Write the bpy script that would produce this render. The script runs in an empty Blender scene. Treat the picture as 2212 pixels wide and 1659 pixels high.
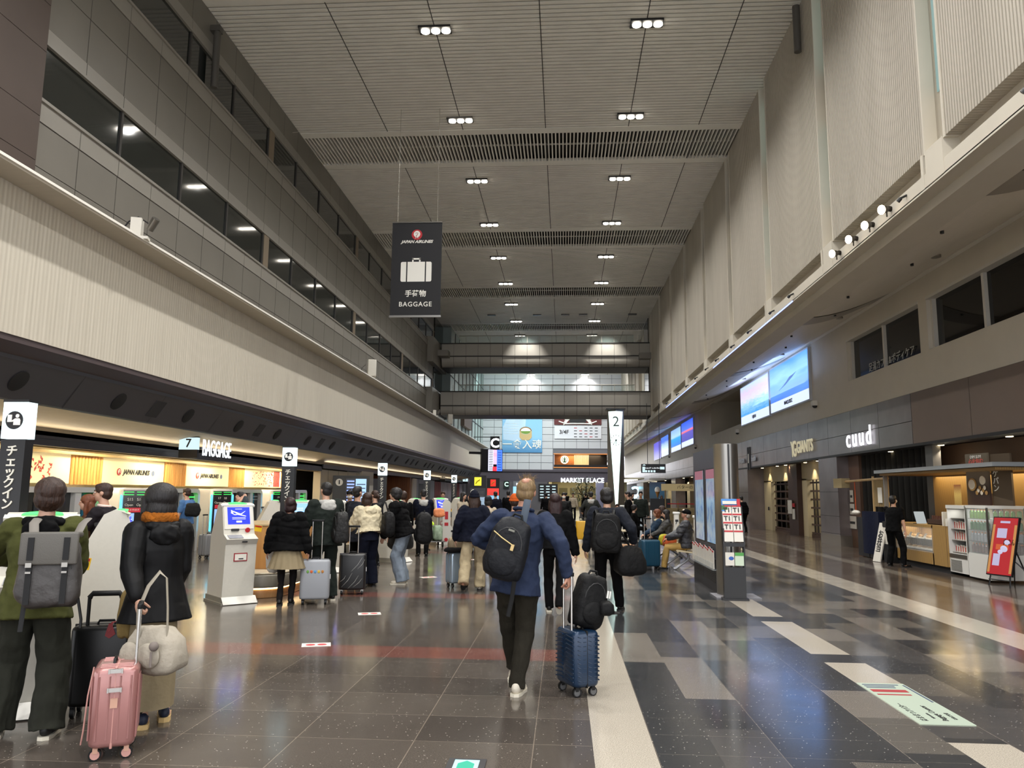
import bpy, bmesh, math, random
import numpy as np
from mathutils import Vector, Matrix, Euler
random.seed(7); np.random.seed(7)
S = bpy.context.scene
COL = S.collection
PI = math.pi
# ------------------------------------------------------------------ camera
F_, CX_, CY_, H_ = 1670.0, 1106.0, 829.5, 1.62
def _n(v):
    v = np.array(v, float); return v/np.linalg.norm(v)
_Y = _n((112, -236.5, F_)); _Z = _n((108, 11843, F_)); _Z = _n(_Z-_Y*_Z.dot(_Y))
_X = np.cross(_Y, _Z); _X = _X if _X[0] > 0 else -_X
_M = np.array([_X, _Y, _Z])                      # world = _M @ (right, up, forward)
CAMO = np.array([0, 0, H_])
cd = bpy.data.cameras.new('camera'); cam = bpy.data.objects.new('camera', cd); COL.objects.link(cam)
cd.sensor_width = 36; cd.lens = F_/2212*36; cd.clip_end = 400; cd.clip_start = .05
_R = Matrix([[_M[i][0], _M[i][1], -_M[i][2]] for i in range(3)])
cam.matrix_world = Matrix.Translation((0, 0, H_)) @ _R.to_4x4()
S.camera = cam
def ray(x, y): return _M @ _n((x-CX_, -(y-CY_), F_))
def G(x, y, z=0.0):                              # point of height z seen at photo pixel x, y
    d = ray(x, y); p = CAMO+d*((z-H_)/d[2]); return float(p[0]), float(p[1]), float(z)
def AX(x, y, X):
    d = ray(x, y); p = CAMO+d*(X/d[0]); return Vector(p)
def AY(x, y, Y):
    d = ray(x, y); p = CAMO+d*(Y/d[1]); return Vector(p)
# ------------------------------------------------------------------ world and exposure
S.view_settings.view_transform = 'Standard'; S.view_settings.look = 'None'
S.view_settings.exposure = 0.4; S.view_settings.gamma = 1.0; S.view_settings.use_curve_mapping = False
W = bpy.data.worlds.new('world'); S.world = W; W.use_nodes = True
W.node_tree.nodes['Background'].inputs[0].default_value = (.95, .96, 1, 1)
W.node_tree.nodes['Background'].inputs[1].default_value = 2.1
cy = S.cycles
cy.max_bounces = 7; cy.diffuse_bounces = 4; cy.glossy_bounces = 4; cy.transmission_bounces = 4; cy.transparent_max_bounces = 8
cy.use_denoising = True; cy.sample_clamp_indirect = 6; cy.caustics_reflective = False; cy.caustics_refractive = False
cy.use_light_tree = True
# the hall's ceiling downlights: two rows, one cluster every 4.925 m
CEIL = 13.6; XL, XR, XS = -8.9, 5.8, -8.0
PITCH = 4.925
LY = [18.5+PITCH*k for k in range(-4, 13)]
def lamp(name, kind, loc, power, color=(1, .95, .88), rot=(0, 0, 0), size=.1, size_y=None, angle=1.6, blend=.6):
    l = bpy.data.lights.new(name, kind); l.energy = power; l.color = color
    if kind == 'SPOT': l.spot_size = angle; l.spot_blend = blend; l.shadow_soft_size = size
    elif kind == 'AREA':
        l.shape = 'RECTANGLE'; l.size = size; l.size_y = size_y or size
    else: l.shadow_soft_size = size
    o = bpy.data.objects.new(name, l); COL.objects.link(o); o.location = loc; o.rotation_euler = rot
    o['kind'] = 'helper'
    return o
for y in LY:
    for x in (-3.35, 2.12):
        if 45 < y < 53: continue
        lamp('downlight_beam', 'SPOT', (x, y, CEIL-.12), 1250, (1, .98, .95), size=.12, angle=2.45, blend=.9)
# ------------------------------------------------------------------ materials
def lin(h):
    if isinstance(h, str):
        h = h.lstrip('#'); c = [int(h[i:i+2], 16)/255 for i in (0, 2, 4)]
        return tuple((v/12.92 if v <= .04045 else ((v+.055)/1.055)**2.4) for v in c)+(1,)
    return tuple(h)+(1,) if len(h) == 3 else tuple(h)
class NT:
    def __init__(s, name):
        s.m = bpy.data.materials.new(name); s.m.use_nodes = True; s.t = s.m.node_tree
        s.b = s.t.nodes['Principled BSDF']
    def node(s, typ, **kw):
        n = s.t.nodes.new(typ)
        for k, v in kw.items(): setattr(n, k, v)
        return n
    def link(s, a, b): s.t.links.new(a, b)
    def put(s, sock, v):
        if hasattr(v, 'is_output') or isinstance(v, bpy.types.NodeSocket): s.link(v, sock)
        else: sock.default_value = v
    def math(s, op, a, b=0.0, c=0.0):
        n = s.node('ShaderNodeMath', operation=op)
        s.put(n.inputs[0], a); s.put(n.inputs[1], b)
        if op in ('MULTIPLY_ADD', 'COMPARE', 'WRAP'): s.put(n.inputs[2], c)
        return n.outputs[0]
    def mix(s, f, a, b, bt='MIX'):
        n = s.node('ShaderNodeMix', data_type='RGBA', blend_type=bt)
        s.put(n.inputs[0], f); s.put(n.inputs[6], a); s.put(n.inputs[7], b); return n.outputs[2]
    def coord(s, scale=None, out='Object', rot=None):
        tc = s.node('ShaderNodeTexCoord')
        if scale is None: return tc.outputs[out]
        mp = s.node('ShaderNodeMapping'); mp.inputs['Scale'].default_value = scale
        if rot: mp.inputs['Rotation'].default_value = rot
        s.link(tc.outputs[out], mp.inputs[0]); return mp.outputs[0]
    def noise(s, vec, scale, detail=3, rough=.5):
        n = s.node('ShaderNodeTexNoise'); s.link(vec, n.inputs['Vector'])
        n.inputs['Scale'].default_value = scale; n.inputs['Detail'].default_value = detail; n.inputs['Roughness'].default_value = rough
        return n.outputs[0]
    def ramp(s, f, stops, interp='LINEAR'):
        n = s.node('ShaderNodeValToRGB'); s.link(f, n.inputs[0]); n.color_ramp.interpolation = interp
        e = n.color_ramp.elements
        while len(e) < len(stops): e.new(.5)
        for q, (p, c) in zip(e, stops): q.position = p; q.color = lin(c)
        return n.outputs[0]
    def bump(s, h, strength=.3, dist=.01):
        n = s.node('ShaderNodeBump'); n.inputs['Strength'].default_value = strength; n.inputs['Distance'].default_value = dist
        s.link(h, n.inputs['Height']); s.link(n.outputs[0], s.b.inputs['Normal'])
_mats = {}
def M(name, col='#808080', rough=.5, metal=0.0, emit=None, es=1.0, spec=.5, nz=0.0, nscale=30, bump=0.0, bscale=200, alpha=1.0, trans=0.0, coat=0.0, sc=(1, 1, 1)):
    if name in _mats: return _mats[name]
    t = NT(name); b = t.b; c = lin(col)
    b.inputs['Base Color'].default_value = c; b.inputs['Roughness'].default_value = rough; b.inputs['Metallic'].default_value = metal
    b.inputs['Specular IOR Level'].default_value = spec; b.inputs['Coat Weight'].default_value = coat
    co = t.coord(sc)
    if nz:
        f = t.noise(co, nscale, 4)
        d = tuple(max(0, v*(1-nz)) for v in c[:3])+(1,); l = tuple(min(1, v*(1+nz)) for v in c[:3])+(1,)
        t.put(b.inputs['Base Color'], t.ramp(f, [(.3, d), (.7, l)]))
    if bump: t.bump(t.noise(co, bscale, 3), bump, .01)
    if emit: b.inputs['Emission Color'].default_value = lin(emit); b.inputs['Emission Strength'].default_value = es
    if trans: b.inputs['Transmission Weight'].default_value = trans; b.inputs['IOR'].default_value = 1.1
    if alpha < 1: b.inputs['Alpha'].default_value = alpha
    _mats[name] = t.m; return t.m
def wood(name, a, b_, sc=(1, 1, .08), scale=9, rough=.4):
    if name in _mats: return _mats[name]
    t = NT(name); f = t.noise(t.coord(sc), scale, 5, .6)
    t.put(t.b.inputs['Base Color'], t.ramp(f, [(.3, a), (.7, b_)])); t.b.inputs['Roughness'].default_value = rough
    _mats[name] = t.m; return t.m
def fabric(name, col, rough=.9, amt=.15, bs=600, fold=.25, sheen=0.0, spec=.2):
    if name in _mats: return _mats[name]
    t = NT(name); c = lin(col); co = t.coord()
    f = t.noise(co, 6, 4)
    d = tuple(v*(1-amt) for v in c[:3])+(1,); l = tuple(min(1, v*(1+amt)) for v in c[:3])+(1,)
    t.put(t.b.inputs['Base Color'], t.ramp(f, [(.3, d), (.7, l)]))
    t.b.inputs['Roughness'].default_value = rough; t.b.inputs['Specular IOR Level'].default_value = spec
    if sheen: t.b.inputs['Sheen Weight'].default_value = sheen
    g = t.math('ADD', t.math('MULTIPLY', t.noise(co, 14, 3), 1.0), t.math('MULTIPLY', t.noise(co, bs, 1), .12))
    t.bump(g, fold, .03)
    _mats[name] = t.m; return t.m
def hairmat(name, col, hi=None, rough=.45):
    if name in _mats: return _mats[name]
    t = NT(name); co = t.coord((1, 1, .12)); f = t.noise(co, 90, 4, .7)
    t.put(t.b.inputs['Base Color'], t.ramp(f, [(.3, col), (.75, hi or col)]))
    t.b.inputs['Roughness'].default_value = rough; t.b.inputs['Specular IOR Level'].default_value = .4
    t.bump(f, .7, .01); _mats[name] = t.m; return t.m
def glow(name, col, st): return M(name, '#101010', .5, emit=col, es=st)
# ------------------------------------------------------------------ mesh builder
def frame_of(d):
    d = Vector(d).normalized(); u = Vector((0, 0, 1)) if abs(d.z) < .95 else Vector((0, 1, 0))
    x = d.cross(u).normalized(); return x, x.cross(d).normalized(), d
class MB:
    def __init__(s): s.v = []; s.f = []; s.mi = []; s.cur = 0; s.T = Matrix.Identity(4)
    def m(s, i): s.cur = i; return s
    def at(s, loc=(0, 0, 0), rot=(0, 0, 0)): s.T = Matrix.Translation(loc) @ Euler(rot).to_matrix().to_4x4(); return s
    def add(s, vs, fs):
        k = len(s.v); s.v += [tuple(s.T @ Vector(v)) for v in vs]
        for f in fs: s.f.append([k+i for i in f]); s.mi.append(s.cur)
        return s
    def box(s, x0, x1, y0, y1, z0, z1):
        return s.add([(x, y, z) for z in (z0, z1) for y in (y0, y1) for x in (x0, x1)],
                     [(0, 2, 3, 1), (4, 5, 7, 6), (0, 1, 5, 4), (2, 6, 7, 3), (0, 4, 6, 2), (1, 3, 7, 5)])
    def cb(s, c, d, rz=0, rx=0, ry=0):
        R = Euler((rx, ry, rz)).to_matrix(); a, b, e = d[0]/2, d[1]/2, d[2]/2; c = Vector(c)
        return s.add([tuple(c+R @ Vector((x, y, z))) for z in (-e, e) for y in (-b, b) for x in (-a, a)],
                     [(0, 2, 3, 1), (4, 5, 7, 6), (0, 1, 5, 4), (2, 6, 7, 3), (0, 4, 6, 2), (1, 3, 7, 5)])
    def loft(s, rings, cap=True, closed=True):
        n = len(rings[0]); vs = [p for r in rings for p in r]; fs = []
        for i in range(len(rings)-1):
            for j in range(n if closed else n-1):
                k = (j+1) % n; fs.append((i*n+j, i*n+k, (i+1)*n+k, (i+1)*n+j))
        if cap: fs.append(tuple(range(n-1, -1, -1))); fs.append(tuple((len(rings)-1)*n+j for j in range(n)))
        return s.add(vs, fs)
    def cyl(s, a, b, r0, r1=None, n=16, cap=True):
        r1 = r0 if r1 is None else r1; a = Vector(a); b = Vector(b); x, y, d = frame_of(b-a)
        R = [[tuple(p+(x*math.cos(2*PI*i/n)-y*math.sin(2*PI*i/n))*-r) for i in range(n)] for p, r in ((a, r0), (b, r1))]
        return s.loft(R, cap)
    def tube(s, pts, rr, n=10, cap=True, flat=1.0):
        pts = [Vector(p) for p in pts]; rings = []; pu = None
        for i, p in enumerate(pts):
            d = (pts[min(i+1, len(pts)-1)]-pts[max(i-1, 0)]).normalized()
            if pu is None: x, y, _ = frame_of(d)
            else:
                x = (pu-d*pu.dot(d)).normalized(); y = x.cross(d).normalized()
            pu = x; r = rr[i] if isinstance(rr, (list, tuple)) else rr
            rings.append([tuple(p+x*math.cos(2*PI*j/n)*r-y*math.sin(2*PI*j/n)*r*flat) for j in range(n)])
        return s.loft([list(reversed(r)) for r in rings], cap)
    def ball(s, c, r, n=12, m=8, R=None):
        if not isinstance(r, (list, tuple)): r = (r, r, r)
        c = Vector(c); vs = []; fs = []
        for i in range(1, m):
            t = PI*i/m
            for j in range(n):
                q = Vector((r[0]*math.sin(t)*math.cos(2*PI*j/n), r[1]*math.sin(t)*math.sin(2*PI*j/n), r[2]*math.cos(t)))
                if R: q = R @ q
                vs.append(tuple(c+q))
        k = len(vs)
        for z in (1, -1):
            q = Vector((0, 0, r[2]*z)); q = R @ q if R else q; vs.append(tuple(c+q))
        for j in range(n):
            l = (j+1) % n; fs.append((k, j, l)); fs.append((k+1, (m-2)*n+l, (m-2)*n+j))
            for i in range(m-2): fs.append((i*n+j, (i+1)*n+j, (i+1)*n+l, i*n+l))
        return s.add(vs, fs)
    def prism(s, poly, y0, y1, ax='y'):
        def P(u, v, w): return {'y': (u, w, v), 'x': (w, u, v), 'z': (u, v, w)}[ax]
        n = len(poly); vs = [P(u, v, y0) for u, v in poly]+[P(u, v, y1) for u, v in poly]
        fs = [tuple(range(n)), tuple(range(2*n-1, n-1, -1))]+[(i, i+n, (i+1) % n+n, (i+1) % n) for i in range(n)]
        return s.add(vs, fs)
    def rbox(s, w, d, z0, z1, r=.05, n=5, e=.02, c=(0, 0)):   # rounded box, vertical edges r, top/bottom edges e
        rings = []
        def ring(k, z):
            R = []
            for q, (sx, sy) in enumerate(((1, 1), (-1, 1), (-1, -1), (1, -1))):
                for i in range(n+1):
                    a = PI/2*(q+i/n); R.append((c[0]+sx*(w/2-r)+(r-k)*math.cos(a), c[1]+sy*(d/2-r)+(r-k)*math.sin(a), z))
            return R
        for i in range(4): a = PI/2*i/3; rings.append(ring(e*(1-math.sin(a)), z0+e*(1-math.cos(a))))
        for i in range(4): a = PI/2*i/3; rings.append(ring(e*(1-math.cos(a)), z1-e*(1-math.sin(a))))
        return s.loft(rings)
    def build(s, name, mats, parent=None, smooth=True, angle=40, norm=False):
        me = bpy.data.meshes.new(name); me.from_pydata(s.v, [], s.f)
        for m_ in (mats if isinstance(mats, (list, tuple)) else [mats]): me.materials.append(m_)
        me.polygons.foreach_set('material_index', s.mi)
        if norm:
            bm = bmesh.new(); bm.from_mesh(me); bmesh.ops.recalc_face_normals(bm, faces=bm.faces); bm.to_mesh(me); bm.free()
        if smooth:
            me.polygons.foreach_set('use_smooth', [True]*len(me.polygons)); me.set_sharp_from_angle(angle=math.radians(angle))
        o = bpy.data.objects.new(name, me); COL.objects.link(o)
        if parent is not None: o.parent = parent
        return o
def tag(o, label=None, cat=None, group=None, kind=None):
    if label: o['label'] = label
    if cat: o['category'] = cat
    if group: o['group'] = group
    if kind: o['kind'] = kind
    return o
def thing(name, label, cat, loc=(0, 0, 0), rz=0.0, group=None, kind=None):
    o = bpy.data.objects.new(name, None); COL.objects.link(o); o.location = loc; o.rotation_euler = (0, 0, rz); o.empty_display_size = .1
    return tag(o, label, cat, group, kind)
def struct(name, mb, mats, label=None, parent=None, **k):
    o = mb.build(name, mats, parent, **k)
    if parent is None: o['kind'] = 'structure'; o['category'] = name.split('_')[0]; o['label'] = label or name.replace('_', ' ')+' of the terminal hall'
    return o
def copy_tree(o, loc=None, rz=None, label=None, group=None, parent=None):
    c = o.copy(); COL.objects.link(c)
    if parent is not None: c.parent = parent
    if loc is not None: c.location = loc
    if rz is not None: c.rotation_euler = (0, 0, rz)
    if label: c['label'] = label
    if group: c['group'] = group
    for ch in list(o.children): copy_tree(ch, parent=c)
    return c
def text(name, s, size, mat, parent=None, loc=(0, 0, 0), rz=0.0, ext=.004, align='CENTER', shear=0.0, off=0.0, sx=1.0, tilt=PI/2, sp=1.0, line=1.0, bake=True):
    cu = bpy.data.curves.new(name, 'FONT'); cu.body = s; cu.size = size; cu.extrude = ext; cu.align_x = align; cu.align_y = 'CENTER'
    cu.shear = shear; cu.offset = off; cu.space_character = sp; cu.space_line = line; cu.resolution_u = 3
    o = bpy.data.objects.new(name, cu); COL.objects.link(o)
    dg = bpy.context.evaluated_depsgraph_get(); me = bpy.data.meshes.new_from_object(o.evaluated_get(dg)); bpy.data.objects.remove(o)
    me.materials.clear(); me.materials.append(mat); me.name = name
    o = bpy.data.objects.new(name, me); COL.objects.link(o)
    o.location = loc; o.rotation_euler = (tilt, 0, rz); o.scale = (sx, 1, 1)
    if parent is not None: o.parent = parent
    return o
# ================================================================== THE SETTING
white = M('white_paint', '#c9c5bb', .6, nz=.03); dark = M('dark_grey', '#2b2a2c', .5)
# ---- floor
def floor_material():
    t = NT('granite_floor'); b = t.b; co = t.coord()
    sp = t.node('ShaderNodeSeparateXYZ'); t.link(co, sp.inputs[0]); x, y = sp.outputs[0], sp.outputs[1]
    def between(v, a, c): return t.math('MULTIPLY', t.math('GREATER_THAN', v, a), t.math('LESS_THAN', v, c))
    def wn(a, c):
        cb = t.node('ShaderNodeCombineXYZ'); t.put(cb.inputs[0], a); t.put(cb.inputs[1], c)
        w = t.node('ShaderNodeTexWhiteNoise', noise_dimensions='2D'); t.link(cb.outputs[0], w.inputs['Vector']); return w.outputs['Value']
    # mosaic in columns .39 m wide
    cx = t.math('FLOOR', t.math('DIVIDE', t.math('SUBTRACT', x, .58), .394))
    oy = t.math('MULTIPLY', wn(cx, 3.3), 7.0)
    ry = t.math('FLOOR', t.math('DIVIDE', t.math('ADD', y, oy), .8))
    tone = wn(cx, ry)
    mos = t.ramp(tone, [(0, '#333436'), (.42, '#434242'), (.62, '#57534e'), (.8, '#6d6760')], 'CONSTANT')
    # plain field of brown-grey slabs
    tx = t.math('FLOOR', t.math('DIVIDE', t.math('ADD', x, .2), .787)); ty = t.math('FLOOR', t.math('DIVIDE', t.math('ADD', y, .0), .59))
    fld = t.ramp(wn(tx, ty), [(0, '#453f3a'), (1, '#544d46')])
    fld2 = t.ramp(wn(tx, ty), [(0, '#4d433b'), (1, '#594e45')])
    red = t.math('MAXIMUM', t.math('MAXIMUM', between(y, 7.85, 8.4), between(y, 12.2, 12.75)), t.math('MAXIMUM', between(y, 21.0, 21.6), between(y, 3.4, 3.9)))
    fld = t.mix(red, fld, lin('#6a463e'))
    beige = lin('#aaa294')
    dash = t.math('MULTIPLY', between(x, 2.55, 2.944), t.math('LESS_THAN', t.math('FRACT', t.math('DIVIDE', t.math('SUBTRACT', y, 6.02), 2.475)), .836))
    col = t.mix(between(x, .58, 4.92), fld, mos)
    col = t.mix(dash, col, beige)
    col = t.mix(between(x, .187, .58), col, beige)
    col = t.mix(t.math('GREATER_THAN', x, 4.92), col, fld2)
    col = t.mix(between(x, 4.92, 5.5), col, beige)
    rib = t.math('LESS_THAN', t.math('FRACT', t.math('DIVIDE', x, .075)), .5)
    col = t.mix(between(x, 6.95, 7.3), col, t.mix(rib, lin('#8b8378'), lin('#6d655b')))
    # joints
    def joint(v, p, o, w):
        f = t.math('FRACT', t.math('DIVIDE', t.math('ADD', v, o), p)); return t.math('LESS_THAN', f, w/p)
    j = t.math('MAXIMUM', joint(x, .787, .2, .007), joint(y, .59, 0, .006))
    j = t.math('MULTIPLY', j, t.math('LESS_THAN', x, .187))
    j2 = t.math('MULTIPLY', t.math('MAXIMUM', joint(x, .788, -.58, .007), joint(y, .4, 0, .004)), t.math('GREATER_THAN', x, .187))
    col = t.mix(t.math('MULTIPLY', j, .45), col, lin('#96897a')); col = t.mix(t.math('MULTIPLY', j2, .3), col, lin('#96897a'))
    g = t.noise(co, 140, 3, .8)
    col = t.mix(.75, col, t.ramp(g, [(.35, (.2, .2, .2)), (.65, (.8, .8, .8))]), 'OVERLAY')
    v = t.node('ShaderNodeTexVoronoi'); t.link(co, v.inputs['Vector']); v.inputs['Scale'].default_value = 26
    fleck = t.math('LESS_THAN', v.outputs['Distance'], .10)
    col = t.mix(t.math('MULTIPLY', fleck, .8), col, lin('#b9b2a6'))
    t.put(b.inputs['Base Color'], col)
    t.put(b.inputs['Roughness'], t.ramp(t.noise(co, 1.3, 3), [(.3, (.10, .10, .10)), (.7, (.19, .19, .19))]))
    b.inputs['Specular IOR Level'].default_value = .62
    t.bump(t.noise(co, 60, 2), .012, .01)
    return t.m
FM = floor_material()
struct('floor', MB().box(-16, 14, -14, 130, -.2, 0), FM, 'polished granite floor of brown and grey slabs with pale stripes')
# ---- ceiling: slats across the hall, open grilles every 9.85 m
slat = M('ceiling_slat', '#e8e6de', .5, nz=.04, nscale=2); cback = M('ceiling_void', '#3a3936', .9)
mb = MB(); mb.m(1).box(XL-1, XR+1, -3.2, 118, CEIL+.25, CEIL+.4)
GZ = [(24.54+9.85*k, 26.74+9.85*k) for k in range(-2, 9)]
y = -3.0
while y < 116:
    zone = [g for g in GZ if g[0]-.3 < y < g[1]+.25]
    if zone: y = zone[0][1]+.3; continue
    mb.m(0).box(XL-.2, XR+.2, y, y+.115, CEIL, CEIL+.07); y += .17
for a, b_ in GZ:
    mb.m(0).box(XL-.2, XR+.2, a-.36, a, CEIL-.01, CEIL+.1).box(XL-.2, XR+.2, b_, b_+.36, CEIL-.01, CEIL+.1)
    x = XL
    while x < XR+.2:
        mb.cb((x, (a+b_)/2, CEIL+.06), (.045, b_-a, .14)); x += .125
    mb.box(XL-.2, XR+.2, (a+b_)/2-.03, (a+b_)/2+.03, CEIL+.1, CEIL+.14)
for x in (-5.9, -3.35, -.6, 2.12, 4.4): mb.m(1).box(x-.012, x+.012, -3, 116, CEIL-.004, CEIL)
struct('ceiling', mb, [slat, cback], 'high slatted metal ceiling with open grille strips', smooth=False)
# lamp clusters in the ceiling
lens = glow('lamp_lens', '#fff6e6', 14); lampbox = M('lamp_box', '#1c1c1c', .4)
first = None
for k, y in enumerate(LY):
    if y < 13: continue
    for x, s_ in ((-3.35, 1), (2.12, -1)):
        if first is None:
            first = thing('ceiling_light', '', 'ceiling light', (x, y, CEIL))
            MB().box(-.42, .42, -.17, .17, -.06, .02).build('housing', lampbox, first)
            for q in (-.0, .27, -.27):
                MB().cyl((q+.02, 0, -.09), (q+.02, 0, -.055), .115, n=14).build('lens', lens, first)
            o = first
        else: o = copy_tree(first, (x, y, CEIL))
        side = 'left' if x < 0 else 'right'
        o['label'] = f"black box of three lit lenses in the ceiling, {side} row, {'nearest' if k < 6 else 'one of those farther down'} the hall"
        o['group'] = 'triple ceiling lights, '+side+' row'
        o['label'] = ('black three-lens ceiling light, in the row of the left side of the slatted ceiling' if x < 0 else 'black three-lens ceiling light, in the row of the right side of the slatted ceiling')
for x in (-4.9, 0.1, 1.3, 4.6, -1.8):
    o = MB().box(-.28, .28, -.14, .14, -.05, 0).build('ceiling_box', lampbox); o.location = (x, 51.2, CEIL)
    tag(o, 'small unlit black box on the ceiling above the far bridges', 'ceiling box', 'unlit boxes on the far ceiling')
# ---- left: white slab over the counters
slabm = M('slab_paint', '#c3bcae', .55, nz=.03, nscale=3, sc=(1, 6, .3))
t = NT('slab_ribbed'); co = t.coord(); sp = t.node('ShaderNodeSeparateXYZ'); t.link(co, sp.inputs[0])
f = t.math('SINE', t.math('MULTIPLY', sp.outputs[1], 2*PI/.09))
t.put(t.b.inputs['Base Color'], t.ramp(t.noise(t.coord((1, 8, .2)), 2, 4), [(.3, '#b8b1a2'), (.7, '#c5beaf')])); t.b.inputs['Roughness'].default_value = .55
t.bump(f, .25, .01); slabr = t.m
Y0, YE = -3.2, 77
mb = MB()
mb.m(0).box(XS, XS+.02, Y0, YE, 3.83, 6.0)
mb.m(1).box(XL-.4, -7.5, Y0, YE, 6.0, 6.05)
mb.m(1).box(XL-.4, XS, Y0, YE, 3.83, 6.0)
struct('trim_1', mb, [slabr, slabm], 'long white bulkhead running above the check-in counters', smooth=False)
struct('trim_2', MB().box(-7.52, -7.47, Y0, YE, 6.03, 6.07), M('bright_edge', '#e9e6dd', .35), 'bright edge along the top of the white bulkhead', smooth=False)
brown = M('purple_brown', '#4a3f3f', .4, spec=.6); band = M('dark_band', '#3c3b3f', .45, spec=.6); metal_br = M('brown_metal', '#473a33', .5, nz=.05, nscale=2)
mb = MB()
def strip(mb, pts, a=Y0, b=YE):
    for (x0, z0), (x1, z1) in zip(pts, pts[1:]): mb.add([(x0, a, z0), (x0, b, z0), (x1, b, z1), (x1, a, z1)], [(0, 3, 2, 1)])
mb.m(0); strip(mb, [(XS, 3.83), (XS, 3.74), (-8.22, 3.6)]); mb.m(1); strip(mb, [(-8.22, 3.6), (-8.22, 3.54), (-8.6, 3.0)]); mb.m(1); strip(mb, [(-8.6, 3.0), (-8.64, 2.98)])
y = 12.65
while y < 76: mb.m(2).add([(-8.215, y, 3.545), (-8.215, y+.02, 3.545), (-8.592, y+.02, 2.995), (-8.592, y, 2.995)], [(0, 3, 2, 1)]); y += 2.73
struct('trim_3', mb, [brown, band, dark], 'sloping dark grey panels below the white bulkhead')
cove = M('cove', '#b3a489', .6, nz=.05, nscale=2); beamm = M('dark_beam', '#37363b', .4)
mb = MB(); mb.m(0)
strip(mb, [(-8.64+(-1.16)*math.sin(a), 2.70+.28*math.cos(a)) for a in [PI/2*i/8 for i in range(9)]])
mb.m(1).box(-10.1, -9.8, Y0, 31, 2.43, 2.70).box(-10.1, -9.75, 31, YE, 2.55, 2.72)
mb.m(1).box(-9.81, -9.79, Y0, 31, 2.56, 2.575)
struct('trim_4', mb, [cove, beamm], 'curved beige cove and dark beam over the counters', smooth=False)
# round speakers and square grilles in the band
hole = M('hole', '#141210', .8); sqm = M('grille_sq', '#2c2b2d', .7)
y = 9.92; k = 0
nrm = Vector((.55, 0, -.38)).normalized(); ang = math.atan2(.55-.0, .38)
def bandpt(y, f): return Vector((-8.22-.38*f, y, 3.54-.54*f))
up = Vector((.38, 0, .54)).normalized()
d_ = Vector((.54, 0, -.38)).normalized()
while y < 76:
    for dy in (-1.37, 1.37):
        p = bandpt(y+dy, .5)
        o = MB().cyl((0, 0, 0), tuple(d_*.015), .16, n=20).cyl(tuple(d_*.015), tuple(d_*.02), .18, .165, n=20).build('round_speaker', hole); o.location = p
        tag(o, 'round black opening in the sloping dark panels above the counters', 'speaker', 'round openings in the dark band')
    p = bandpt(y, .5)
    o = MB().add([tuple(d_*.012+up*(.19*a)+Vector((0, .2*b_, 0))) for a, b_ in ((-1, -1), (1, -1), (1, 1), (-1, 1))]+[tuple(up*(.19*a)+Vector((0, .2*b_, 0))) for a, b_ in ((-1, -1), (1, -1), (1, 1), (-1, 1))],
                 [(0, 3, 2, 1), (0, 1, 5, 4), (1, 2, 6, 5), (2, 3, 7, 6), (3, 0, 4, 7)]).build('speaker_grille', sqm, smooth=False); o.location = p
    tag(o, 'square dark grille between two round openings in the sloping dark band', 'grille', 'square grilles in the dark band')
    y += 5.46
# ---- left: upper wall of metal panels with two ribbons of windows
P0 = M('panel_grey', '#6f6b63', .45, nz=.07, nscale=.7); P1 = M('panel_light', '#8a867e', .4, nz=.04, nscale=.8); gapm = M('panel_gap', '#1d1a16', .9)
LV = dict(j0=6.24, j1=7.02, t0=7.80, t1=8.16, w0=8.22, w1=9.18, u0=9.24, u1=9.50, m=10.38, v0=11.14, v1=11.50, x0=11.56, x1=12.5, y0=12.54, y1=12.82, top=CEIL)
mb = MB(); mb.m(2).box(XL-.3, XL-.04, -3.2, 53, 5.9, CEIL+.2)
rows = [(6.0, LV['j1'], 0), (LV['j1'], LV['t0'], 0), (LV['t0'], LV['t1'], 1), (LV['u0'], LV['u1'], 1), (LV['u1'], LV['m'], 0), (LV['m'], LV['v0'], 0), (LV['v0'], LV['v1'], 1), (LV['y0'], LV['y1'], 1), (LV['y1'], CEIL, 0)]
c0 = 14.15-1.231*2
for k in range(33):
    a = c0+1.231*k
    for z0, z1, mi in rows: mb.m(mi).box(XL-.05, XL+(.015 if mi else 0), a+.011, a+1.22, z0+.011, z1-.004)
mb.m(1)
for z in (LV['t1'], LV['u0']-.06, LV['v1'], LV['y0']-.06): mb.box(XL-.05, XL+.05, c0, 52.2, z, z+.055)
for z in (9.2, 7.02): pass
struct('wall_left', mb, [P0, P1, gapm], 'tall grey metal panel wall above the counters', smooth=False)
mb = MB(); mb.m(1).box(XL-.3, XL+.1, -3.2, c0-.01, 6.05, CEIL)
for k in range(12):
    a = c0-.02-1.231*(k+1)
    for z0, z1 in ((6.05, 7.02), (7.02, 7.8), (7.8, 8.95), (8.95, 9.8), (9.8, 10.6), (10.6, 11.4), (11.4, 12.3), (12.3, 13.6)): mb.m(0).box(XL, XL+.14, a+.01, a+1.22, z0+.01, z1)
struct('wall_left_near', mb, [metal_br, gapm], 'dark brown metal panel wall at the near end', smooth=False)
gl = NT('dark_glass'); gl.b.inputs['Base Color'].default_value = lin('#1a1f1e'); gl.b.inputs['Roughness'].default_value = .06; gl.b.inputs['Specular IOR Level'].default_value = 1.2; DG = gl.m
wn_ = 0
mull = M('mullion', '#2f2c2a', .4); tan_ = M('tan_post', '#7d6f5d', .5)
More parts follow.
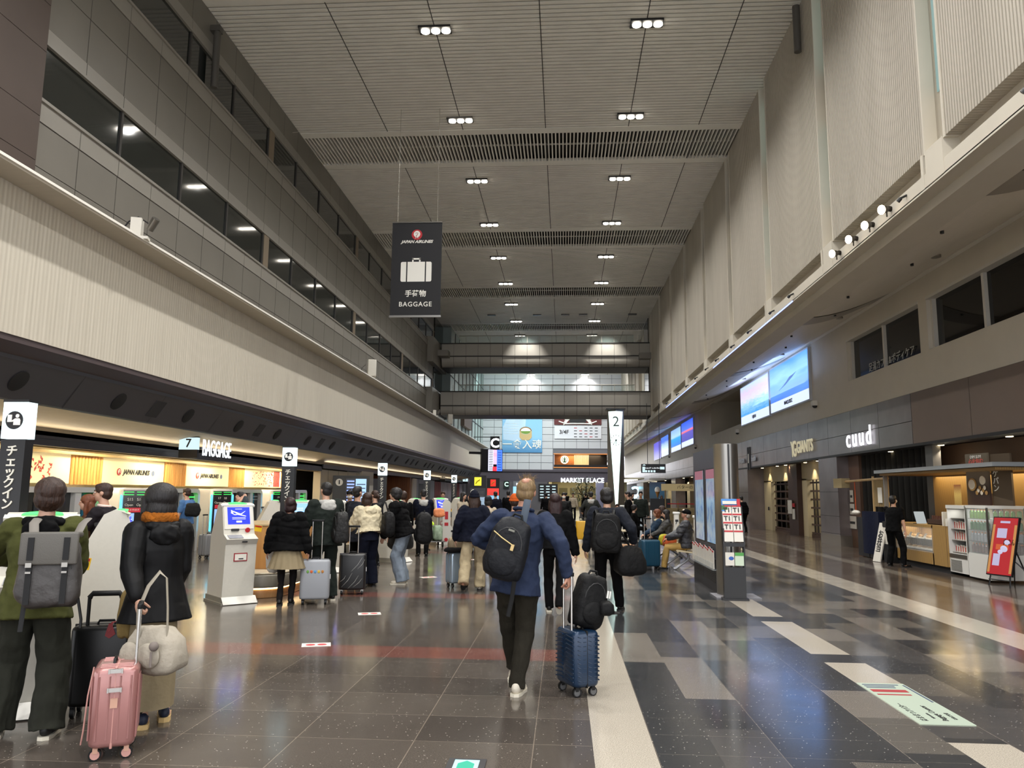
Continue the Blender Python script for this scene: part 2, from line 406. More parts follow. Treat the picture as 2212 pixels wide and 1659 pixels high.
for z0, z1, first_y in ((LV['w0'], LV['w1'], c0), (LV['x0'], LV['x1'], c0-9.85)):
    a = c0
    while a < 51.5:
        wn_ += 1; b_ = min(a+9.85, 52.0)
        g = struct('window_%d' % wn_, MB().box(XL-.03, XL-.015, a, b_, z0-.02, z1+.03), DG, 'dark ribbon window between the grey metal panels', smooth=False)
        mm = MB(); q = a
        while q < b_-.1: mm.box(XL-.03, XL+.02, q-.035, q+.035, z0, z1); q += 2.462
        mm.build('mullion', mull, g, smooth=False)
        if a > c0+1: MB().box(XL-.03, XL+.03, a+.05, a+.42, z0, z1).build('post', tan_, g, smooth=False)
        a += 9.85
struct('trim_5', MB().cyl((XL+.16, 17.6, 11.6), (XL+.16, 17.6, 13.2), .09, n=12).box(XL, XL+.25, 17.5, 17.7, 13.1, 13.25).cyl((XR-.12, 17.9, 12.3), (XR-.12, 17.9, 13.5), .09, n=12), M('pipe', '#4b4843', .4), 'upright pipes just below the ceiling')
# ---- right: fluted panels, slots, beam and soffit
t = NT('fluted_panel'); co = t.coord(); sp = t.node('ShaderNodeSeparateXYZ'); t.link(co, sp.inputs[0])
f = t.math('SINE', t.math('MULTIPLY', sp.outputs[1], 2*PI/.075))
t.put(t.b.inputs['Base Color'], t.ramp(t.noise(t.coord((1, 1, .25)), 1.5, 4), [(.3, '#b0a899'), (.7, '#bdb5a6')])); t.b.inputs['Roughness'].default_value = .6
t.bump(f, .8, .02); flut = t.m
rw = M('right_wall_paint', '#c8c1b2', .55, nz=.03, nscale=1.5)
mb = MB(); mb.m(1).box(XR+.24, XR+.8, -3.2, 118, 6.3, CEIL+.2)
SL = [12.2+PITCH*k for k in range(-2, 9)]      # far edge of each slot
for s_ in SL:
    a, b_ = s_, s_+PITCH-.62
    mb.m(0).box(XR, XR+.3, a, b_, 7.08, CEIL+.1)
    mb.m(1).box(XR-.012, XR+.2, a-.012, a+.04, 7.06, CEIL).box(XR-.012, XR+.2, b_-.04, b_+.012, 7.06, CEIL)
for s_ in [60+3.1*k for k in range(18)]: mb.m(0).box(XR, XR+.45, s_, s_+2.5, 7.08, CEIL+.1)
struct('wall_right', mb, [flut, rw], 'tall fluted beige panels on the right wall', smooth=False)
litg = glow('lit_slot_glass', '#9fc0bb', .55)
for k, s_ in enumerate(SL):
    if s_ < 7 or s_ > 45: continue
    wn_ += 1
    g = struct('window_%d' % wn_, MB().box(XR+.22, XR+.245, s_-.5, s_-.06, 8.1, 10.0).box(XR+.22, XR+.245, s_-.5, s_-.06, 11.3, 13.2), litg if k in (2, 3, 4) else DG, 'narrow tall window in the slot between two fluted panels', smooth=False)
mb = MB()
mb.m(0).box(XR-.02, XR+.1, -3.2, 58, 6.5, 6.74).box(XR-.02, XR+.6, -3.2, 58, 6.47, 6.52).box(XR+.4, XR+.6, -3.2, 58, 6.5, 7.1)
for s_ in SL: mb.box(XR-.03, XR+.5, s_-.6, s_-.03, 6.51, 7.09).box(XR-.026, XR+.5, s_+.05, s_+.14, 6.51, 7.09)
struct('trim_6', mb, [rw], 'horizontal beam below the fluted panels', smooth=False)
sof = M('soffit_paint', '#e2dbcd', .5, nz=.02)
def sofz(x, deep=0.0):
    u = (x-XR)/(9.0-XR); return 6.5+.68*u-(.30+deep)*math.sin(PI*u)*(1-.25*u)
mb = MB()
def sofstrip(mb, y0, y1, deep, n=14):
    pts = [(XR+.08+(9.0-XR-.08)*i/n, sofz(XR+.08+(9.0-XR-.08)*i/n, deep)) for i in range(n+1)]
    for (x0, z0), (x1, z1) in zip(pts, pts[1:]):
        mb.add([(x0, y0, z0), (x1, y0, z1), (x1, y1, z1), (x0, y1, z0)], [(0, 3, 2, 1)])
ys = [(-3.2, 11.5, 0), (11.5, 12.5, .02), (12.5, 21.3, 0), (21.3, 22.3, .02), (22.3, 31.2, 0), (31.2, 32.2, .02), (32.2, 41.0, 0), (41.0, 42.0, .02), (42, 50, 0), (50, 51, .02), (51, 60, 0), (60, 61, .02), (61, 70, 0), (70, 71, .02), (71, 116, 0)]
for a, b_, d in ys:
    mb.m(0 if d == 0 else 1); sofstrip(mb, a, b_, d)
    for yy in (a, b_):
        for i in range(14):
            x0 = XR+.08+(9.0-XR-.08)*i/14; x1 = XR+.08+(9.0-XR-.08)*(i+1)/14
            mb.m(1).add([(x0, yy, sofz(x0, 0)), (x1, yy, sofz(x1, 0)), (x1, yy, sofz(x1, .02)), (x0, yy, sofz(x0, .02))], [(0, 1, 2, 3)])
struct('ceiling_soffit', mb, [sof, M('soffit_step', '#a39c90', .4)], 'bellied cream soffit over the shop fronts')
led = glow('blue_led', '#7f93ff', 3.2)
MBl = MB().box(XR-.03, XR-.005, 19.5, 30, 6.475, 6.505).box(XR-.03, XR-.005, 34, 44, 6.475, 6.505)
tag(MBl.build('led_strip', led), 'blue light strip along the lower edge of the right-hand beam', 'light strip')
# unlit and lit spotlights on the beam
spot_b = M('spot_body', '#4a443c', .4, .6); hot = glow('hot_lens', '#ffe9c4', 40)
def spotlight(p, lit, label, group=None):
    t_ = thing('spotlight', label, 'spotlight', p, 0, group)
    MB().cyl((0, 0, 0), (-.11, -.06, -.03), .055, .085, n=14).cyl((.05, .02, .01), (0, 0, 0), .03, .055, n=12).box(-.01, .01, -.01, .01, -.14, 0).build('housing', spot_b, t_)
    for k in range(4): MB().cyl((.06+.02*k, .03+.01*k, .02), (.065+.02*k, .032+.01*k, .021), .05, n=12).build('cooling_fin', spot_b, t_)
    MB().cyl((-.112, -.061, -.031), (-.116, -.063, -.032), .08, n=16).build('lens', hot if lit else lampbox, t_)
    if lit:
        l = lamp('spotlight_beam', 'SPOT', Vector(p)+Vector((-.18, -.1, -.05)), 60, (1, .86, .65), size=.06, angle=2.2, blend=.8)
        l.rotation_euler = Vector((-.8, -.3, -.6)).to_track_quat('-Z', 'Y').to_euler()
for i, q in enumerate(((1807, 547), (1843, 516), (1878, 486), (1915, 452))):
    p = AX(*q, XR-.12); spotlight(p, True, 'lit warm spotlight on the right-hand beam, %s of the four' % ('farthest', 'second farthest', 'second nearest', 'nearest')[i], 'four lit spotlights on the beam')
for i in range(12):
    o = MB().cyl((0, 0, 0), (-.1, 0, -.05), .02, n=8).cyl((-.1, 0, -.05), (-.14, .03, -.1), .035, n=10).build('bracket_lamp', lampbox); o.location = (XR-.02, (9.3, 12.9, 19.4, 21.2, 23.8, 26.2, 28.9, 31, 33.5, 36, 39, 43)[i], 6.66)
    tag(o, 'small unlit bracket lamp on the right-hand beam', 'lamp', 'small unlit lamps along the beam')
# ---- right: lower wall over the shops
XW = 9.0
mb = MB()
WIN = []
def px(x, y, X=XW): p = AX(x, y, X); return p.y, p.z
wy0, wy1 = px(1985, 700)[0], px(1830, 780)[0]; wy2, wy3 = px(2260, 600)[0], px(2003, 700)[0]
wz0, wz1 = 5.22, 6.55
AL0, AL1 = 39.6, 48.0                          # alcove between screens and far shops
holes = [(wy0, wy1), (wy2, wy3)]
def wallrect(mb, a, b_, z0, z1): mb.box(XW, XW+.3, a, b_, z0, z1)
mb.m(0)
wallrect(mb, 6, 116, 4.28, wz0); wallrect(mb, 6, AL0, wz1, 7.3); wallrect(mb, AL1, 116, wz0, 7.3)
cur = 6
for a, b_ in sorted(holes)+[(AL0, AL1)]:
    wallrect(mb, cur, a, wz0, wz1); cur = b_
mb.box(XW+.3, XW+3.0, AL0-.2, AL0, 4.2, 7.3).box(XW+.3, XW+3.0, AL1, AL1+.2, 4.2, 7.3).box(XW+2.9, XW+3.1, AL0, AL1, 4.2, 7.3)
mb.box(XW, XW+3, AL0-.2, AL1+.2, 7.3, 7.4).box(XW, XW+3, AL0-.2, AL1+.2, 4.2, 4.27)
mb.m(1).box(XW-.1, XW+.35, 6, 116, 7.2, 7.3).box(XW-.14, XW, 6, 116, 7.1, 7.2)
struct('wall_right_lower', mb, [rw, M('cornice_white', '#d9d5cb', .4)], 'plain wall over the shops with cornice', smooth=False)
for a, b_ in holes:
    wn_ += 1
    g = struct('window_%d' % wn_, MB().box(XW+.2, XW+.22, a, b_, wz0, wz1), M('black_glass', '#050606', .05, spec=.45), 'large dark window high above the shop fronts', smooth=False)
    f_ = MB(); f_.box(XW-.02, XW+.24, a, b_, wz1-.07, wz1).box(XW+.12, XW+.24, (a+b_)/2-.05, (a+b_)/2+.05, wz0, wz1).box(XW+.1, XW+.24, a, a+.1, wz0, wz1).box(XW+.1, XW+.24, b_-.1, b_, wz0, wz1)
    f_.build('window_frame', white, g, smooth=False)
wl = text('window_lettering', '足湯カフェ&ボディケア', .29, M('window_letters', '#b5b5ad', .6), None, (XW+.16, 22.1, 5.42), -PI/2, sp=1.0)
tag(wl, 'white Japanese lettering on the dark upper window', 'lettering')
# upper soffit downlights
for i, q in enumerate(((2020, 526), (1812, 664), (1688, 746), (1606, 797))):
    p = AX(*q, 8.0); o = MB().cyl((0, 0, -.03), (0, 0, .02), .1, n=18).build('soffit_downlight', M('dl_ring', '#8f877a', .3, .5)); o.location = (8.0, p.y, sofz(8.0)-.005)
    tag(o, 'round recessed downlight in the bellied soffit', 'downlight', 'round downlights in the soffit')
for i in range(14):
    o = MB().cyl((0, 0, -.04), (0, 0, .02), .035, n=10).build('sprinkler', lampbox); x_ = (7.0, 7.5)[i % 2]; o.location = (x_, 9.5+2.4*i, sofz(x_)-.01)
    tag(o, 'tiny black fitting in the bellied soffit', 'ceiling fitting', 'small fittings in the soffit')
# fascia over shops
pm = NT('fascia_metal'); co = pm.coord(); pm.put(pm.b.inputs['Base Color'], pm.ramp(pm.noise(co, 1.2, 3), [(.3, '#79706f'), (.7, '#8d8484')]))
pm.b.inputs['Metallic'].default_value = .4; pm.b.inputs['Roughness'].default_value = .3; PM = pm.m
bm_ = M('fascia_brown', '#6f6157', .5, nz=.05, nscale=1)
mb = MB(); Yb = px(1955, 900)[0]
mb.m(2).box(XW+.06, XW+.4, 6, 116, 2.95, 4.28)
y = 6.0
while y < 115:
    mi = 1 if y < Yb-.5 else 0
    if mi: mb.m(1).box(XW-.02, XW+.1, y+.012, y+2.9, 2.97, 4.27); y += 2.915
    else:
        mb.m(0).box(XW-.02, XW+.1, y+.012, y+2.13, 2.97, 3.55).box(XW-.02, XW+.1, y+.012, y+2.13, 3.565, 4.27); y += 2.14
mb.m(2).box(XW-.04, XW+.4, 6, 116, 2.9, 2.97)
struct('trim_7', mb, [PM, bm_, dark], 'metal fascia panels above the shop fronts', smooth=False)
# ---- far wall
FY = 78.0
fw = M('far_panel', '#c3c4c8', .4, nz=.02); fgap = M('far_gap', '#6d6f75', .7)
mb = MB(); z = 3.95
SBX0, SBX1, SBZ0, SBZ1 = AY(1197, 980, FY).x, AY(1313, 980, FY).x, AY(1200, 1009, FY).z, AY(1200, 981, FY).z
mb.m(1).box(-14, SBX0, FY+.05, FY+.3, 3.4, 16).box(SBX1, 5.8, FY+.05, FY+.3, 3.4, 16).box(SBX0, SBX1, FY+.05, FY+.3, 3.4, SBZ0).box(SBX0, SBX1, FY+.05, FY+.3, SBZ1, 16)
for r in range(16):
    for c in range(16):
        x0 = -13+1.19*c
        if x0+1.19 > SBX0+.1 and x0 < SBX1-.1 and z+.7 > SBZ0+.1 and z < SBZ1-.1: continue
        mb.m(0).box(x0+.02, x0+1.175, FY, FY+.06, z+.02, z+.69)
    z += .71
mb.m(2).box(-14, 6.0, FY-.1, FY+.3, 3.75, 3.97)
mb.m(2).box(-14, -.9, FY, FY+.3, 2.75, 3.75).box(-.9, 6, FY, FY+.3, 2.75, 3.75)
mb.m(3).box(-14, -1.6, FY, FY+.3, 0, 2.75).box(5.2, 6, FY, 116, 0, 3.9)
mb.box(3.6, 3.9, FY, FY+.2, 0, 2.75)
struct('wall_far', mb, [fw, fgap, M('far_dark', '#4d474f', .5), M('far_lower', '#5b575a', .5)], 'white tiled wall at the far end over a dark band', smooth=False)
# market place beyond the opening
mw = M('market_wall', '#cfc6a8', .6)
mb = MB().m(0).box(-1.7, -1.5, FY+.3, 100, 0, 3.2).box(5.8, 6, FY+.3, 100, 0, 3.2).box(-1.6, 8, 100, 100.2, 0, 3.2)
mb.m(1).box(-1.6, 8, FY+.3, 100, 3.1, 3.25)
for k in range(9): mb.m(2).box(-1.2, 7.5, FY+2+2.2*k, FY+2.25+2.2*k, 3.05, 3.1)
struct('wall_market', mb, [mw, M('market_ceiling', '#d8cfae', .6), glow('market_tubes', '#fff2c8', 7)], 'bright cream interior beyond the far opening', smooth=False)
mb = MB()
for k in range(6): mb.box(-.6+1.35*k, .45+1.35*k, 96, 97, 0, 1.2).box(-.6+1.35*k, .45+1.35*k, 97, 97.3, 1.5, 2.3)
struct('wall_shelves', mb, M('market_shelf', '#6f6a55', .6), 'shelving in the far market', smooth=False)
# floor strip for walls behind left counter
back = M('counter_back', '#cbbf9c', .6)
mb = MB(); mb.m(0).box(-11.6, -11.3, 5, 31, 0, 2.75); mb.m(1).box(-11.5, -9.8, 5, 31, 2.62, 2.75)
mb.m(2).box(-14, -13.8, 31, 78, 0, 3); mb.m(1).box(-14, -9.8, 31, 78, 2.72, 2.9)
struct('wall_counter', mb, [back, M('counter_ceiling', '#b5ab93', .6), M('hall_side', '#8f8a84', .6)], 'wall behind the check-in machines', smooth=False)
struct('wall_back_right', MB().box(13.5, 13.8, 6, 118, 0, 3).box(XW, 13.6, 6, 118, 2.97, 3.1), M('shop_back', '#4b3e36', .6), 'brown back wall of the shops', smooth=False)
# ================================================================== LEFT SIDE, BRIDGES, FAR END
black = M('black_satin', '#141416', .4); blackm = M('black_matt', '#1a1a1b', .8); steel = M('brushed_steel', '#8f8d88', .28, .9, nz=.05, nscale=2)
cream = M('cream', '#e8e2d2', .5); offw = M('off_white', '#d9d5ca', .45); red = M('signal_red', '#b3202a', .5); jalred = M('crest_red', '#b5202a', .5)
txtw = M('lettering_white', '#e9e7df', .5); txtk = M('lettering_black', '#1b1b1d', .6); signw = glow('sign_white', '#d2ecf2', .85); txtglow = glow('lettering_lit', '#f4fbff', 2.4)
grey = M('mid_grey', '#77767a', .45); yel = M('notice_yellow', '#f0c32a', .5)
# ---- bridges
bp = M('bridge_panel', '#aaa69d', .4, .1, nz=.05, nscale=.5); glassr = NT('rail_glass'); glassr.b.inputs['Base Color'].default_value = lin('#9fb5b0'); glassr.b.inputs['Alpha'].default_value = .25; glassr.b.inputs['Roughness'].default_value = .05; RG = glassr.m
BY = 52.0; bx0 = AY(954, 745, BY).x; bx1 = AY(1408, 745, BY).x
for nm, yt, ym, yb, yr in (('upper', 742.5, 770, 791.4, 724), ('lower', 847, 877.5, 896, 831)):
    zt, zm, zb, zr = [AY(1180, v, BY).z for v in (yt, ym, yb, yr)]
    t_ = thing('footbridge', f'{nm} metal-clad footbridge crossing the hall, with a railing on top', 'footbridge', ((bx0+bx1)/2, BY, zb), 0, None, 'structure')
    w = (bx1-bx0)/2; mb = MB(); n_ = 17; pw = 2*w/n_
    for k in range(n_):
        x0 = -w+pw*k
        mb.m(0).box(x0+.01, x0+pw-.01, 0, .05, zm-zb+.06, zt-zb)
        r0 = [(x0+.01, .03+(zm-zb)*.55*(1-math.cos(a)), (zm-zb)*(1-math.sin(a))) for a in [PI/2*i/6 for i in range(7)]]
        r1 = [(x0+pw-.01, p[1], p[2]) for p in r0]
        mb.loft([r0, r1], False, False)
    mb.m(1).box(-w, w, .04, 3.2, zm-zb-.02, zt-zb-.02).box(-w, w, .5, 3.2, .0, zm-zb).box(-w, w, -.06, .06, zm-zb-.0, zm-zb+.06).box(-w-.3, w+.3, -.06, .1, zt-zb, zt-zb+.07)
    mb.build('deck', [bp, M('bridge_dark', '#2a2825', .6)], t_, smooth=False)
    rl = MB().cyl((-w+1.2, .1, zr-zb), (w-1.2, .1, zr-zb), .03, n=8)
    for k in range(n_-1): x0 = -w+pw*(k+1); rl.box(x0-.02, x0+.02, .08, .12, zt-zb, zr-zb)
    rl.build('railing', M('rail_metal', '#aaa69c', .4, .4), t_, smooth=False)
    MB().box(-w+1.2, w-1.2, .095, .105, zt-zb+.05, zr-zb-.03).build('rail_glass', RG, t_, smooth=False)
    # landings against both walls
    s_ = MB(); zl = zt
    s_.m(0).box(XL-.1, bx0-.1, 49.2, 55.2, zb-.1, zt).box(bx1+.3, XR+.6, 50.6, 55, zm, zt+.0).m(0).box(bx1+.1, XR+.3, 51.2, 54, zb+.4 if nm == 'lower' else zb-1.2, zm)
    s_.m(0).box(XL-.1, bx0+.6, 51, 55.2, zt+2.35, zt+2.75).box(bx1-.9, XR+.6, 51.4, 55, zt+2.2, zt+2.6)
    s_.m(1).box(XL-.1, bx0-.4, 51.5, 55, zt, zt+2.35).box(bx1-.2, XR+.4, 52.5, 55, zt, zt+2.2)
    struct('trim_%d' % (20 if nm == 'upper' else 21), s_, [P1, DG], f'landings at the ends of the {nm} footbridge', smooth=False)
for x in (-2.6, 2.9): lamp('bridge_spot', 'SPOT', (x, BY-1.6, 13.4), 900, (1, .96, .9), rot=(.45, 0, 0), size=.05, angle=1.1, blend=.9)
# left side beyond the bridges
mb = MB(); mb.m(0).box(-9.4, -8.2, 55, 78, 6.2, 13.7)
for k in range(9): mb.m(1).box(-8.19, -8.15, 57+2.3*k, 57.1+2.3*k, 6.3, 13.5)
for z in (8, 10, 12): mb.m(1).box(-8.19, -8.15, 55, 78, z, z+.06)
mb.m(2).box(-8.2, -7.9, 61, 66, 6.9, 9.0)
struct('wall_left_far', mb, [M('far_left_wall', '#8c9a98', .5), dark, M('far_brown', '#57493f', .6)], 'grey wall beyond the footbridges', smooth=False)
lamp('far_wall_light', 'AREA', (-4.5, 71, 12.3), 420, (.78, 1, .98), rot=(.6, 0, 0), size=6, size_y=1)
lamp('far_wall_light', 'AREA', (2.0, 70, 12.6), 280, (.95, .97, 1), rot=(.6, 0, 0), size=6, size_y=1)
# ---- posters on the far wall
def far_rect(x0, y0, x1, y1, Y=FY): a, b = AY(x0, y0, Y), AY(x1, y1, Y); return a.x, b.x, b.z, a.z
x0, x1, z0, z1 = far_rect(1086, 868, 1171, 978)
t_ = thing('poster', 'large blue poster of a round wooden lunch box on the far wall', 'poster', ((x0+x1)/2, FY-.06, z0))
w = (x1-x0)/2; h = z1-z0
t = NT('poster_blue'); sp = t.node('ShaderNodeSeparateXYZ'); t.link(t.coord(out='Generated'), sp.inputs[0])
t.put(t.b.inputs['Base Color'], t.ramp(sp.outputs[2], [(0, '#4a86b8'), (.3, '#8ec0e2'), (1, '#79aede')])); t.b.inputs['Roughness'].default_value = .5
MB().box(-w, w, -.03, 0, 0, h).build('print', t.m, t_, smooth=False)
mb = MB().prism([(-w*.95, h*.25), (-w*.98, h*.5), (-w*.45, h*.95), (w*.1, h*.98), (w*.55, h*.86), (w*.7, h*.98), (w*.75, h*.8), (w*.2, h*.7), (w*.1, h*.3), (-w*.2, h*.22)], -.045, -.03).build('printed_robe', M('robe_print', '#b9cfe6', .6), t_, smooth=False)
MB().tube([(-w*.35, -.05, h*.9), (-w*.2, -.05, h*.7), (-w*.02, -.05, h*.66), (w*.08, -.05, h*.72), (w*.02, -.05, h*.9)], .05, 6).build('printed_collar', M('collar_print', '#b8474b', .6), t_)
MB().m(0).prism([(.62*math.cos(a)+.35, h*.42+.45*math.sin(a)) for a in [2*PI*i/24 for i in range(24)]]+[], -.06, -.045).m(1).prism([(-.27, h*.42), (-.27, h*.42-.62), (.0, h*.42-.9), (.7, h*.42-.9), (.97, h*.42-.62), (.97, h*.42)], -.065, -.045).m(2).prism([(.5*math.cos(a)+.35, h*.42+.33*math.sin(a)) for a in [2*PI*i/24 for i in range(24)]], -.075, -.05).m(3).prism([(.5*math.cos(a)+.35, h*.42+.3*math.sin(a)) for a in [PI+PI*i/12 for i in range(13)]], -.08, -.05).build('printed_lunch_box', [M('lb_rim', '#8a6c48', .6), M('lb_side', '#c7ab78', .6), M('lb_rice', '#e8e6df', .6), M('lb_greens', '#6f8f3a', .6)], t_, smooth=False)
text('lettering', '一食入魂', 1.0, txtw, t_, (0, -.07, h*.15), off=.01)
for k in range(6): text('small_print', '一つ一つに心を込めて', .16, txtw, t_, (-w*.55, -.06, h*(.62-.05*k)), ext=.002)
x0, x1, z0, z1 = far_rect(1197, 880, 1299, 918)
t_ = thing('banner_sign', 'dark red sign with a white laurel ornament high on the far wall', 'sign', ((x0+x1)/2, FY-.06, z0)); w = (x1-x0)/2; h = z1-z0
MB().box(-w, w, -.03, 0, 0, h).build('print', M('maroon', '#571a1c', .5), t_, smooth=False)
MB().prism([(-.8, .2), (-.95, 1.0), (-.8, h), (.8, h), (.95, 1.0), (.8, .2), (0, .1)], -.05, -.03).build('shield', black, t_, smooth=False)
mb = MB()
for s_ in (-1, 1):
    for k in range(11): a = .5+k*.23; mb.at((s_*(.95+.35*math.cos(a*1.1)), -.05, .15+k*.13), (0, s_*(.7-.2*k), 0)).ball((0, 0, 0), (.28, .02, .07), 8, 4)
    mb.at().tube([(0, -.05, .12), (s_*.6, -.05, .02+.1), (s_*1.2, -.05, .1), (s_*1.9, -.05, .35)], .06, 6)
mb.build('laurel', txtw, t_)
text('lettering', 'SHOPS\nRESTAURANTS', .3, txtw, t_, (0, -.07, h*.6), off=.006, line=.9)
x0, x1, z0, z1 = far_rect(1198, 920, 1299, 948)
t_ = thing('directory_sign', 'white directory board reading 3/4F with small shop logos, on the far wall', 'sign', ((x0+x1)/2, FY-.06, z0)); w = (x1-x0)/2; h = z1-z0
MB().box(-w, w, -.03, 0, 0, h).build('board', M('board_white', '#dadbe2', .5), t_, smooth=False)
text('lettering', '3/4F', .55, txtk, t_, (-w+.95, -.04, h*.5), off=.012)
mb = MB()
for r in range(4):
    for c in range(5):
        if (r, c) != (3, 1): mb.m(1 if (r+c) % 7 == 3 else 0).box(-w+2.1+.52*c-.15, -w+2.1+.52*c+.15, -.04, -.03, .15+.3*r, .15+.3*r+.07)
mb.build('shop_marks', [txtk, jalred], t_, smooth=False)
# cafe window in the far wall
orr = M('cafe_frame', '#d9894a', .5, emit='#d9894a', es=.6)
struct('trim_8', MB().box(SBX0-.05, SBX1+.05, FY-.06, FY+.02, SBZ0-.06, SBZ0).box(SBX0-.05, SBX1+.05, FY-.06, FY+.02, SBZ1, SBZ1+.06).box(SBX1, SBX1+.06, FY-.06, FY+.02, SBZ0, SBZ1), orr, 'orange frame of the cafe window', smooth=False)
mb = MB(); mb.m(0).box(SBX0, SBX0+2.0, FY+1.5, FY+1.6, SBZ0, SBZ1); mb.m(1).box(SBX0+2.0, SBX1, FY+2.2, FY+2.3, SBZ0, SBZ1); mb.m(2).box(SBX0, SBX1, FY+.2, FY+.3, SBZ0, SBZ0+.25)
mb.m(3).box(SBX0+3.5, SBX1, FY+1.3, FY+1.4, SBZ0, SBZ1).m(0).box(SBX0, SBX1, FY+.1, FY+2.3, SBZ1, SBZ1+.05)
struct('wall_cafe', mb, [wood('cafe_wood', '#b06a34', '#d98d4c', (1, 1, 4)), M('cafe_cream', '#d8c08a', .6, emit='#d8b878', es=.5), blackm, M('cafe_dark', '#2c2620', .6)], 'inside of the cafe behind its window', smooth=False)
lamp('cafe_light', 'AREA', ((SBX0+SBX1)/2, FY+1.0, SBZ1-.05), 60, (1, .8, .55), size=4, size_y=.8)
mb = MB()
for k in range(11): mb.box(SBX0+2.05+.14*k, SBX0+2.09+.14*k, FY+1.2, FY+1.25, SBZ0+.2, SBZ1)
tag(mb.build('slat_screen', M('pale_slats', '#efe3bd', .5, emit='#efe3bd', es=.4), smooth=False), 'row of pale upright slats inside the cafe window', 'screen')
t_ = thing('cafe_emblem', 'round cream and dark emblem on the wooden cafe wall', 'emblem', (SBX0+1.05, FY+1.45, (SBZ0+SBZ1)/2+.15))
MB().cyl((0, 0, 0), (0, -.05, 0), .42, n=28).build('disc', glow('emblem_lit', '#fff3d8', 1.3), t_)
mb = MB(); mb.cyl((0, -.05, .08), (0, -.07, .08), .11, n=12)
for s_ in (-1, 1):
    mb.tube([(s_*.09, -.06, -.3), (s_*.22, -.06, -.1), (s_*.27, -.06, .12), (s_*.15, -.06, .27)], .03, 6)
mb.box(-.05, .05, -.07, -.05, .2, .3).prism([(-.12, -.28), (.12, -.28), (.07, -.02), (-.07, -.02)], -.07, -.05); mb.build('figure_mark', M('emblem_green', '#2a5a44', .6), t_)
tg = tag(text('market_sign', 'MARKET PLACE', .62, txtglow, None, (AY(1258, 1038, FY).x, FY-.08, AY(1258, 1038, FY).z), off=.012, ext=.03), 'lit white two-word lettering over the far market opening', 'sign')
# ---- departure screens, C signs, totems, pylon
t_ = thing('departure_screen', 'tilted lit flight screen at the end of the white bulkhead', 'screen', (AY(1063, 995, 64).x, 64, AY(1063, 995, 64).z), .5)
mb = MB().m(0).box(-.95, .95, 0, .25, -.95, .95).box(-2.0, -.9, .1, .2, .5, .7); mb.build('case', black, t_, smooth=False)
mb = MB().m(0).box(-.35, .1, -.02, 0, -.85, .9).m(1).box(.1, .42, -.02, 0, -.3, .9).m(2).box(.1, .42, -.02, 0, .35, .65).m(2).box(.05, .42, -.025, 0, -.85, -.5).m(3).box(.42, .9, -.02, 0, -.85, .9)
for k in range(12): mb.m(4).box(-.3, .05, -.03, 0, -.78+.14*k, -.73+.14*k); mb.m(4).box(.5, .82, -.03, 0, -.75+.2*(k % 8), -.7+.2*(k % 8))
mb.build('display', [glow('fs_white', '#dfe0ff', 1.2), glow('fs_pink', '#f2b2d0', 1.2), glow('fs_red', '#ff3040', 1.4), glow('fs_blue', '#3f6bff', 1.6), M('fs_lines', '#4a5080', .5)], t_, smooth=False)
def box_sign(name, label, cat, px_, py_, Y, w, h, bg, s_, sz, tm, rz=0, d=.12, off=.01):
    p = AY(px_, py_, Y); t_ = thing(name, label, cat, p, rz)
    MB().box(-w/2, w/2, 0, d, -h/2, h/2).build('panel', bg, t_, smooth=False)
    if p.z > 5: MB().box(-w/2-1.6, -w/2, .03, .09, h/2-.1, h/2-.04).build('arm', bg, t_, smooth=False)
    if s_: text('lettering', s_, sz, tm, t_, (0, -.006, 0), off=off)
    return t_
box_sign('letter_sign', 'upper black sign with a big white letter C beside the blue poster', 'sign', 1069, 958, 70, .85, 1.3, black, 'C', 1.15, txtglow, off=.03)
box_sign('letter_sign', 'lower dark green sign with a pale letter C under the far dark band', 'sign', 1094, 1046.5, 77.85, .53, .7, M('dark_green', '#1e2b27', .5), 'C', .6, glow('green_txt', '#bff5dd', 1.6), off=.012)
box_sign('round_sign', 'white sign panel at the far lower wall', 'sign', 1117, 1046, 77.85, .77, .6, grey, 'B', .3, txtglow)
mb = MB().box(-.4, .4, 0, .1, -1.0, 1.0); p = AY(1117, 1070, 76); o = mb.build('wall_screen', glow('ws_blue', '#9ad2f2', 1.0), smooth=False); o.location = (p.x, 76, 1.25); tag(o, 'pale blue lit screen on the far lower wall', 'screen')
t_ = box_sign('information_board', 'black board with rows of small lit signs left of the far opening', 'sign', 1184, 1063, 77.85, 1.9, 1.6, black, None, 0, None)
mb = MB(); random.seed(3)
for k in range(5):
    for c in range(3): mb.box(-.8+.6*c, -.45+.6*c, -.02, 0, -.6+.28*k, -.5+.28*k)
mb.build('lit_rows', signw, t_, smooth=False)
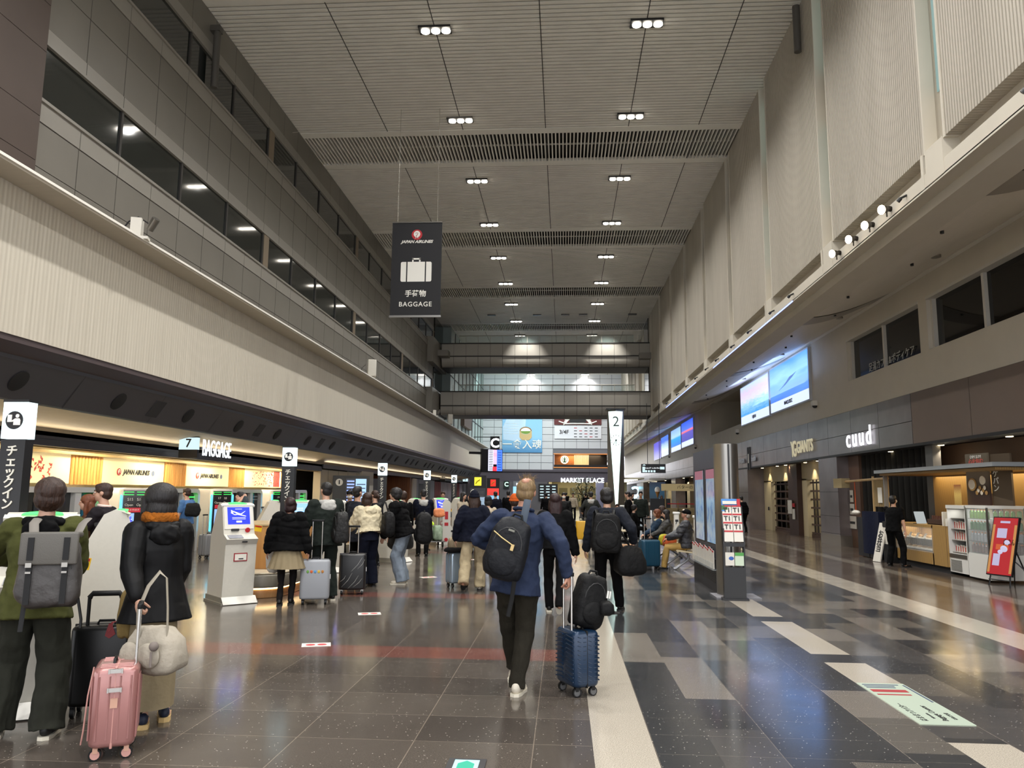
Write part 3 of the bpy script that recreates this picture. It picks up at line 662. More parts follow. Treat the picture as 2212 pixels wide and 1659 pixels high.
def totem(label, px_, Y, w, top, head, mid, scr, word):
    p = AY(px_, 1066, Y); t_ = thing('sign_totem', label, 'totem', (p.x, Y, 0), 0)
    MB().box(-w/2, w/2, 0, .25, 0, top).build('body', black, t_, smooth=False)
    MB().rbox(w*.42, .04, top-.55, top-.1, .015, 3, .01, (0, -.02)).build('square_logo', head, t_)
    MB().box(-w*.46, w*.46, -.02, 0, top-1.15, top-.68).build('header', mid, t_, smooth=False)
    MB().box(-w*.46, w*.46, -.02, 0, .75, top-1.16).build('screen', scr, t_, smooth=False)
    mb = MB()
    for k in range(7): mb.box(-w*.4, w*.36, -.025, 0, 1.05+.1*k, 1.065+.1*k)
    mb.build('lines', grey, t_, smooth=False)
    MB().cyl((0, -.01, .6), (0, -.02, .6), .09, n=14).build('white_mark', txtw, t_); 
    mb = MB().tube([(-.12, -.03, top-.45), (0, -.03, top-.3), (.12, -.03, top-.22)], .03, 5).tube([(-.1, -.03, top-.32), (.1, -.03, top-.3)], .02, 5); mb.build('emblem', M('gold', '#e0b050', .4) if word else M('pale_y', '#c9b01f', .5), t_)
totem('black sign totem with a yellow square on top', 1032, 42, .9, 2.55, glow('yellow_lit', '#f6ea3a', 1.1), M('dark_screen', '#20222b', .2), glow('pale_screen', '#b9d4ee', .6), 0)
totem('black sign totem with a red square and light blue screen', 1065, 52, .85, 2.6, glow('red_lit', '#e03024', 1.1), glow('red_lit2', '#df4038', 1.0), glow('blue_screen', '#8fc6ee', 1.0), 1)
p = AY(1331, 1066, 40.6); PH = AY(1331, 886, 40.6).z
t_ = thing('clock_pylon', 'tall metal pylon with a lit tapering white face, a clock and the number 2', 'clock pylon', (p.x, 40.6, 0))
MB().prism([(-.43, 0), (0, -.3), (.43, 0), (.3, .5), (-.3, .5)], 0, PH, 'z').build('body', steel, t_, smooth=False)
def pf(x, z): return (x, -.3+abs(x)/.43*.3-.015, z)
mb = MB()
zs = [.1, 2, 4, PH-.08]
for s_ in (-1, 1):
    q = [pf(s_*.003, .1), pf(s_*.37, PH-.08), pf(0, PH-.08), pf(0, .1)]
    mb.add(q, [(0, 1, 2, 3)] if s_ > 0 else [(3, 2, 1, 0)])
mb.build('lit_face', glow('pylon_lit', '#dffff6', 1.7), t_, smooth=False)
text('numeral', '2', .75, M('pylon_num', '#3a4042', .5), t_, (0, -.34, PH-.65))
mb = MB()
for k in range(12): a = PI/6*k; mb.cyl((.26*math.sin(a), -.33, PH-1.6+.26*math.cos(a)), (.26*math.sin(a), -.35, PH-1.6+.26*math.cos(a)), .025, n=6)
mb.build('clock_dial_marks', M('pylon_num', '#3a4042'), t_); mb = MB(); mb.cyl((0, -.33, PH-1.6), (0, -.36, PH-1.6), .05, n=8).cyl((0, -.345, PH-1.6), (0, -.345, PH-1.8), .015, n=6).cyl((0, -.345, PH-1.6), (-.14, -.345, PH-1.8), .012, n=6); mb.build('clock_hands', M('pylon_num', '#3a4042'), t_)
text('small_lettering', 'SEIKO', .09, M('pylon_num', '#3a4042'), t_, (0, -.33, PH-2.05))
MB().box(-.5, .5, -.36, .55, PH, PH+.06).build('cap', black, t_, smooth=False)
# ---- hanging baggage banner
YB_ = 22.7; a = AY(849, 481, YB_); b = AY(950, 683, YB_); w = (b.x-a.x)/2+.01; h = a.z-b.z
t_ = thing('hanging_banner', 'black hanging banner with red crest, white suitcase pictogram and the word BAGGAGE', 'banner', ((a.x+b.x)/2, YB_, b.z))
MB().box(-w, w, 0, .03, 0, h).build('cloth', M('banner_black', '#16161a', .7), t_, smooth=False)
MB().box(-w-.02, w+.02, -.02, .05, -.03, .03).box(-w, w, -.02, .05, h-.02, h+.01).build('rail', steel, t_, smooth=False)
for x in (-w*.8, w*.8): MB().cyl((x, .01, h), (x, .01, CEIL-b.z), .006, n=5).build('wire', M('wire', '#b5b0a5', .4), t_)
def crest(par, loc, r, rz=0):
    e = MB(); e.cyl((0, 0, 0), (0, -.006, 0), r, n=28); o = e.build('red_crest', jalred, par); o.location = loc; o.rotation_euler = (0, 0, rz)
    i = MB(); i.cyl((0, -.004, r*.12), (0, -.009, r*.12), r*.62, n=24); i.build('crest_field', txtw, o)
    c = MB(); c.tube([(-r*.35, -.011, r*.28), (-r*.05, -.011, r*.42), (r*.22, -.011, r*.3), (r*.12, -.011, 0), (-r*.1, -.011, -r*.25), (r*.0, -.011, -r*.6)], [r*.05, r*.08, r*.1, r*.12, r*.22, r*.3], 8, flat=.1); c.build('crane_mark', jalred, o)
    text('crest_letters', 'JAL', r*.42, txtw, o, (0, -.014, -r*.52), shear=.3, off=r*.012, ext=.002)
crest(t_, (.0, -.004, h*.865), .165)
text('lettering_airline', 'JAPAN AIRLINES', .125, txtw, t_, (0, -.004, h*.79), shear=.35, off=.004, sx=1.08)
mb = MB()
def rr(x0, x1, z0, z1, rad, cs):
    P = []
    for q, (cx, cz) in enumerate(((x1, z1), (x0, z1), (x0, z0), (x1, z0))):
        sx, sz = ((-1, -1), (1, -1), (1, 1), (-1, 1))[q]
        if cs[q]: P += [(cx+sx*rad+rad*math.cos(PI/2*(q+i/5)), cz+sz*rad+rad*math.sin(PI/2*(q+i/5))) for i in range(6)]
        else: P.append((cx, cz))
    return P
k_ = w/.69
mb.prism(rr(-.24*k_, .24*k_, h*.365, h*.575, .01, (0, 0, 0, 0)), -.006, 0).prism(rr(-.425*k_, -.275*k_, h*.365, h*.575, .05, (0, 1, 1, 0)), -.006, 0).prism(rr(.275*k_, .425*k_, h*.365, h*.575, .05, (1, 0, 0, 1)), -.006, 0)
mb.box(-.13, -.085, -.006, 0, h*.575, h*.61).box(.085, .13, -.006, 0, h*.575, h*.61).box(-.13, .13, -.006, 0, h*.598, h*.615); mb.build('suitcase_pictogram', txtw, t_, smooth=False)
text('lettering_japanese', '手荷物', .22, txtw, t_, (0, -.004, h*.235), off=.004)
text('lettering_baggage', 'BAGGAGE', .205, txtw, t_, (0, -.004, h*.125), sp=1.12, off=.002)
# thin cable under the ceiling
tag(MB().tube([(-8.6, 22.7, 12.9), (-6, 22.7, 13.15), (-3.7, 22.7, 13.3), (-2.7, 22.7, 13.28), (0, 22.7, 13.35), (5.7, 22.7, 13.45)], .006, 5).build('ceiling_cable', M('wire', '#b5b0a5')), 'thin slack cable strung below the slatted ceiling', 'cable')
# ---- counter wall: airline panels, wood slats
pan = M('lit_panel', '#e6d7a8', .6, emit='#ffe9b0', es=.3); tri = M('triangle_red', '#c24a42', .6); slw = wood('slat_wood', '#c98f45', '#e0ab62', (1, 1, .1), 12)
BX = -11.0
def wallthing(name, label, cat, y, z, X=BX, group=None): return thing(name, label, cat, (X, y, z), PI/2, group)
def jal_panel(y0, y1, nm):
    L_ = y1-y0; t_ = wallthing('airline_panel', nm, 'wall panel', (y0+y1)/2, 1.74)
    MB().box(-L_/2, L_/2, 0, .06, 0, .62).build('board', pan, t_, smooth=False)
    crest(t_, (-L_*.26, -.01, .31), .09)
    text('lettering', 'JAPAN AIRLINES', .17, txtk, t_, (.06, -.005, .31), shear=.3, off=.006)
    MB().cyl((L_*.3, -.005, .31), (L_*.3, -.012, .31), .07, n=18).build('blue_disc', M('alliance', '#6a7590', .4), t_)
jal_panel(17.88, 20.76, 'cream lit panel with the airline name and red crest, nearer of the two'); jal_panel(22.03, 24.93, 'cream lit panel with the airline name and red crest, farther of the two')
def tri_panel(y0, y1, side, label):
    L_ = y1-y0; t_ = wallthing('triangle_panel', label, 'wall panel', (y0+y1)/2, 1.74)
    MB().box(-L_/2, L_/2, 0, .06, 0, .62).build('board', pan, t_, smooth=False)
    mb = MB(); rng = random.Random(5+side)
    for i in range(150):
        u = rng.random()**1.5; x = -L_/2+.05+u*L_*.75 if side < 0 else L_/2-.2-u*L_*.75; z = .04+.5*rng.random(); s_ = (.075 if side < 0 else .04)*(1.2-.5*u)
        x = round(x/s_)*s_; z = round(z/s_)*s_; q = rng.randrange(4)
        T = [(0, 0), (s_, 0), (s_, s_), (0, s_)]; T.pop(q)
        if z+s_ < .6: mb.prism([(x+a, z+b_) for a, b_ in T], -.004-.0001*i, 0)
    if side > 0: mb.box(L_/2-.75, L_/2-.12, -.008, 0, .03, .6)
    mb.build('triangles', tri, t_, smooth=False)
    if side > 0: MB().box(L_/2-.1, L_/2-.05, -.02, 0, .03, .6).build('light_tube', glow('tube_warm', '#fff0cc', 5), t_, smooth=False)
tri_panel(13.7, 16.66, -1, 'cream lit panel scattered with red triangles, nearest to us'); tri_panel(26.2, 29.65, 1, 'cream lit panel with red triangles thickening to a red block')
tri_panel(7.0, 12.5, -1, 'cream lit panel behind the first check-in post')
for y0, nm in ((12.5, 'nearest the camera'), (16.67, 'left of the nearer airline panel'), (20.79, 'between the two airline panels'), (24.95, 'right of the farther airline panel'), (29.68, 'at the far end')):
    t_ = wallthing('wood_slat_screen', f'wood slat screen {nm}', 'wood screen', y0+.6, 1.72)
    mb = MB()
    for k in range(10): mb.cyl((-.54+.12*k, 0, 0), (-.54+.12*k, 0, .66), .044, n=10)
    mb.build('slats', slw, t_)
mb = MB()
mb.m(0).box(-10.05, -9.95, 5, 31, 2.4, 2.43).box(-10.9, -10.85, 5, 31, 2.38, 2.44)
struct('trim_9', mb, [M('gold_rail', '#c9ad74', .35, .4)], 'pale golden rails over the airline panels', smooth=False)
for k, y in enumerate(range(8, 31, 3)):
    o = MB().box(-.12, .12, -.75, .75, 0, .025).build('ceiling_tube_light', glow('tube_lit', '#fff2d0', 6), smooth=False); o.location = (-10.45, y, 2.585); tag(o, 'lit tube light under the low counter ceiling', 'light', 'tube lights over the check-in machines')
    lamp('counter_light', 'AREA', (-10.45, y, 2.55), 34, (1, .86, .62), size=.25, size_y=1.6)
lamp('cove_light', 'AREA', (-9.7, 17, 2.73), 26, (1, .86, .66), rot=(PI, .5, 0), size=.05, size_y=26)
lamp('cove_light', 'AREA', (-9.66, 50, 2.75), 45, (1, .9, .75), rot=(PI, .5, 0), size=.05, size_y=38)
# wall beyond the airline panels
bw = M('beige_wall', '#cbbfa4', .6, nz=.02); wd = wood('alcove_wood', '#7a4216', '#a3622a', (1, 1, .06), 10)
mb = MB(); X9 = -9.85
mb.m(0).box(X9-.3, X9, 31, 37.0, 0, 2.5)
for k in range(4): mb.m(4).box(X9-.001, X9+.004, 32+1.5*k, 32.01+1.5*k, 0, 2.5)
mb.m(1).box(X9-.6, X9+.15, 37, 39.2, 0, 2.6)
mb.m(4).box(X9-.3, X9+.02, 39.2, 41.4, 0, 2.3).m(2).box(X9-1.8, X9-1.7, 41.4, 50, 0, 2.6).box(X9-1.8, X9, 49.5, 50, 0, 2.6)
mb.m(1).box(X9-.2, X9+.1, 50, 51.2, 0, 2.5)
mb.m(3).box(X9-.3, X9, 51.2, 52.4, 0, 2.5).m(4).box(X9-.3, X9-.1, 52.4, 56, 0, 2.2).m(3).box(X9-.3, X9+.02, 52.4, 56, 2.2, 2.5).box(X9-.3, X9, 56, 59, 0, 2.5)
mb.m(3).box(X9-.3, X9, 75.5, 78, 0, 2.6)
struct('wall_left_lower', mb, [bw, white, wd, grey, dark], 'lower left wall with beige panels, a wood alcove and a lift', smooth=False)
for y in (42.5, 45, 47.5): lamp('alcove_light', 'SPOT', (X9-1.2, y, 2.55), 25, (1, .75, .45), size=.05, angle=2.0, blend=.8)
mb = MB(); stripes = [M('st_dark', '#3b1f22', .6), M('st_red', '#8b4a4c', .6), M('st_pale', '#b5adb8', .6)]
y = 59.0; k = 0
while y < 75.5:
    mb.m(0).box(X9-.3, X9-.05, y, y+.3, 0, 2.45); mb.m(1 if (y < 62 or 68.5 < y < 73) else 2).box(X9-.3, X9, y+.3, y+.62, 0, 2.45); y += .62
struct('wall_striped', mb, stripes, 'upright red and pale striped screen wall beside the lift', smooth=False)
# information totem
p = AX(743, 1066, -8.9)
t_ = thing('information_totem', 'dark grey information totem with a round i sign and flight display', 'totem', (-8.9, 32.2, 0), .35)
MB().box(-.75, .75, 0, .2, 0, 2.28).build('body', M('totem_grey', '#35342f', .4), t_, smooth=False)
MB().cyl((-.5, -.0, 2.0), (-.5, -.02, 2.0), .15, n=24).build('round_sign', txtw, t_); text('letter_i', 'i', .24, txtk, t_, (-.5, -.025, 2.0), off=.012)
mb = MB().m(0).box(-.22, .16, -.02, 0, .9, 2.15).m(1).box(.18, .62, -.02, 0, .9, 2.15)
for k in range(9): mb.m(2).box(-.18, .12, -.03, 0, .98+.13*k, 1.04+.13*k)
for k in range(4): mb.m(3).box(.22, .58, -.03, 0, 1.9-.16*k, 1.94-.16*k); mb.m(3).box(.22+.1*k, .28+.1*k, -.03, 0, 1.05, 1.35)
mb.build('display', [M('navy_scr', '#161a35', .2), glow('blue_scr2', '#a3c8f5', 1.1), glow('rows_lit', '#8fa5e8', 1.2), M('slate_txt', '#56627a', .4)], t_, smooth=False)
# hanging number boxes and BAGGAGE letters
def num_sign(n_, Y, x, lit=True, z0=2.66):
    t_ = thing('number_sign', {7: 'lit number 7 box sign beside the BAGGAGE lettering', 8: 'unlit number 8 box sign in front of the striped screen', 9: 'lit number 9 box sign left of the yellow-topped totem'}[n_], 'sign', (x, Y, z0), 0)
    MB().box(-.24, .24, 0, .1, .01, .31).build('lit_box', signw if lit else offw, t_, smooth=False)
    MB().box(-.24, .24, 0, .1, -.2, .01).build('dark_box', black, t_, smooth=False); MB().box(-.24, .24, 0, .1, .31, .33).build('top_cap', black, t_, smooth=False)
    MB().box(-.03, .03, .03, .06, .33, .6 if Y < 30 else .25).build('hanger', black, t_, smooth=False) if Y < 30 else None
    text('numeral', str(n_), .3, txtk, t_, (0, -.006, .16), off=.004)
_p = AX(407, 958, -9.35); num_sign(7, _p.y, -9.35, z0=_p.z-.16); num_sign(8, 61, -9.6, False); num_sign(9, 74, -9.4)
_b = tag(text('baggage_letters', 'BAGGAGE', .60, glow('lettering_soft', '#f4fbff', 1.15), None, (-9.2, 20.05, 2.68), PI/2, off=.002, sx=.62, ext=.01), 'lit white lettering BAGGAGE in front of the dark beam over the counters', 'sign')
MB().box(-1.5, 1.5, -.03, .03, -.03, -.015).box(-1.4, -1.35, -.02, .02, -.6, -.02).box(1.35, 1.4, -.02, .02, -.6, -.02).build('mount_bar', black, _b, smooth=False)
tag(text('baggage_letters', '総合案内', .34, txtglow, None, (-8.3, 37.2, 3.62), PI/2, off=.012, sx=.9, ext=.02), 'small lit lettering low on the white bulkhead far down', 'sign')
# ---- bag-drop machines
mw_ = M('machine_white', '#cfcdc8', .3, coat=.3); mblk = M('machine_black', '#0c0d0f', .12, spec=.8); grn = glow('green_led', '#3cff5a', 1.8); cyan = glow('cyan_led', '#4ad8ff', 2.2); dimg = M('dim_line', '#8a8a8c', .4)
def machine(y0, lit, label):
    t_ = thing('bag_drop_machine', label, 'bag-drop machine', (-9.95, y0, 0), PI/2, 'white-framed bag-drop machines')
    L_ = 3.35; zt = 1.66; R_ = .16; o = []; i_ = []
    for q, (cx, cz) in enumerate(((L_-R_, zt-R_), (R_, zt-R_))):
        for k in range(6): a = PI/2*(q+k/5); o.append((cx+R_*math.cos(a), cz+R_*math.sin(a)))
    o = [(L_, 0)]+o+[(0, 0)]
    w_ = .11; R2 = .1
    for q, (cx, cz) in enumerate(((L_-w_-R2, zt-w_-R2), (w_+R2, zt-w_-R2))):
        for k in range(6): a = PI/2*(q+k/5); i_.append((cx+R2*math.cos(a), cz+R2*math.sin(a)))
    i_ = [(L_-w_, 0)]+i_+[(w_, 0)]
    rings = []
    for (pa, pb) in zip(o, i_): rings.append([(pa[0], 0, pa[1]), (pa[0], 1.0, pa[1]), (pb[0], 1.0, pb[1]), (pb[0], 0, pb[1])])
    MB().loft(rings).build('arch', mw_, t_, norm=True)
    MB().box(w_, L_-w_, .12, 1.0, .35, zt-w_).build('glass_front', mblk, t_, smooth=False)
    MB().box(w_, L_-w_, .02, .5, 0, .36).build('belt_plinth', steel, t_, smooth=False)
    MB().box(L_-.95, L_-.75, .02, .14, .35, zt-.1).build('post', mw_, t_, smooth=False)
    mb = MB()
    for z in (1.42, 1.32): mb.box(L_-.7, L_-.15, .08, .115, z, z+.025)
    for z in (1.42, 1.32): mb.box(.3, .75, .08, .115, z, z+.02)
    mb.build('status_lights', grn if lit else dimg, t_, smooth=False)
    MB().box(1.3, 1.6, .1, .118, 1.1, 1.45).box(1.7, 1.95, .1, .118, 1.2, 1.4).build('inner_panel', M('inner_panel', '#33363a', .3), t_, smooth=False)
    return t_
machine(12.95, True, 'white-framed bag-drop machine behind the man in the dark cardigan'); machine(17.45, True, 'white-framed bag-drop machine in front of the man in the blue shirt'); machine(21.9, False, 'white-framed bag-drop machine with unlit bars'); machine(26.4, True, 'white-framed bag-drop machine farthest down the row')
machine(8.45, True, 'white-framed bag-drop machine behind the first check-in post')
def pillar(y, a, b_, label, yellow=False):
    t_ = thing('status_kiosk', label, 'status screen', (-9.55, y, 0), .62, 'upright status screens between bag-drop machines')
    MB().rbox(.62, .3, 0, 1.66, .1, 5, .06, (0, .16)).build('shell', mw_, t_)
    MB().box(-.24, .24, -.03, .02, .15, 1.6).build('screen_panel', mblk, t_, smooth=False)
    MB().box(-.30, -.275, -.035, .02, .5, 1.5).box(.275, .30, -.035, .02, .5, 1.5).build('edge_light', cyan, t_, smooth=False)
    mb = MB()
    for x in (-.13, .13):
        for z in (1.5, 1.56): mb.box(x-.1, x+.1, -.04, -.03, z, z+.012)
        mb.box(x*1.8-.006, x*1.8+.006, -.04, -.03, 1.5, 1.572)
    mb.build('green_arrows', grn, t_, smooth=False)
    text('bay_number', a+'   '+b_, .085, txtw, t_, (0, -.035, 1.4)); text('bay_state', 'Open   Open', .075, txtw, t_, (0, -.035, 1.28))
    MB().box(-.19, .19, -.04, -.03, 1.12, 1.22).build('red_bar', glow('bar_red', '#c02030', .8) if not yellow else glow('bar_yel', '#ffd84a', 1.0), t_, smooth=False)
    text('notice', 'お手続き', .05, txtw, t_, (0, -.042, 1.17), ext=.002)
    MB().box(-.19, -.0, -.04, -.03, .68, 1.1).box(-.19, .19, -.04, -.03, .42, .64).build('pale_display', glow('pale_blue', '#8fb8ff', 1.0), t_, smooth=False)
pillar(16.85, 'S15', 'S16', 'black status screen with cyan edges reading S15 S16'); pillar(21.3, '17', '18', 'black status screen with cyan edges reading 17 18'); pillar(25.8, '19', '20', 'status screen with a yellow notice behind the second check-in post', True); pillar(12.4, 'S13', 'S14', 'status screen beside the head of the person in olive')
# devices on the bulkhead
def cam_device(px_, py_, label, big):
    p = AX(px_, py_, -7.72); t_ = thing('bulkhead_speaker' if big else 'bulkhead_camera', label, 'speaker' if big else 'camera', (-7.72, p.y, 6.05), .3)
    if big:
        MB().box(-.3, .1, -.1, .25, 0, .08).build('bracket', black, t_, smooth=False); MB().rbox(.34, .4, .08, .75, .05, 4, .03, (.12, 0)).build('case', offw, t_); MB().tube([(-.2, 0, .1), (-.28, 0, .4), (-.12, 0, .55)], .012, 6).build('cable', black, t_)
    else:
        MB().box(-.25, .3, -.1, .1, .0, .05).box(.0, .18, -.1, .1, .05, .38).build('bracket', offw, t_, smooth=False); MB().cyl((.3, 0, .2), (.42, -.1, .38), .07, n=12).build('camera_head', steel, t_); MB().tube([(-.22, 0, .05), (-.05, 0, .32), (.1, 0, .42), (.3, 0, .3)], .014, 6).build('cable', black, t_)
cam_device(283, 505, 'small white camera on the bright edge of the bulkhead, left', False); cam_device(796, 806, 'white boxy loudspeaker on the bright edge of the bulkhead', True); cam_device(935, 893, 'small white camera far along the bulkhead edge', False); cam_device(968, 912, 'white boxy loudspeaker beside the lower footbridge', True)
# ================================================================== RIGHT SIDE: SHOPS, SCREENS
def Yx(px_, X=9.0): return AX(px_, 1066, X).y
def lit_picture(name, stops, es=1.0, ns=0, c2='#ffffff', axis=2, rotx=0):
    t = NT(name); g = t.coord(out='Generated'); sp = t.node('ShaderNodeSeparateXYZ'); t.link(g, sp.inputs[0])
    f = sp.outputs[axis]
    if ns:
        nz = t.noise(t.coord((1, 1, 3), 'Generated'), ns, 4); f = t.math('ADD', f, t.math('MULTIPLY', t.math('SUBTRACT', nz, .5), .5))
    c = t.ramp(f, stops); t.b.inputs['Base Color'].default_value = (.02, .02, .02, 1)
    t.put(t.b.inputs['Emission Color'], c); t.b.inputs['Emission Strength'].default_value = es; t.b.inputs['Roughness'].default_value = .3
    return t.m
def wall_screen(pa, pb, z0, z1, label, mat, word=None, cap=True):
    ya, yb = Yx(pb, XW-.06), Yx(pa, XW-.06); L_ = yb-ya; h = z1-z0
    t_ = thing('advertising_screen', label, 'screen', (XW-.06, (ya+yb)/2, z0), -PI/2)
    MB().box(-L_/2, L_/2, -.04, .06, 0, h).build('frame', M('screen_frame', '#b9bdc4', .35, .3), t_, smooth=False)
    m_ = .06; zc = h*.2 if cap else 0
    MB().box(-L_/2+m_, L_/2-m_, -.05, -.04, m_+zc, h-m_).build('picture', mat, t_, smooth=False)
    if cap: MB().box(-L_/2+m_, L_/2-m_, -.05, -.04, m_, m_+zc).build('caption_band', glow('cap_band', '#cfdcff', 1.0), t_, smooth=False)
    if word: text('lettering', word, h*.1, txtk, t_, (0, -.055, m_+zc*.5), off=.006)
    return t_
ms1 = lit_picture('pic_clouds', [(0, '#3f8fe0'), (.35, '#8fc0f0'), (.5, '#c9c8f0'), (.75, '#c8b8ec'), (1, '#a9c4f5')], 1.15, 9)
ms2 = lit_picture('pic_sea', [(0, '#4a78e8'), (.45, '#5d9af2'), (.6, '#7fb8f8'), (1, '#3f88f0')], 1.15, 2)
t_ = wall_screen(1608, 1671, 5.02, 6.98, 'large lit screen of pastel clouds over the shops, left of the pair', ms1, 'FUJIFILM')
t_ = wall_screen(1674, 1761, 5.05, 7.02, 'large lit screen of a misty blue island over the shops, right of the pair', ms2, 'MARQUESEZ')
mb = MB().prism([(-1.3, .85), (-.6, .98), (-.2, 1.08), (.3, 1.22), (.8, 1.25), (1.2, 1.3), (.6, 1.15), (-.3, .98)], -.056, -.05)
mb.build('island', glow('island', '#3f66b0', .8), t_, smooth=False)
wall_screen(1415, 1430, 4.9, 6.6, 'narrow purple lit screen far along the right wall', lit_picture('pic_purple', [(0, '#4640b0'), (1, '#5a54c8')], 1.1), None, False)
wall_screen(1431, 1447, 4.95, 6.75, 'lit blue and white screen beside the purple one', lit_picture('pic_snow', [(0, '#c8dcf8'), (.5, '#8fb0ee'), (.7, '#3f68e0'), (1, '#4a7cf0')], 1.1, 6))
wall_screen(1453, 1474.5, 5.0, 6.85, 'lit screen of turquoise sea under a pale sky', lit_picture('pic_turq', [(0, '#1f6fe0'), (.45, '#2f9af0'), (.55, '#9fc4f0'), (1, '#7fa4e8')], 1.1))
wall_screen(1476, 1502, 5.05, 6.95, 'lit screen of a blue dusk horizon with a red band', lit_picture('pic_dusk', [(0, '#3a3fa0'), (.42, '#5a50b0'), (.5, '#f0705a'), (.58, '#4f6ff0'), (1, '#1f4fe0')], 1.1))
for i, (q, nm) in enumerate(((1773, 'right of the big blue screen'), (1600, 'left of the cloud screen'), (1507, 'right of the dusk screen'), (1449, 'between the far screens'))):
    o = thing('dome_camera', f'small dome camera on the wall {nm}', 'camera', (XW-.05, Yx(q), 4.75)); MB().box(-.12, .06, -.11, .11, .05, .22).build('housing', offw, o); MB().ball((-.02, 0, .05), .09, 12, 8).build('dome', lampbox, o)
lamp('screen_glow', 'AREA', (XW-.4, 33, 6.0), 110, (.45, .6, 1), rot=(0, -PI/2-.9, 0), size=2, size_y=8)
# ---- shop fronts
pur = PM; brd = M('brown_door', '#654c3c', .45, nz=.06, nscale=1.2); crm = M('cream_tile', '#cdbf9c', .5); dk = M('shop_dark', '#17120f', .6); brl = M('brown_lower', '#3b2419', .5)
RX = 9.75
mb = MB()
y_ = lambda q: Yx(q)
mb.m(0).box(XW-.02, RX, y_(1812), y_(1772), 0, 2.95).box(XW-.02, RX, y_(1617), y_(1591), 0, 2.95)
for q in (1812, 1617):
    for z in (.38, .95, 1.75): mb.m(3).box(XW-.022, XW, y_(q), y_(q)+1.9, z, z+.012)
mb.m(1).box(RX, RX+.2, Yx(1651, RX), Yx(1617, RX)+1, 0, 2.95)
mb.m(2).box(RX, RX+.2, Yx(1770, RX)-3, Yx(1651, RX), 2.25, 2.95)
mb.m(2).box(RX, RX+.25, Yx(1666, RX), Yx(1651, RX), 0, 2.3).box(RX, RX+.25, Yx(1743, RX), Yx(1728, RX), 0, 2.3)
mb.m(4).box(RX-.2, RX+.05, Yx(1728, RX-.1), Yx(1708, RX-.1), 0, 2.95)
mb.m(2).box(RX+1.3, RX+1.4, 26, 40, 0, 2.95)
mb.m(0).box(XW, XW+.3, 40.5, 52, 0, 2.95)
ops = [(52.0, 63.5), (66, 76), (81, 89)]
prev = 52.0
for a, b_ in ops:
    if a > prev: mb.m(0).box(XW-.02, RX, prev, a, 0, 2.95)
    mb.m(1 if a in (81, 52.0) else 3).box(RX+.3, RX+.5, a, b_, 0, 2.95); mb.m(2).box(RX, RX+.4, b_-2.2, b_-.8, 0, 2.6); prev = b_
mb.m(0).box(XW-.02, RX, 89, 97, 0, 2.95); mb.m(3).box(XW+.1, XW+.2, 97, 116, 0, 2.95)
struct('wall_shops', mb, [pur, brd, crm, dk, brl], 'shop front walls: metal piers, brown doors and cream surrounds', smooth=False)
struct('trim_10', MB().box(XW-.03, RX, Yx(1812)-.05, Yx(1772)+.05, 0, .35), M('skirt_stone', '#6f685f', .4), 'stone plinth of the shop pier', smooth=False)
def shutter(pa, pb, label):
    ya, yb = Yx(pb, RX+.15), Yx(pa, RX+.15)
    t_ = thing('shutter', label, 'shutter', (RX+.15, (ya+yb)/2, 0), -PI/2); L_ = yb-ya; mb = MB()
    for k in range(7): mb.box(-L_/2, L_/2, -.01, .03, .12+.33*k, .19+.33*k)
    mb.box(-L_/2, L_/2, -.02, .05, 0, .1)
    mb.build('bars', M('shutter_brown', '#4b352a', .5), t_, smooth=False); mb = MB()
    for k in range(5): x = -L_/2+L_*k/4; mb.box(x-.04, x+.04, -.005, .02, 0, 2.25)
    mb.build('uprights', M('shutter_dark', '#241a15', .5), t_, smooth=False)
    mb = MB(); rng = random.Random(int(pa))
    for k in range(9):
        for s_ in range(5): mb.m(rng.randrange(3)).box(-L_/2+L_*k/9+.03, -L_/2+L_*(k+.8)/9, .7, .9, .25+.42*s_, .25+.42*s_+.15+.2*rng.random())
    o = mb.build('stock', [M('goods_a', '#7a6a5a', .7), M('goods_b', '#8f8a84', .7), M('goods_c', '#4a3c38', .7)], t_, smooth=False)
shutter(1666, 1708, 'closed lattice shutter in the cream shop front, left'); shutter(1743, 1772, 'closed lattice shutter in the cream shop front, beside the metal pier')
for q, X_, lab, w_ in ((1660, RX-.05, 'small dark keypad on the cream surround', .07), (1632, RX-.05, 'small socket low on the brown door', .05)):
    o = MB().box(-.03, 0, -w_, w_, -.08, .08).build('wall_switch', dark if q == 1660 else steel, smooth=False); o.location = (X_, Yx(q, X_), 1.0 if q == 1660 else .38); tag(o, lab, 'switch')
o = MB().box(-.03, 0, -.28, .28, -.28, .28).build('paper_notice', offw, smooth=False); o.location = (RX-.26, Yx(1709, RX-.2), 1.15); tag(o, 'white paper notice on the dark post between shutters', 'notice')
o = MB().m(0).box(-.03, 0, -.15, .15, .2, .35).m(1).box(-.03, 0, -.15, .15, -.3, .12).build('wall_stickers', [jalred, offw], smooth=False); o.location = (RX-.22, Yx(1720, RX-.1), .95); tag(o, 'small red and white stickers on the dark post', 'sticker')
for y0 in (29.5, 31.0, 33.7, 35, 37.6):
    lamp('shop_spot', 'SPOT', (RX-.22, y0, 2.88), 45, (1, .86, .6), size=.03, angle=1.5, blend=.5)
    o = MB().cyl((0, 0, -.01), (0, 0, .02), .06, n=12).build('shop_downlight', glow('warm_dl', '#ffe6b8', 8)); o.location = (RX-.35, y0, 2.9); tag(o, 'small round downlight under the shop fascia', 'downlight', 'downlights under the shop fascia')
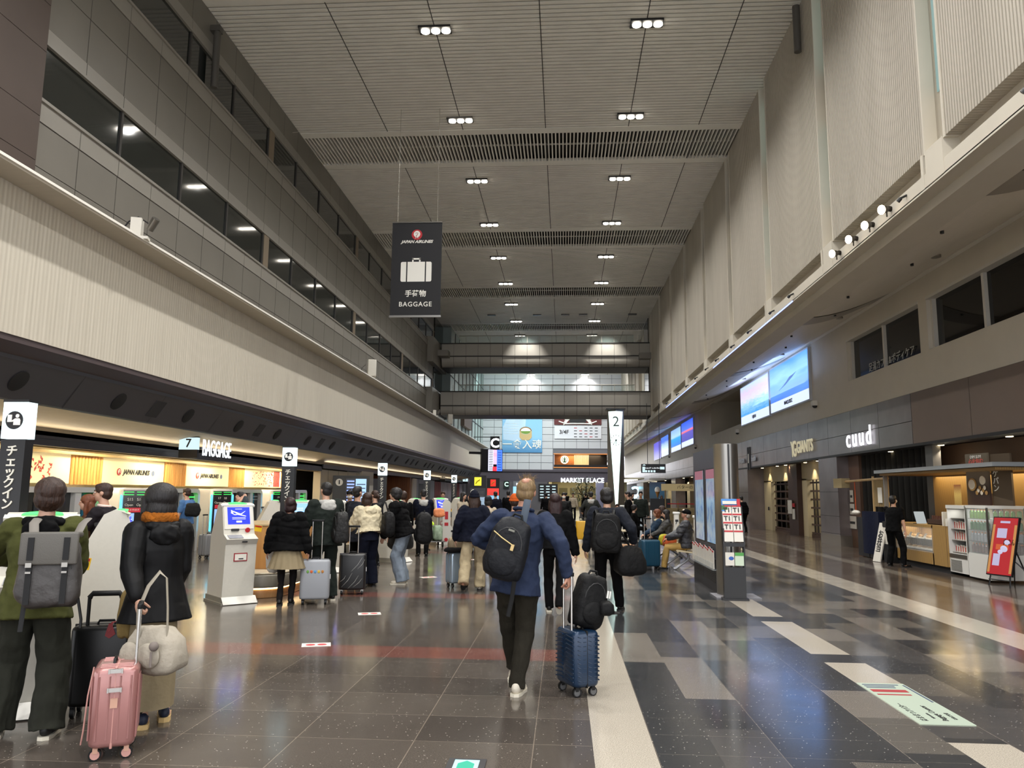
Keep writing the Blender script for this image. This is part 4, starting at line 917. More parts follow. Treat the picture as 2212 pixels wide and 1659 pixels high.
for y0 in (17, 20, 23, 54, 58, 62, 68, 73, 83, 87):
    lamp('shop_spot', 'SPOT', (XW+.5, y0, 2.85), 70, (1, .84, .62), size=.03, angle=2.0, blend=.7)
    o = MB().cyl((0, 0, -.01), (0, 0, .02), .07, n=12).build('shop_downlight', glow('warm_dl', '#ffe6b8', 8)); o.location = (XW+.4, y0, 2.9); tag(o, 'small round downlight under the shop fascia', 'downlight', 'downlights under the shop fascia')
lamp('shop_inside', 'AREA', (RX+.75, 33, 2.6), 40, (1, .9, .72), size=.5, size_y=9)
for y0 in (13.6, 15.2, 17.4, 19.2): lamp('wall_wash', 'SPOT', (9.75, y0, 2.9), 40, (1, .8, .55), rot=(0, .12, 0), size=.03, angle=1.1, blend=.6)
for y0 in (58, 64.8, 78, 80): lamp('pier_spot', 'SPOT', (XW-.4, y0, 2.8), 30, (1, .8, .5), size=.03, angle=1.2, blend=.5)
# signs on the fascia
def fsign(s_, q, z, size, label, mat, ext=.015, off=.01, sx=1.0, sp=1.0): return tag(text('shop_sign', s_, size, mat, None, (XW-.08, Yx(q), z), -PI/2, ext=ext, off=off, sx=sx, sp=sp), label, 'sign')
fsign('cuud', 1866, 3.38, .82, 'lit white four-letter lettering on the metal fascia', glow('cuud_lit', '#f2f6ff', 1.7), sp=1.35, off=.002)
fsign('GIANTS', 1747, 3.42, .62, 'cream raised capital lettering on the metal fascia', M('sign_cream', '#d8cfae', .5, emit='#d8cfae', es=.3), off=.01, sx=.9)
tag(text('shop_emblem', 'YG', .85, M('sign_cream'), None, (XW-.08, Yx(1723), 3.38), -PI/2, ext=.015, off=.012, sx=.75, sp=.55), 'cream raised interlocked monogram beside the cream lettering', 'emblem')
fsign('HANEDA', 1608, 3.3, .3, 'grey lettering left of the two upright bars on the fascia', M('sign_grey', '#c8ccd2', .4), .02, sx=.85)
fsign('South', 1634, 3.32, .34, 'grey lettering right of the two upright bars on the fascia', M('sign_grey', '#c8ccd2', .4), .02)
o = MB().m(0).box(-.03, 0, -.28, -.1, -.55, .55).box(-.03, 0, .1, .28, -.55, .55).m(1).box(-.04, 0, -.1, .1, -.22, .22).build('emblem_bars', [dark, offw], smooth=False); o.location = (XW-.03, Yx(1622), 3.38); tag(o, 'emblem of two dark upright bars on the fascia', 'emblem')
# hanging direction sign
p = AY(1410, 1012, 46)
t_ = thing('direction_sign', 'black hanging direction sign with lit white arrows and words', 'sign', (p.x, 46, p.z)); MB().box(-.66, .75, 0, .2, -.26, .26).box(-.3, -.27, .08, .11, .26, 3.85).box(.4, .43, .08, .11, .26, 3.85).build('box', black, t_, smooth=False)
mb = MB().box(-.6, -.45, -.01, 0, -.22, .1).prism([(-.6, .17), (-.5, .24), (-.4, .17)], -.01, 0).box(.42, .68, -.01, 0, -.05, .1)
for k in range(5): mb.box(-.6+.16*k, -.49+.16*k, -.01, 0, -.22, -.1)
mb.build('lit_marks', signw, t_, smooth=False); text('lettering', 'ショップ・レストラン', .085, txtglow, t_, (-.03, -.006, .02))
# brown notices wall by the cafe counter
mb = MB(); mb.m(0).box(9.35, 9.5, Yx(1858, 9.35), Yx(1816, 9.35), 0, 2.9)
mb.m(1).box(9.6, 9.7, Yx(2003, 9.6), Yx(1858, 9.6), 0, 2.95)
mb.m(2).box(9.2, 9.4, Yx(2020, 9.2), Yx(2004, 9.2), 0, 2.95)
mb.m(3).box(10.0, 10.1, 2, Yx(2014, 10), 0, 2.95)
struct('wall_cafe_front', mb, [brd, M('mesh_dark', '#1d1a16', .7), M('grey_column', '#5c5a58', .4), M('brown_wall', '#5c4636', .6, nz=.05)], 'brown and dark back walls around the noodle and tea stall', smooth=False)
mb = MB()
for k in range(16): y = Yx(2003, 9.5)+.38*k; mb.cyl((9.55, y, 0), (9.55, y, 2.95), .13, n=10)
tag(mb.build('curtain', M('curtain_dark', '#1b1a17', .9)), 'dark pleated curtain behind the wooden stall', 'curtain')
for i, (z, a, b_, lab) in enumerate(((1.62, .13, .19, 'small white notice, topmost on the brown panel'), (1.2, .18, .17, 'white torn notice in the middle of the brown panel'), (.78, .3, .2, 'white notice with dark writing, lowest on the brown panel'))):
    o = MB().m(0).box(-.02, 0, -a, a, -b_, b_).m(1).box(-.025, 0, -a*.7, a*.7, -.05, .03).build('notice', [offw, M('ink', '#3a3a3a', .6)] , smooth=False); o.location = (9.33, Yx(1840, 9.33), z); tag(o, lab, 'notice')
# ---- wooden stall
sw = NT('stall_wood'); co = sw.coord(); sp_ = sw.node('ShaderNodeSeparateXYZ'); sw.link(co, sp_.inputs[0])
f = sw.math('GREATER_THAN', sw.math('FRACT', sw.math('MULTIPLY', sw.math('ADD', sp_.outputs[1], sp_.outputs[0]), 22)), .22)
sw.put(sw.b.inputs['Base Color'], sw.mix(f, lin('#7d6038'), lin('#a5834c'))); sw.b.inputs['Roughness'].default_value = .5; SW = sw.m
t_ = thing('food_stall', 'wooden slatted food stall with a glass display front and grey roof edge', 'stall', (8.15, 17.4, 0))
mb = MB()
mb.m(0).box(0, .7, 0, .65, .14, 1.0).box(0, .7, 2.5, 2.9, .14, 1.0).box(0, .06, .6, 2.6, .14, .4).box(.0, .7, .6, 2.6, .92, 1.0).box(.62, .7, .6, 2.6, .14, 1.0)
mb.m(1).box(.05, .65, 0, 2.9, 0, .14)
mb.build('counter', [SW, blackm], t_, smooth=False)
gm = NT('display_glass'); gm.b.inputs['Base Color'].default_value = (.8, .85, .85, 1); gm.b.inputs['Alpha'].default_value = .16; gm.b.inputs['Roughness'].default_value = .03; GM = gm.m
MB().box(-.005, .005, .6, 2.6, .38, .94).build('display_glass', GM, t_, smooth=False)
MB().box(.08, .6, .65, 2.55, .66, .675).box(.08, .6, .65, 2.55, .42, .435).build('display_shelf', white, t_, smooth=False)
MB().box(-.15, 1.4, -2.3, 3.3, 2.2, 2.28).build('roof_edge', M('roof_grey', '#8f9496', .4), t_, smooth=False)
MB().box(1.0, 1.08, -2.2, -.4, .9, 2.2).box(1.0, 1.08, 1.0, 2.6, .9, 2.2).box(-.05, 1.35, -2.2, 3.2, 2.14, 2.19).box(1.0, 1.08, -.4, .1, 1.7, 2.2).build('slat_walls', SW, t_, smooth=False)
for q_ in ((.0, .08, 3.05, 3.13, 0, 2.2), (.95, 1.0, .2, .9, .9, 2.2), (1.0, 1.06, -2.3, -2.2, 0, 2.2)): MB().box(*q_).build('post', M('post_grey', '#6f6c68', .4), t_, smooth=False)
lamp('stall_light', 'AREA', (9.0, 17.6, 2.1), 30, (1, .78, .42), size=.6, size_y=4.5)
lamp('stall_light', 'AREA', (8.5, 19, .9), 6, (1, .9, .7), size=.3, size_y=1.8)
rng = random.Random(4); plates = [M('food_a', '#c9a36a', .6), M('food_b', '#e6ddc8', .6), M('food_c', '#a07a3c', .6)]
for k in range(14):
    y = 18.15+.125*(k % 7)*2; z = .677 if k < 7 else .437
    o = MB().m(1).cyl((0, 0, 0), (0, 0, .015), .1, n=12).m(rng.choice((0, 2))).ball((0, 0, .03), (.075, .075, .035), 10, 6).build('food_plate', plates); o.location = (8.38, y, z); tag(o, 'plate of food on the %s shelf of the stall display' % ('upper' if k < 7 else 'lower'), 'plate', 'plates on the %s display shelf' % ('upper' if k < 7 else 'lower'))
for k in range(5):
    o = MB().add([(0, -.06, 0), (0, .06, 0), (.05, .06, .1), (.05, -.06, .1)], [(0, 1, 2, 3)]).box(.0, .05, -.06, .06, -.01, 0).build('price_card', offw, smooth=False); o.location = (8.22, 18.2+.38*k, .69); tag(o, 'small white price card in the stall display', 'card', 'price cards in the display')
t_ = thing('menu_stand', 'white menu sheet standing on the stall counter', 'menu', (8.3, 18.9, 1.0), .3); MB().cb((0, 0, .14), (.26, .02, .28), rx=-.3).build('sheet', glow('menu_w', '#cfd8da', .5), t_, smooth=False); MB().box(-.12, .12, -.02, .1, 0, .01).build('foot', black, t_, smooth=False)
t_ = thing('bottle_crate', 'dark open crate of small bottles on the stall counter', 'crate', (8.4, 18.2, 1.0)); MB().box(-.1, .2, -.35, .35, 0, .015).box(-.1, -.08, -.35, .35, 0, .12).box(.18, .2, -.35, .35, 0, .12).build('tray', M('crate_wood', '#3a2418', .6), t_, smooth=False)
mb = MB()
for k in range(8): MB().cyl((.0, -.3+.085*k, .015), (.0, -.3+.085*k, .2), .03, .022, n=10).build('bottle', M('amber_bottle', '#4a2412', .15), t_)
t_ = thing('card_terminal', 'payment terminal and white leaflets on the end of the stall counter', 'terminal', (8.35, 17.65, 1.0), .4); MB().box(-.1, .1, -.08, .08, 0, .3).build('stand', grey, t_, smooth=False); MB().cb((0, -.1, .36), (.16, .02, .14), rx=-.2).build('screen', black, t_, smooth=False); MB().box(-.28, -.12, -.1, -.08, 0, .3).box(-.3, -.16, -.2, -.18, 0, .16).build('leaflets', offw, t_, smooth=False)
# hanging slatted frame, basket, and broom at the stall's far end
t_ = thing('bamboo_rack', 'bamboo frame with woven panel, long pole and wicker basket beside the stall', 'rack', (8.3, 21.1, 0))
MB().box(-.02, .02, -.5, -.44, 0, 2.15).box(-.02, .02, .44, .5, 0, 2.15).tube([(0, -.5, 2.08), (0, .5, 2.07), (0, 2.6, 2.04)], .035, 8).build('frame', wood('bamboo', '#a98a5c', '#c9ab78'), t_)
mb = MB()
for k in range(14): mb.box(-.01, .01, -.42+.06*k, -.385+.06*k, 1.35, 2.05)
mb.build('woven_panel', M('woven', '#8f7a54', .8), t_, smooth=False)
MB().box(-.12, .12, 2.5, 3.2, 1.86, 2.14).build('basket', M('wicker', '#a3936e', .9, bump=.9, bscale=60), t_, smooth=False)
MB().cyl((0, 1.8, 2.02), (0, 1.8, 1.2), .015, n=6).build('red_cord', M('orange_red', '#b5502a', .6), t_); MB().ball((0, 1.8, 1.16), (.09, .24, .07), 14, 8).build('white_ornament', offw, t_)
MB().box(-.03, -.02, -.15, .12, 1.45, 1.85).build('poster', offw, t_, smooth=False)
t_ = thing('fabric_screen', 'black folding screen with a navy cloth hung over it', 'screen', (8.1, 21.2, 0))
MB().box(0, .05, .35, 1.1, .02, 1.05).box(0, .05, -.5, .3, .02, 1.05).build('panel', black, t_, smooth=False)
mb = MB()
R = []
for z in (.12, .6, 1.1, 1.22):
    R.append([(-.05-.03*math.sin(7*u), .6-u*1.15, z) for u in [i/20 for i in range(21)]]+[(.12+.02*math.sin(5*u), .6-u*1.15, z) for u in [1-i/20 for i in range(21)]])
mb.loft(R); mb.build('navy_cloth', fabric('navy_cloth', '#0c1228', .9), t_, norm=True)
t_ = thing('leaning_board', 'white scroll board leaning beside the stall, with black brush lettering', 'board', (7.8, 20.3, 0), -PI/2+.2)
MB().cb((0, .12, .48), (.3, .03, .98), rx=-.25).build('board', offw, t_, smooth=False); text('lettering', 'お\n弁\n当', .22, txtk, t_, (0, .10, .5), tilt=PI/2-.25, line=.8)
t_ = thing('menu_box', 'small black stand with a white menu behind the shop worker', 'stand', (8.0, 20.15, 0), -PI/2); MB().box(-.2, .2, 0, .3, 0, 1.0).build('stand', black, t_, smooth=False); MB().box(-.15, .15, -.01, 0, .45, .85).build('menu', offw, t_, smooth=False)
# posters above the fridge
t_ = thing('steamer_poster', 'tall dark poster with steamer baskets and red lettering above the fridges', 'poster', (8.45, 16.55, 1.46), -PI/2+.1)
MB().box(-.36, .36, 0, .04, 0, 1.05).build('print', lit_picture('pic_steam', [(0, '#3a1c10'), (.3, '#20140c'), (.7, '#4a3c2c'), (1, '#5a5040')], .5), t_, smooth=False)
text('lettering_white', 'DIM SUM', .09, txtw, t_, (0, -.006, .98)); text('lettering_red', '心を包む\n手作り点心', .12, M('salmon', '#c9645a', .5), t_, (0, -.006, .82), off=.004)
mb = MB().m(0).cyl((-.16, -.005, .42), (-.16, -.02, .42), .13, n=20).m(1).cyl((-.16, -.02, .42), (-.16, -.03, .42), .1, n=20).m(1).cyl((.18, -.005, .5), (.18, -.02, .5), .09, n=16)
for k in range(7): mb.m(1 if k % 2 else 0).ball((-.02+.05*k, -.015, .25+.05*(k % 3)), (.045, .01, .045), 10, 6)
mb.build('dim_sum', [M('steamer', '#b08a52', .6), M('bun_white', '#e6dcc8', .6)], t_)
t_ = thing('side_poster', 'dark poster with tall white Japanese lettering beside the steamer poster', 'poster', (8.6, 15.95, 1.46), -PI/2+.2); MB().box(-.26, .26, 0, .04, 0, 1.02).build('print', M('taupe', '#5a4c3c', .6), t_, smooth=False); text('lettering', 'ア\nゲ\nパ\nン', .16, txtw, t_, (-.14, -.006, .55), line=.9)
t_ = thing('gold_poster', 'small gold framed food poster on top of the fridges', 'poster', (8.3, 17.1, 1.46), -PI/2+.1); MB().box(-.11, .11, 0, .02, 0, .42).build('print', lit_picture('pic_gold', [(0, '#b08a40'), (.5, '#e0b860'), (1, '#a05a30')], .5, 8), t_, smooth=False)
# fridges
fwh = M('fridge_white', '#d9d8d2', .35)
t_ = thing('drink_fridge', 'white open-fronted chiller cabinet stocked with red and white boxes', 'fridge', (8.2, 17.02, 0), -PI/2)
mb = MB().m(0).box(-.38, .38, 0, .6, .06, .45).box(-.38, -.35, 0, .6, .45, 1.45).box(.35, .38, 0, .6, .45, 1.45).box(-.38, .38, .55, .6, .45, 1.45).box(-.38, .38, -.02, .6, 1.38, 1.45).m(1).box(-.36, .36, -.01, .0, .36, .44)
mb.build('cabinet', [fwh, steel], t_, smooth=False)
mb = MB()
for r in range(10): mb.box(-.32, .12, -.012, 0, .1+.023*r, .112+.023*r)
mb.build('vent_grille', M('vent_grey', '#8b8a85', .5), t_, smooth=False)
for k, z in enumerate((.47, .72, .95, 1.18)):
    MB().box(-.34, .34, .05, .5, z-.015, z).build('shelf', steel, t_, smooth=False)
for z in (.47, .72, .95):
    for k in range(7):
        h_ = (.17, .15, .19)[int(z*4) % 3]*(1, .9, 1.05)[k % 3]
        o = MB().m(0).box(-.04, .04, 0, .12, 0, h_).m(1).box(-.041, -.01, -.003, .0, .02, h_-.02).build('snack_box', [offw, M('box_red', '#b93a30', .5)], smooth=False)
        # boxes stand on the shelves: world position from the cabinet's frame
        q = Matrix.Translation((8.2, 17.02, 0)) @ Euler((0, 0, -PI/2)).to_matrix().to_4x4() @ Vector((-.29+.095*k, .12, z))
        o.location = q; o.rotation_euler = (0, 0, -PI/2); tag(o, 'red and white box on a shelf of the open chiller', 'box', 'boxes in the open chiller')
lamp('fridge_light', 'AREA', (8.35, 17.02, 1.36), 1.4, (1, .97, .9), size=.2, size_y=.6)
t_ = thing('glass_fridge', 'glass-sided drinks fridge with rows of green bottles', 'fridge', (8.5, 16.1, 0))
mb = MB().m(0).box(-.36, .36, -.4, .4, .05, .52).box(-.36, .36, -.4, .4, 1.4, 1.46).m(1)
for x in (-.35, .35):
    for y in (-.39, .39): mb.box(x-.015, x+.015, y-.015, y+.015, .5, 1.42)
mb.build('cabinet', [fwh, steel], t_, smooth=False)
MB().box(-.355, -.35, -.39, .39, .52, 1.4).box(-.35, .35, -.395, -.39, .52, 1.4).build('glass', GM, t_, smooth=False)
for z in (.54, .76, .98, 1.2): MB().box(-.33, .33, -.37, .37, z-.01, z).build('shelf', steel, t_, smooth=False)
for z, c in ((.54, '#5a3a34'), (.76, '#8f9498'), (.98, '#2f6a2a'), (1.2, '#6a8f2a')):
    for k in range(6):
        for side in (0, 1):
            o = MB().m(0).cyl((0, 0, 0), (0, 0, .13), .034, n=10).cyl((0, 0, .13), (0, 0, .16), .034, .014, n=10).m(1).cyl((0, 0, .16), (0, 0, .18), .015, n=8).build('bottle', [M('drink_'+c[1:], c, .2), M('cap_o', '#d8823a', .4)])
            o.location = (8.5+(-.3 if side == 0 else -.27+.11*k), 16.1+(-.32+.12*k if side == 0 else -.33), z+.001) if not (side == 1 and k == 0) else (8.5+.3, 16.1-.33, z+.001)
            tag(o, 'bottle on the %s shelf of the glass fridge' % {.54: 'lowest', .76: 'second', .98: 'third', 1.2: 'top'}[z], 'bottle', 'bottles on shelf %s of the glass fridge' % {.54: 'one', .76: 'two', .98: 'three', 1.2: 'four'}[z])
lamp('fridge_light', 'AREA', (8.45, 16.1, 1.38), 4, (.95, 1, .97), size=.5, size_y=.6)
# A-frame sign
t_ = thing('easel_sign', 'red lit menu board on a black easel, with white buns pictured', 'sign', (7.96, 15.1, 0), -PI/2+.35)
ti = -.27
def tb(mb, x0, x1, d0, d1, h0, h1):      # box in the tilted board plane
    c, s_ = math.cos(ti), math.sin(ti); vs = []
    for z in (h0, h1):
        for y in (d0, d1):
            for x in (x0, x1): vs.append((x, y*c-z*s_, .2+y*s_+z*c))
    return mb.add(vs, [(0, 2, 3, 1), (4, 5, 7, 6), (0, 1, 5, 4), (2, 6, 7, 3), (0, 4, 6, 2), (1, 3, 7, 5)])
tb(MB(), -.27, .27, 0, .04, 0, 1.1).build('frame', black, t_, smooth=False)
mb = MB(); tb(mb.m(0), -.25, .25, -.006, 0, .02, 1.08); tb(mb.m(1), -.25, -.2, -.008, 0, .05, .95); tb(mb.m(1), .2, .25, -.008, 0, .05, .95); tb(mb.m(2), -.14, .06, -.012, 0, .7, .88); tb(mb.m(2), -.16, -.02, -.012, 0, .18, .4); tb(mb.m(3), -.13, .13, -.01, 0, .48, .58)
tb(mb.m(2), -.1, .1, -.012, 0, .98, 1.02)
mb.build('print', [glow('easel_red', '#b8141f', .7), glow('easel_gold', '#c98a4a', .7), glow('easel_pale', '#c8c0e0', .65), glow('easel_or', '#e0602a', .6)], t_, smooth=False)
mb = MB(); c, s_ = math.cos(ti), math.sin(ti)
for x, z, r in ((.05, .5, .075), (.1, .62, .06), (-.02, .44, .05)): mb.ball((x, -.02*c-z*s_, .2+z*c), (r, .02, r*.8), 14, 8)
mb.build('buns', glow('buns', '#d0cbe8', .7), t_)
text('lettering', '肉まん', .13, M('ink_y', '#2a1408', .5), t_, (.14, -.62*s_-.02, .2+.62*c), tilt=PI/2+ti, sx=.6)
MB().tube([(-.22, .0, 0), (-.2, .05, .25)], .014, 6).tube([(.22, .0, 0), (.2, .05, .25)], .014, 6).tube([(0, .75, 0), (0, .3, .95)], .014, 6).cyl((-.22, .01, .12), (.22, .01, .12), .012, n=6).tube([(-.3, .7, 0), (0, .4, .45), (.3, .7, 0)], .012, 6).build('easel_legs', black, t_)
# far pastry stall
t_ = thing('pastry_stall', 'cream pastry stall with a lettered awning board far along the shops', 'stall', (7.5, 51.0, 0))
MB().box(-.9, 1.4, 0, 1.2, 0, .65).box(-1.1, 1.4, .2, 1.4, .65, .75).build('counter', M('stall_cream', '#a08f66', .6), t_, smooth=False)
MB().box(-1.2, 1.4, 0, .1, 1.85, 2.3).build('awning_board', M('awning', '#b9a67a', .6, emit='#b9a67a', es=.2), t_, smooth=False); MB().box(-1.0, -.92, 0, .08, 0, 1.9).box(-.2, -.12, 0, .08, 0, 1.2).build('post', M('stall_post', '#8f7a54', .5), t_, smooth=False)
text('lettering', 'バターの', .26, txtk, t_, (.3, -.02, 2.08)); MB().box(-.9, .9, -.5, -.45, 1.0, 1.06).build('red_belt', red, t_, smooth=False); MB().box(-1.9, -.6, .3, .4, .6, 1.35).build('black_board', black, t_, smooth=False)
t_ = thing('ice_cream_poster', 'dark blue poster of an ice cream cone in the far shop front', 'poster', (8.9, 70, .95), -.1); MB().box(-1.3, .1, 0, .08, 0, 1.75).build('print', lit_picture('pic_ice', [(0, '#1a2a30'), (.5, '#123a50'), (1, '#0a1a30')], .8), t_, smooth=False)
MB().m(0).cyl((-.6, -.01, .35), (-.6, -.02, .9), .03, .2, n=12).m(1).ball((-.6, -.03, 1.05), (.25, .05, .3), 12, 8).build('cone', [M('cone', '#a8763a', .6), txtw], t_); MB().box(-1.4, .2, -.02, .06, -.3, -.05).box(-1.3, .1, -.02, .06, 1.9, 2.1).build('caption', offw, t_, smooth=False)
t_ = thing('round_arrow_sign', 'lit pale round arrow emblem on the far dark wall', 'sign', (AY(1372, 1062, 95).x, 95, AY(1372, 1062, 95).z)); MB().tube([(.5*math.cos(a), 0, .5*math.sin(a)) for a in [2.4-4.2*i/12 for i in range(13)]], .14, 8).ball((0, 0, -.7), .22, 10, 6).build('ring', glow('arrow_lit', '#a8e8ff', 3), t_)
# ================================================================== FURNITURE, KIOSKS, LUGGAGE
kw = M('kiosk_shell', '#c4c0b4', .4, nz=.02); kw2 = M('kiosk_front', '#d2cfc6', .35); kbase = M('kiosk_base', '#7d786c', .45)
scr_blue = lit_picture('kiosk_blue', [(0, '#1530ff'), (1, '#1a3cff')], 1.0); scr_pale = glow('kiosk_pale', '#8fc0ff', 1.1)
TLT = math.atan2(.11, .38)
def onface(mb, x0, x1, s0, s1, d0, d1, o=(-.135, 1.0)):     # boxes on the kiosk's sloping face; s runs up the slope
    c, sn = math.cos(TLT), math.sin(TLT); vs = []
    for s_ in (s0, s1):
        for d in (d0, d1):
            for x in (x0, x1): vs.append((x, o[0]+s_*sn-d*c, o[1]+s_*c+d*sn))
    return mb.add(vs, [(0, 1, 3, 2), (4, 6, 7, 5), (0, 4, 5, 1), (2, 3, 7, 6), (0, 2, 6, 4), (1, 5, 7, 3)])
def kiosk(x, y, rz, label, pale=False, note=True):
    t_ = thing('check_in_kiosk', label, 'kiosk', (x, y, 0), rz, 'self check-in kiosks')
    prof = [(-.20, .09), (-.24, .84), (-.29, .92), (-.14, .985), (-.02, 1.40), (.0, 1.43), (.08, 1.44), (.16, 1.40), (.38, .95), (.40, .09)]
    w = .23
    mb = MB(); mb.add([(-w, a, b_) for a, b_ in prof]+[(w, a, b_) for a, b_ in prof], [tuple(range(9, -1, -1)), tuple(range(10, 20))]+[(i, (i+1) % 10, (i+1) % 10+10, i+10) for i in range(10)])
    mb.build('body', kw, t_, angle=14, norm=True)
    MB().prism([(-.27, -.3), (.27, -.3), (.27, .42), (-.27, .42)], 0, .03, 'z').prism([(-.25, -.24), (.25, -.24), (.25, .41), (-.25, .41)], .03, .1, 'z').m(1).add([(-.25, -.33, .01), (.25, -.33, .01), (.25, -.235, .105), (-.25, -.235, .105), (-.25, -.25, .0), (.25, -.25, .0)], [(0, 1, 2, 3)]).build('base', [kbase, kw2], t_, smooth=False)
    onface(MB(), -.215, .215, .06, .42, 0, .012).build('bezel', kw2, t_, smooth=False)
    s_ = onface(MB(), -.165, .165, .13, .385, .012, .016).build('screen', scr_pale if pale else scr_blue, t_, smooth=False)
    mb = MB()
    if pale:
        for k in range(4): onface(mb, -.12, .06, .16+.04*k, .166+.04*k, .016, .019)
    else:
        for k in range(2): onface(mb, -.10, .10, .205+.02*k, .209+.02*k, .016, .018)
        onface(mb, -.04, .04, .155, .18, .016, .019); onface(mb, -.05, .05, .355, .36, .016, .019)
        c, sn = math.cos(TLT), math.sin(TLT)
        def q(px_, s__): return (px_, -.135+s__*sn-.02*c, 1.0+s__*c+.02*sn)
        mb.tube([q(-.12, .30), q(-.06, .27), q(.04, .285), q(.10, .325)], [.004, .016, .018, .003], 8, flat=.3)
        mb.add([q(-.02, .28), q(.03, .285), q(-.09, .33), q(-.10, .325)], [(0, 1, 2, 3)]); mb.add([q(-.02, .27), q(.03, .275), q(.11, .25), q(.10, .245)], [(0, 1, 2, 3)]); mb.add([q(-.11, .29), q(-.08, .29), q(-.10, .34), q(-.115, .34)], [(0, 1, 2, 3)])
    mb.build('screen_marks', glow('screen_white', '#ffffff', 1.5), s_, smooth=False)
    mb = MB()
    for k in range(9):
        a = PI*k/8; 
    mb.add([(-.14*math.cos(PI*k/10), -.02+.0, 1.425+.018*math.sin(PI*k/10)) for k in range(11)]+[(-.14*math.cos(PI*k/10), .06, 1.43+.018*math.sin(PI*k/10)) for k in range(11)], [(k, k+1, k+12, k+11) for k in range(10)]+[tuple(range(10, -1, -1))])
    mb.build('status_light', glow('kiosk_green', '#4aff6a', 2.0), t_)
    MB().add([(-.25, -.04, 1.40), (.25, -.04, 1.40), (.25, .02, 1.425), (-.25, .02, 1.425), (-.25, -.03, 1.375), (.25, -.03, 1.375)], [(0, 1, 2, 3), (4, 5, 1, 0)]).build('brow', kw2, t_, smooth=False)
    onface(MB(), -.12, -.01, .03, .06, 0, .03).build('card_slot', black, t_, smooth=False)
    c_ = MB().cyl((.12, -.135, 1.045), (.12, -.15, 1.04), .036, n=16).build('round_sticker', jalred, t_)
    MB().add([(-.19, -.275, .937), (.02, -.275, .937), (.02, -.17, .978), (-.19, -.17, .978)], [(0, 1, 2, 3)]).build('scanner', M('scanner_grey', '#8f9096', .15), t_, smooth=False)
    o = MB().m(0).box(-.1, .1, -.235, -.21, .60, .72).m(1).box(-.085, .085, -.24, -.21, .615, .705).m(2).box(-.03, .04, -.243, -.21, .63, .645).build('return_slot', [M('slot_red', '#8f1f28', .5), offw, dark], t_, smooth=False)
    MB().box(.0, .07, -.29, -.26, .87, .89).build('receipt_slot', black, t_, smooth=False)
    MB().tube([(w, .05, 1.36), (w+.02, .12, 1.25), (w+.02, .22, 1.22), (w+.01, .26, 1.3)], .006, 6).box(w, w+.03, .2, .26, 1.28, 1.31).build('security_cable', black, t_)
    if note: MB().m(0).cb((w+.06, -.12, 1.06), (.13, .004, .09), rz=.3, ry=.15).m(1).cb((w+.06, -.123, 1.09), (.12, .004, .02), rz=.3, ry=.15).build('yellow_tag', [yel, jalred], t_, smooth=False)
    return t_
R_ = math.radians
kiosk(-3.98, 5.75, R_(30), 'white check-in kiosk with pale blue screen in front of the person in olive', True)
kiosk(-4.02, 6.95, R_(118), 'large beige back of a check-in kiosk beside the woman in the rust scarf')
kiosk(-4.86, 11.38, R_(44), 'white check-in kiosk with bright blue screen standing alone in front of the wooden desk')
kiosk(-5.6, 14.95, R_(118), 'back of a check-in kiosk beyond the wooden desk with the yellow notice')
kiosk(-4.75, 15.9, R_(20), 'check-in kiosk with blue screen between the hooded man and the girl in cream')
kiosk(-5.35, 15.6, R_(20), 'check-in kiosk with pale screen seen between the puffer girl and the hooded man', True)
kiosk(-3.95, 18.3, R_(70), 'check-in kiosk in front of the youth in the black puffer jacket')
kiosk(-4.05, 21.5, R_(130), 'back of a check-in kiosk left of the navy jacket with grey hood')
kiosk(-3.95, 24.9, R_(35), 'far check-in kiosk with blue screen beside the luggage cart')
kiosk(-3.6, 27.0, R_(120), 'back of the farthest check-in kiosk, right of the far blue screen')
kiosk(-4.3, 22.6, R_(120), 'back of a far check-in kiosk behind the youth in the puffer jacket')
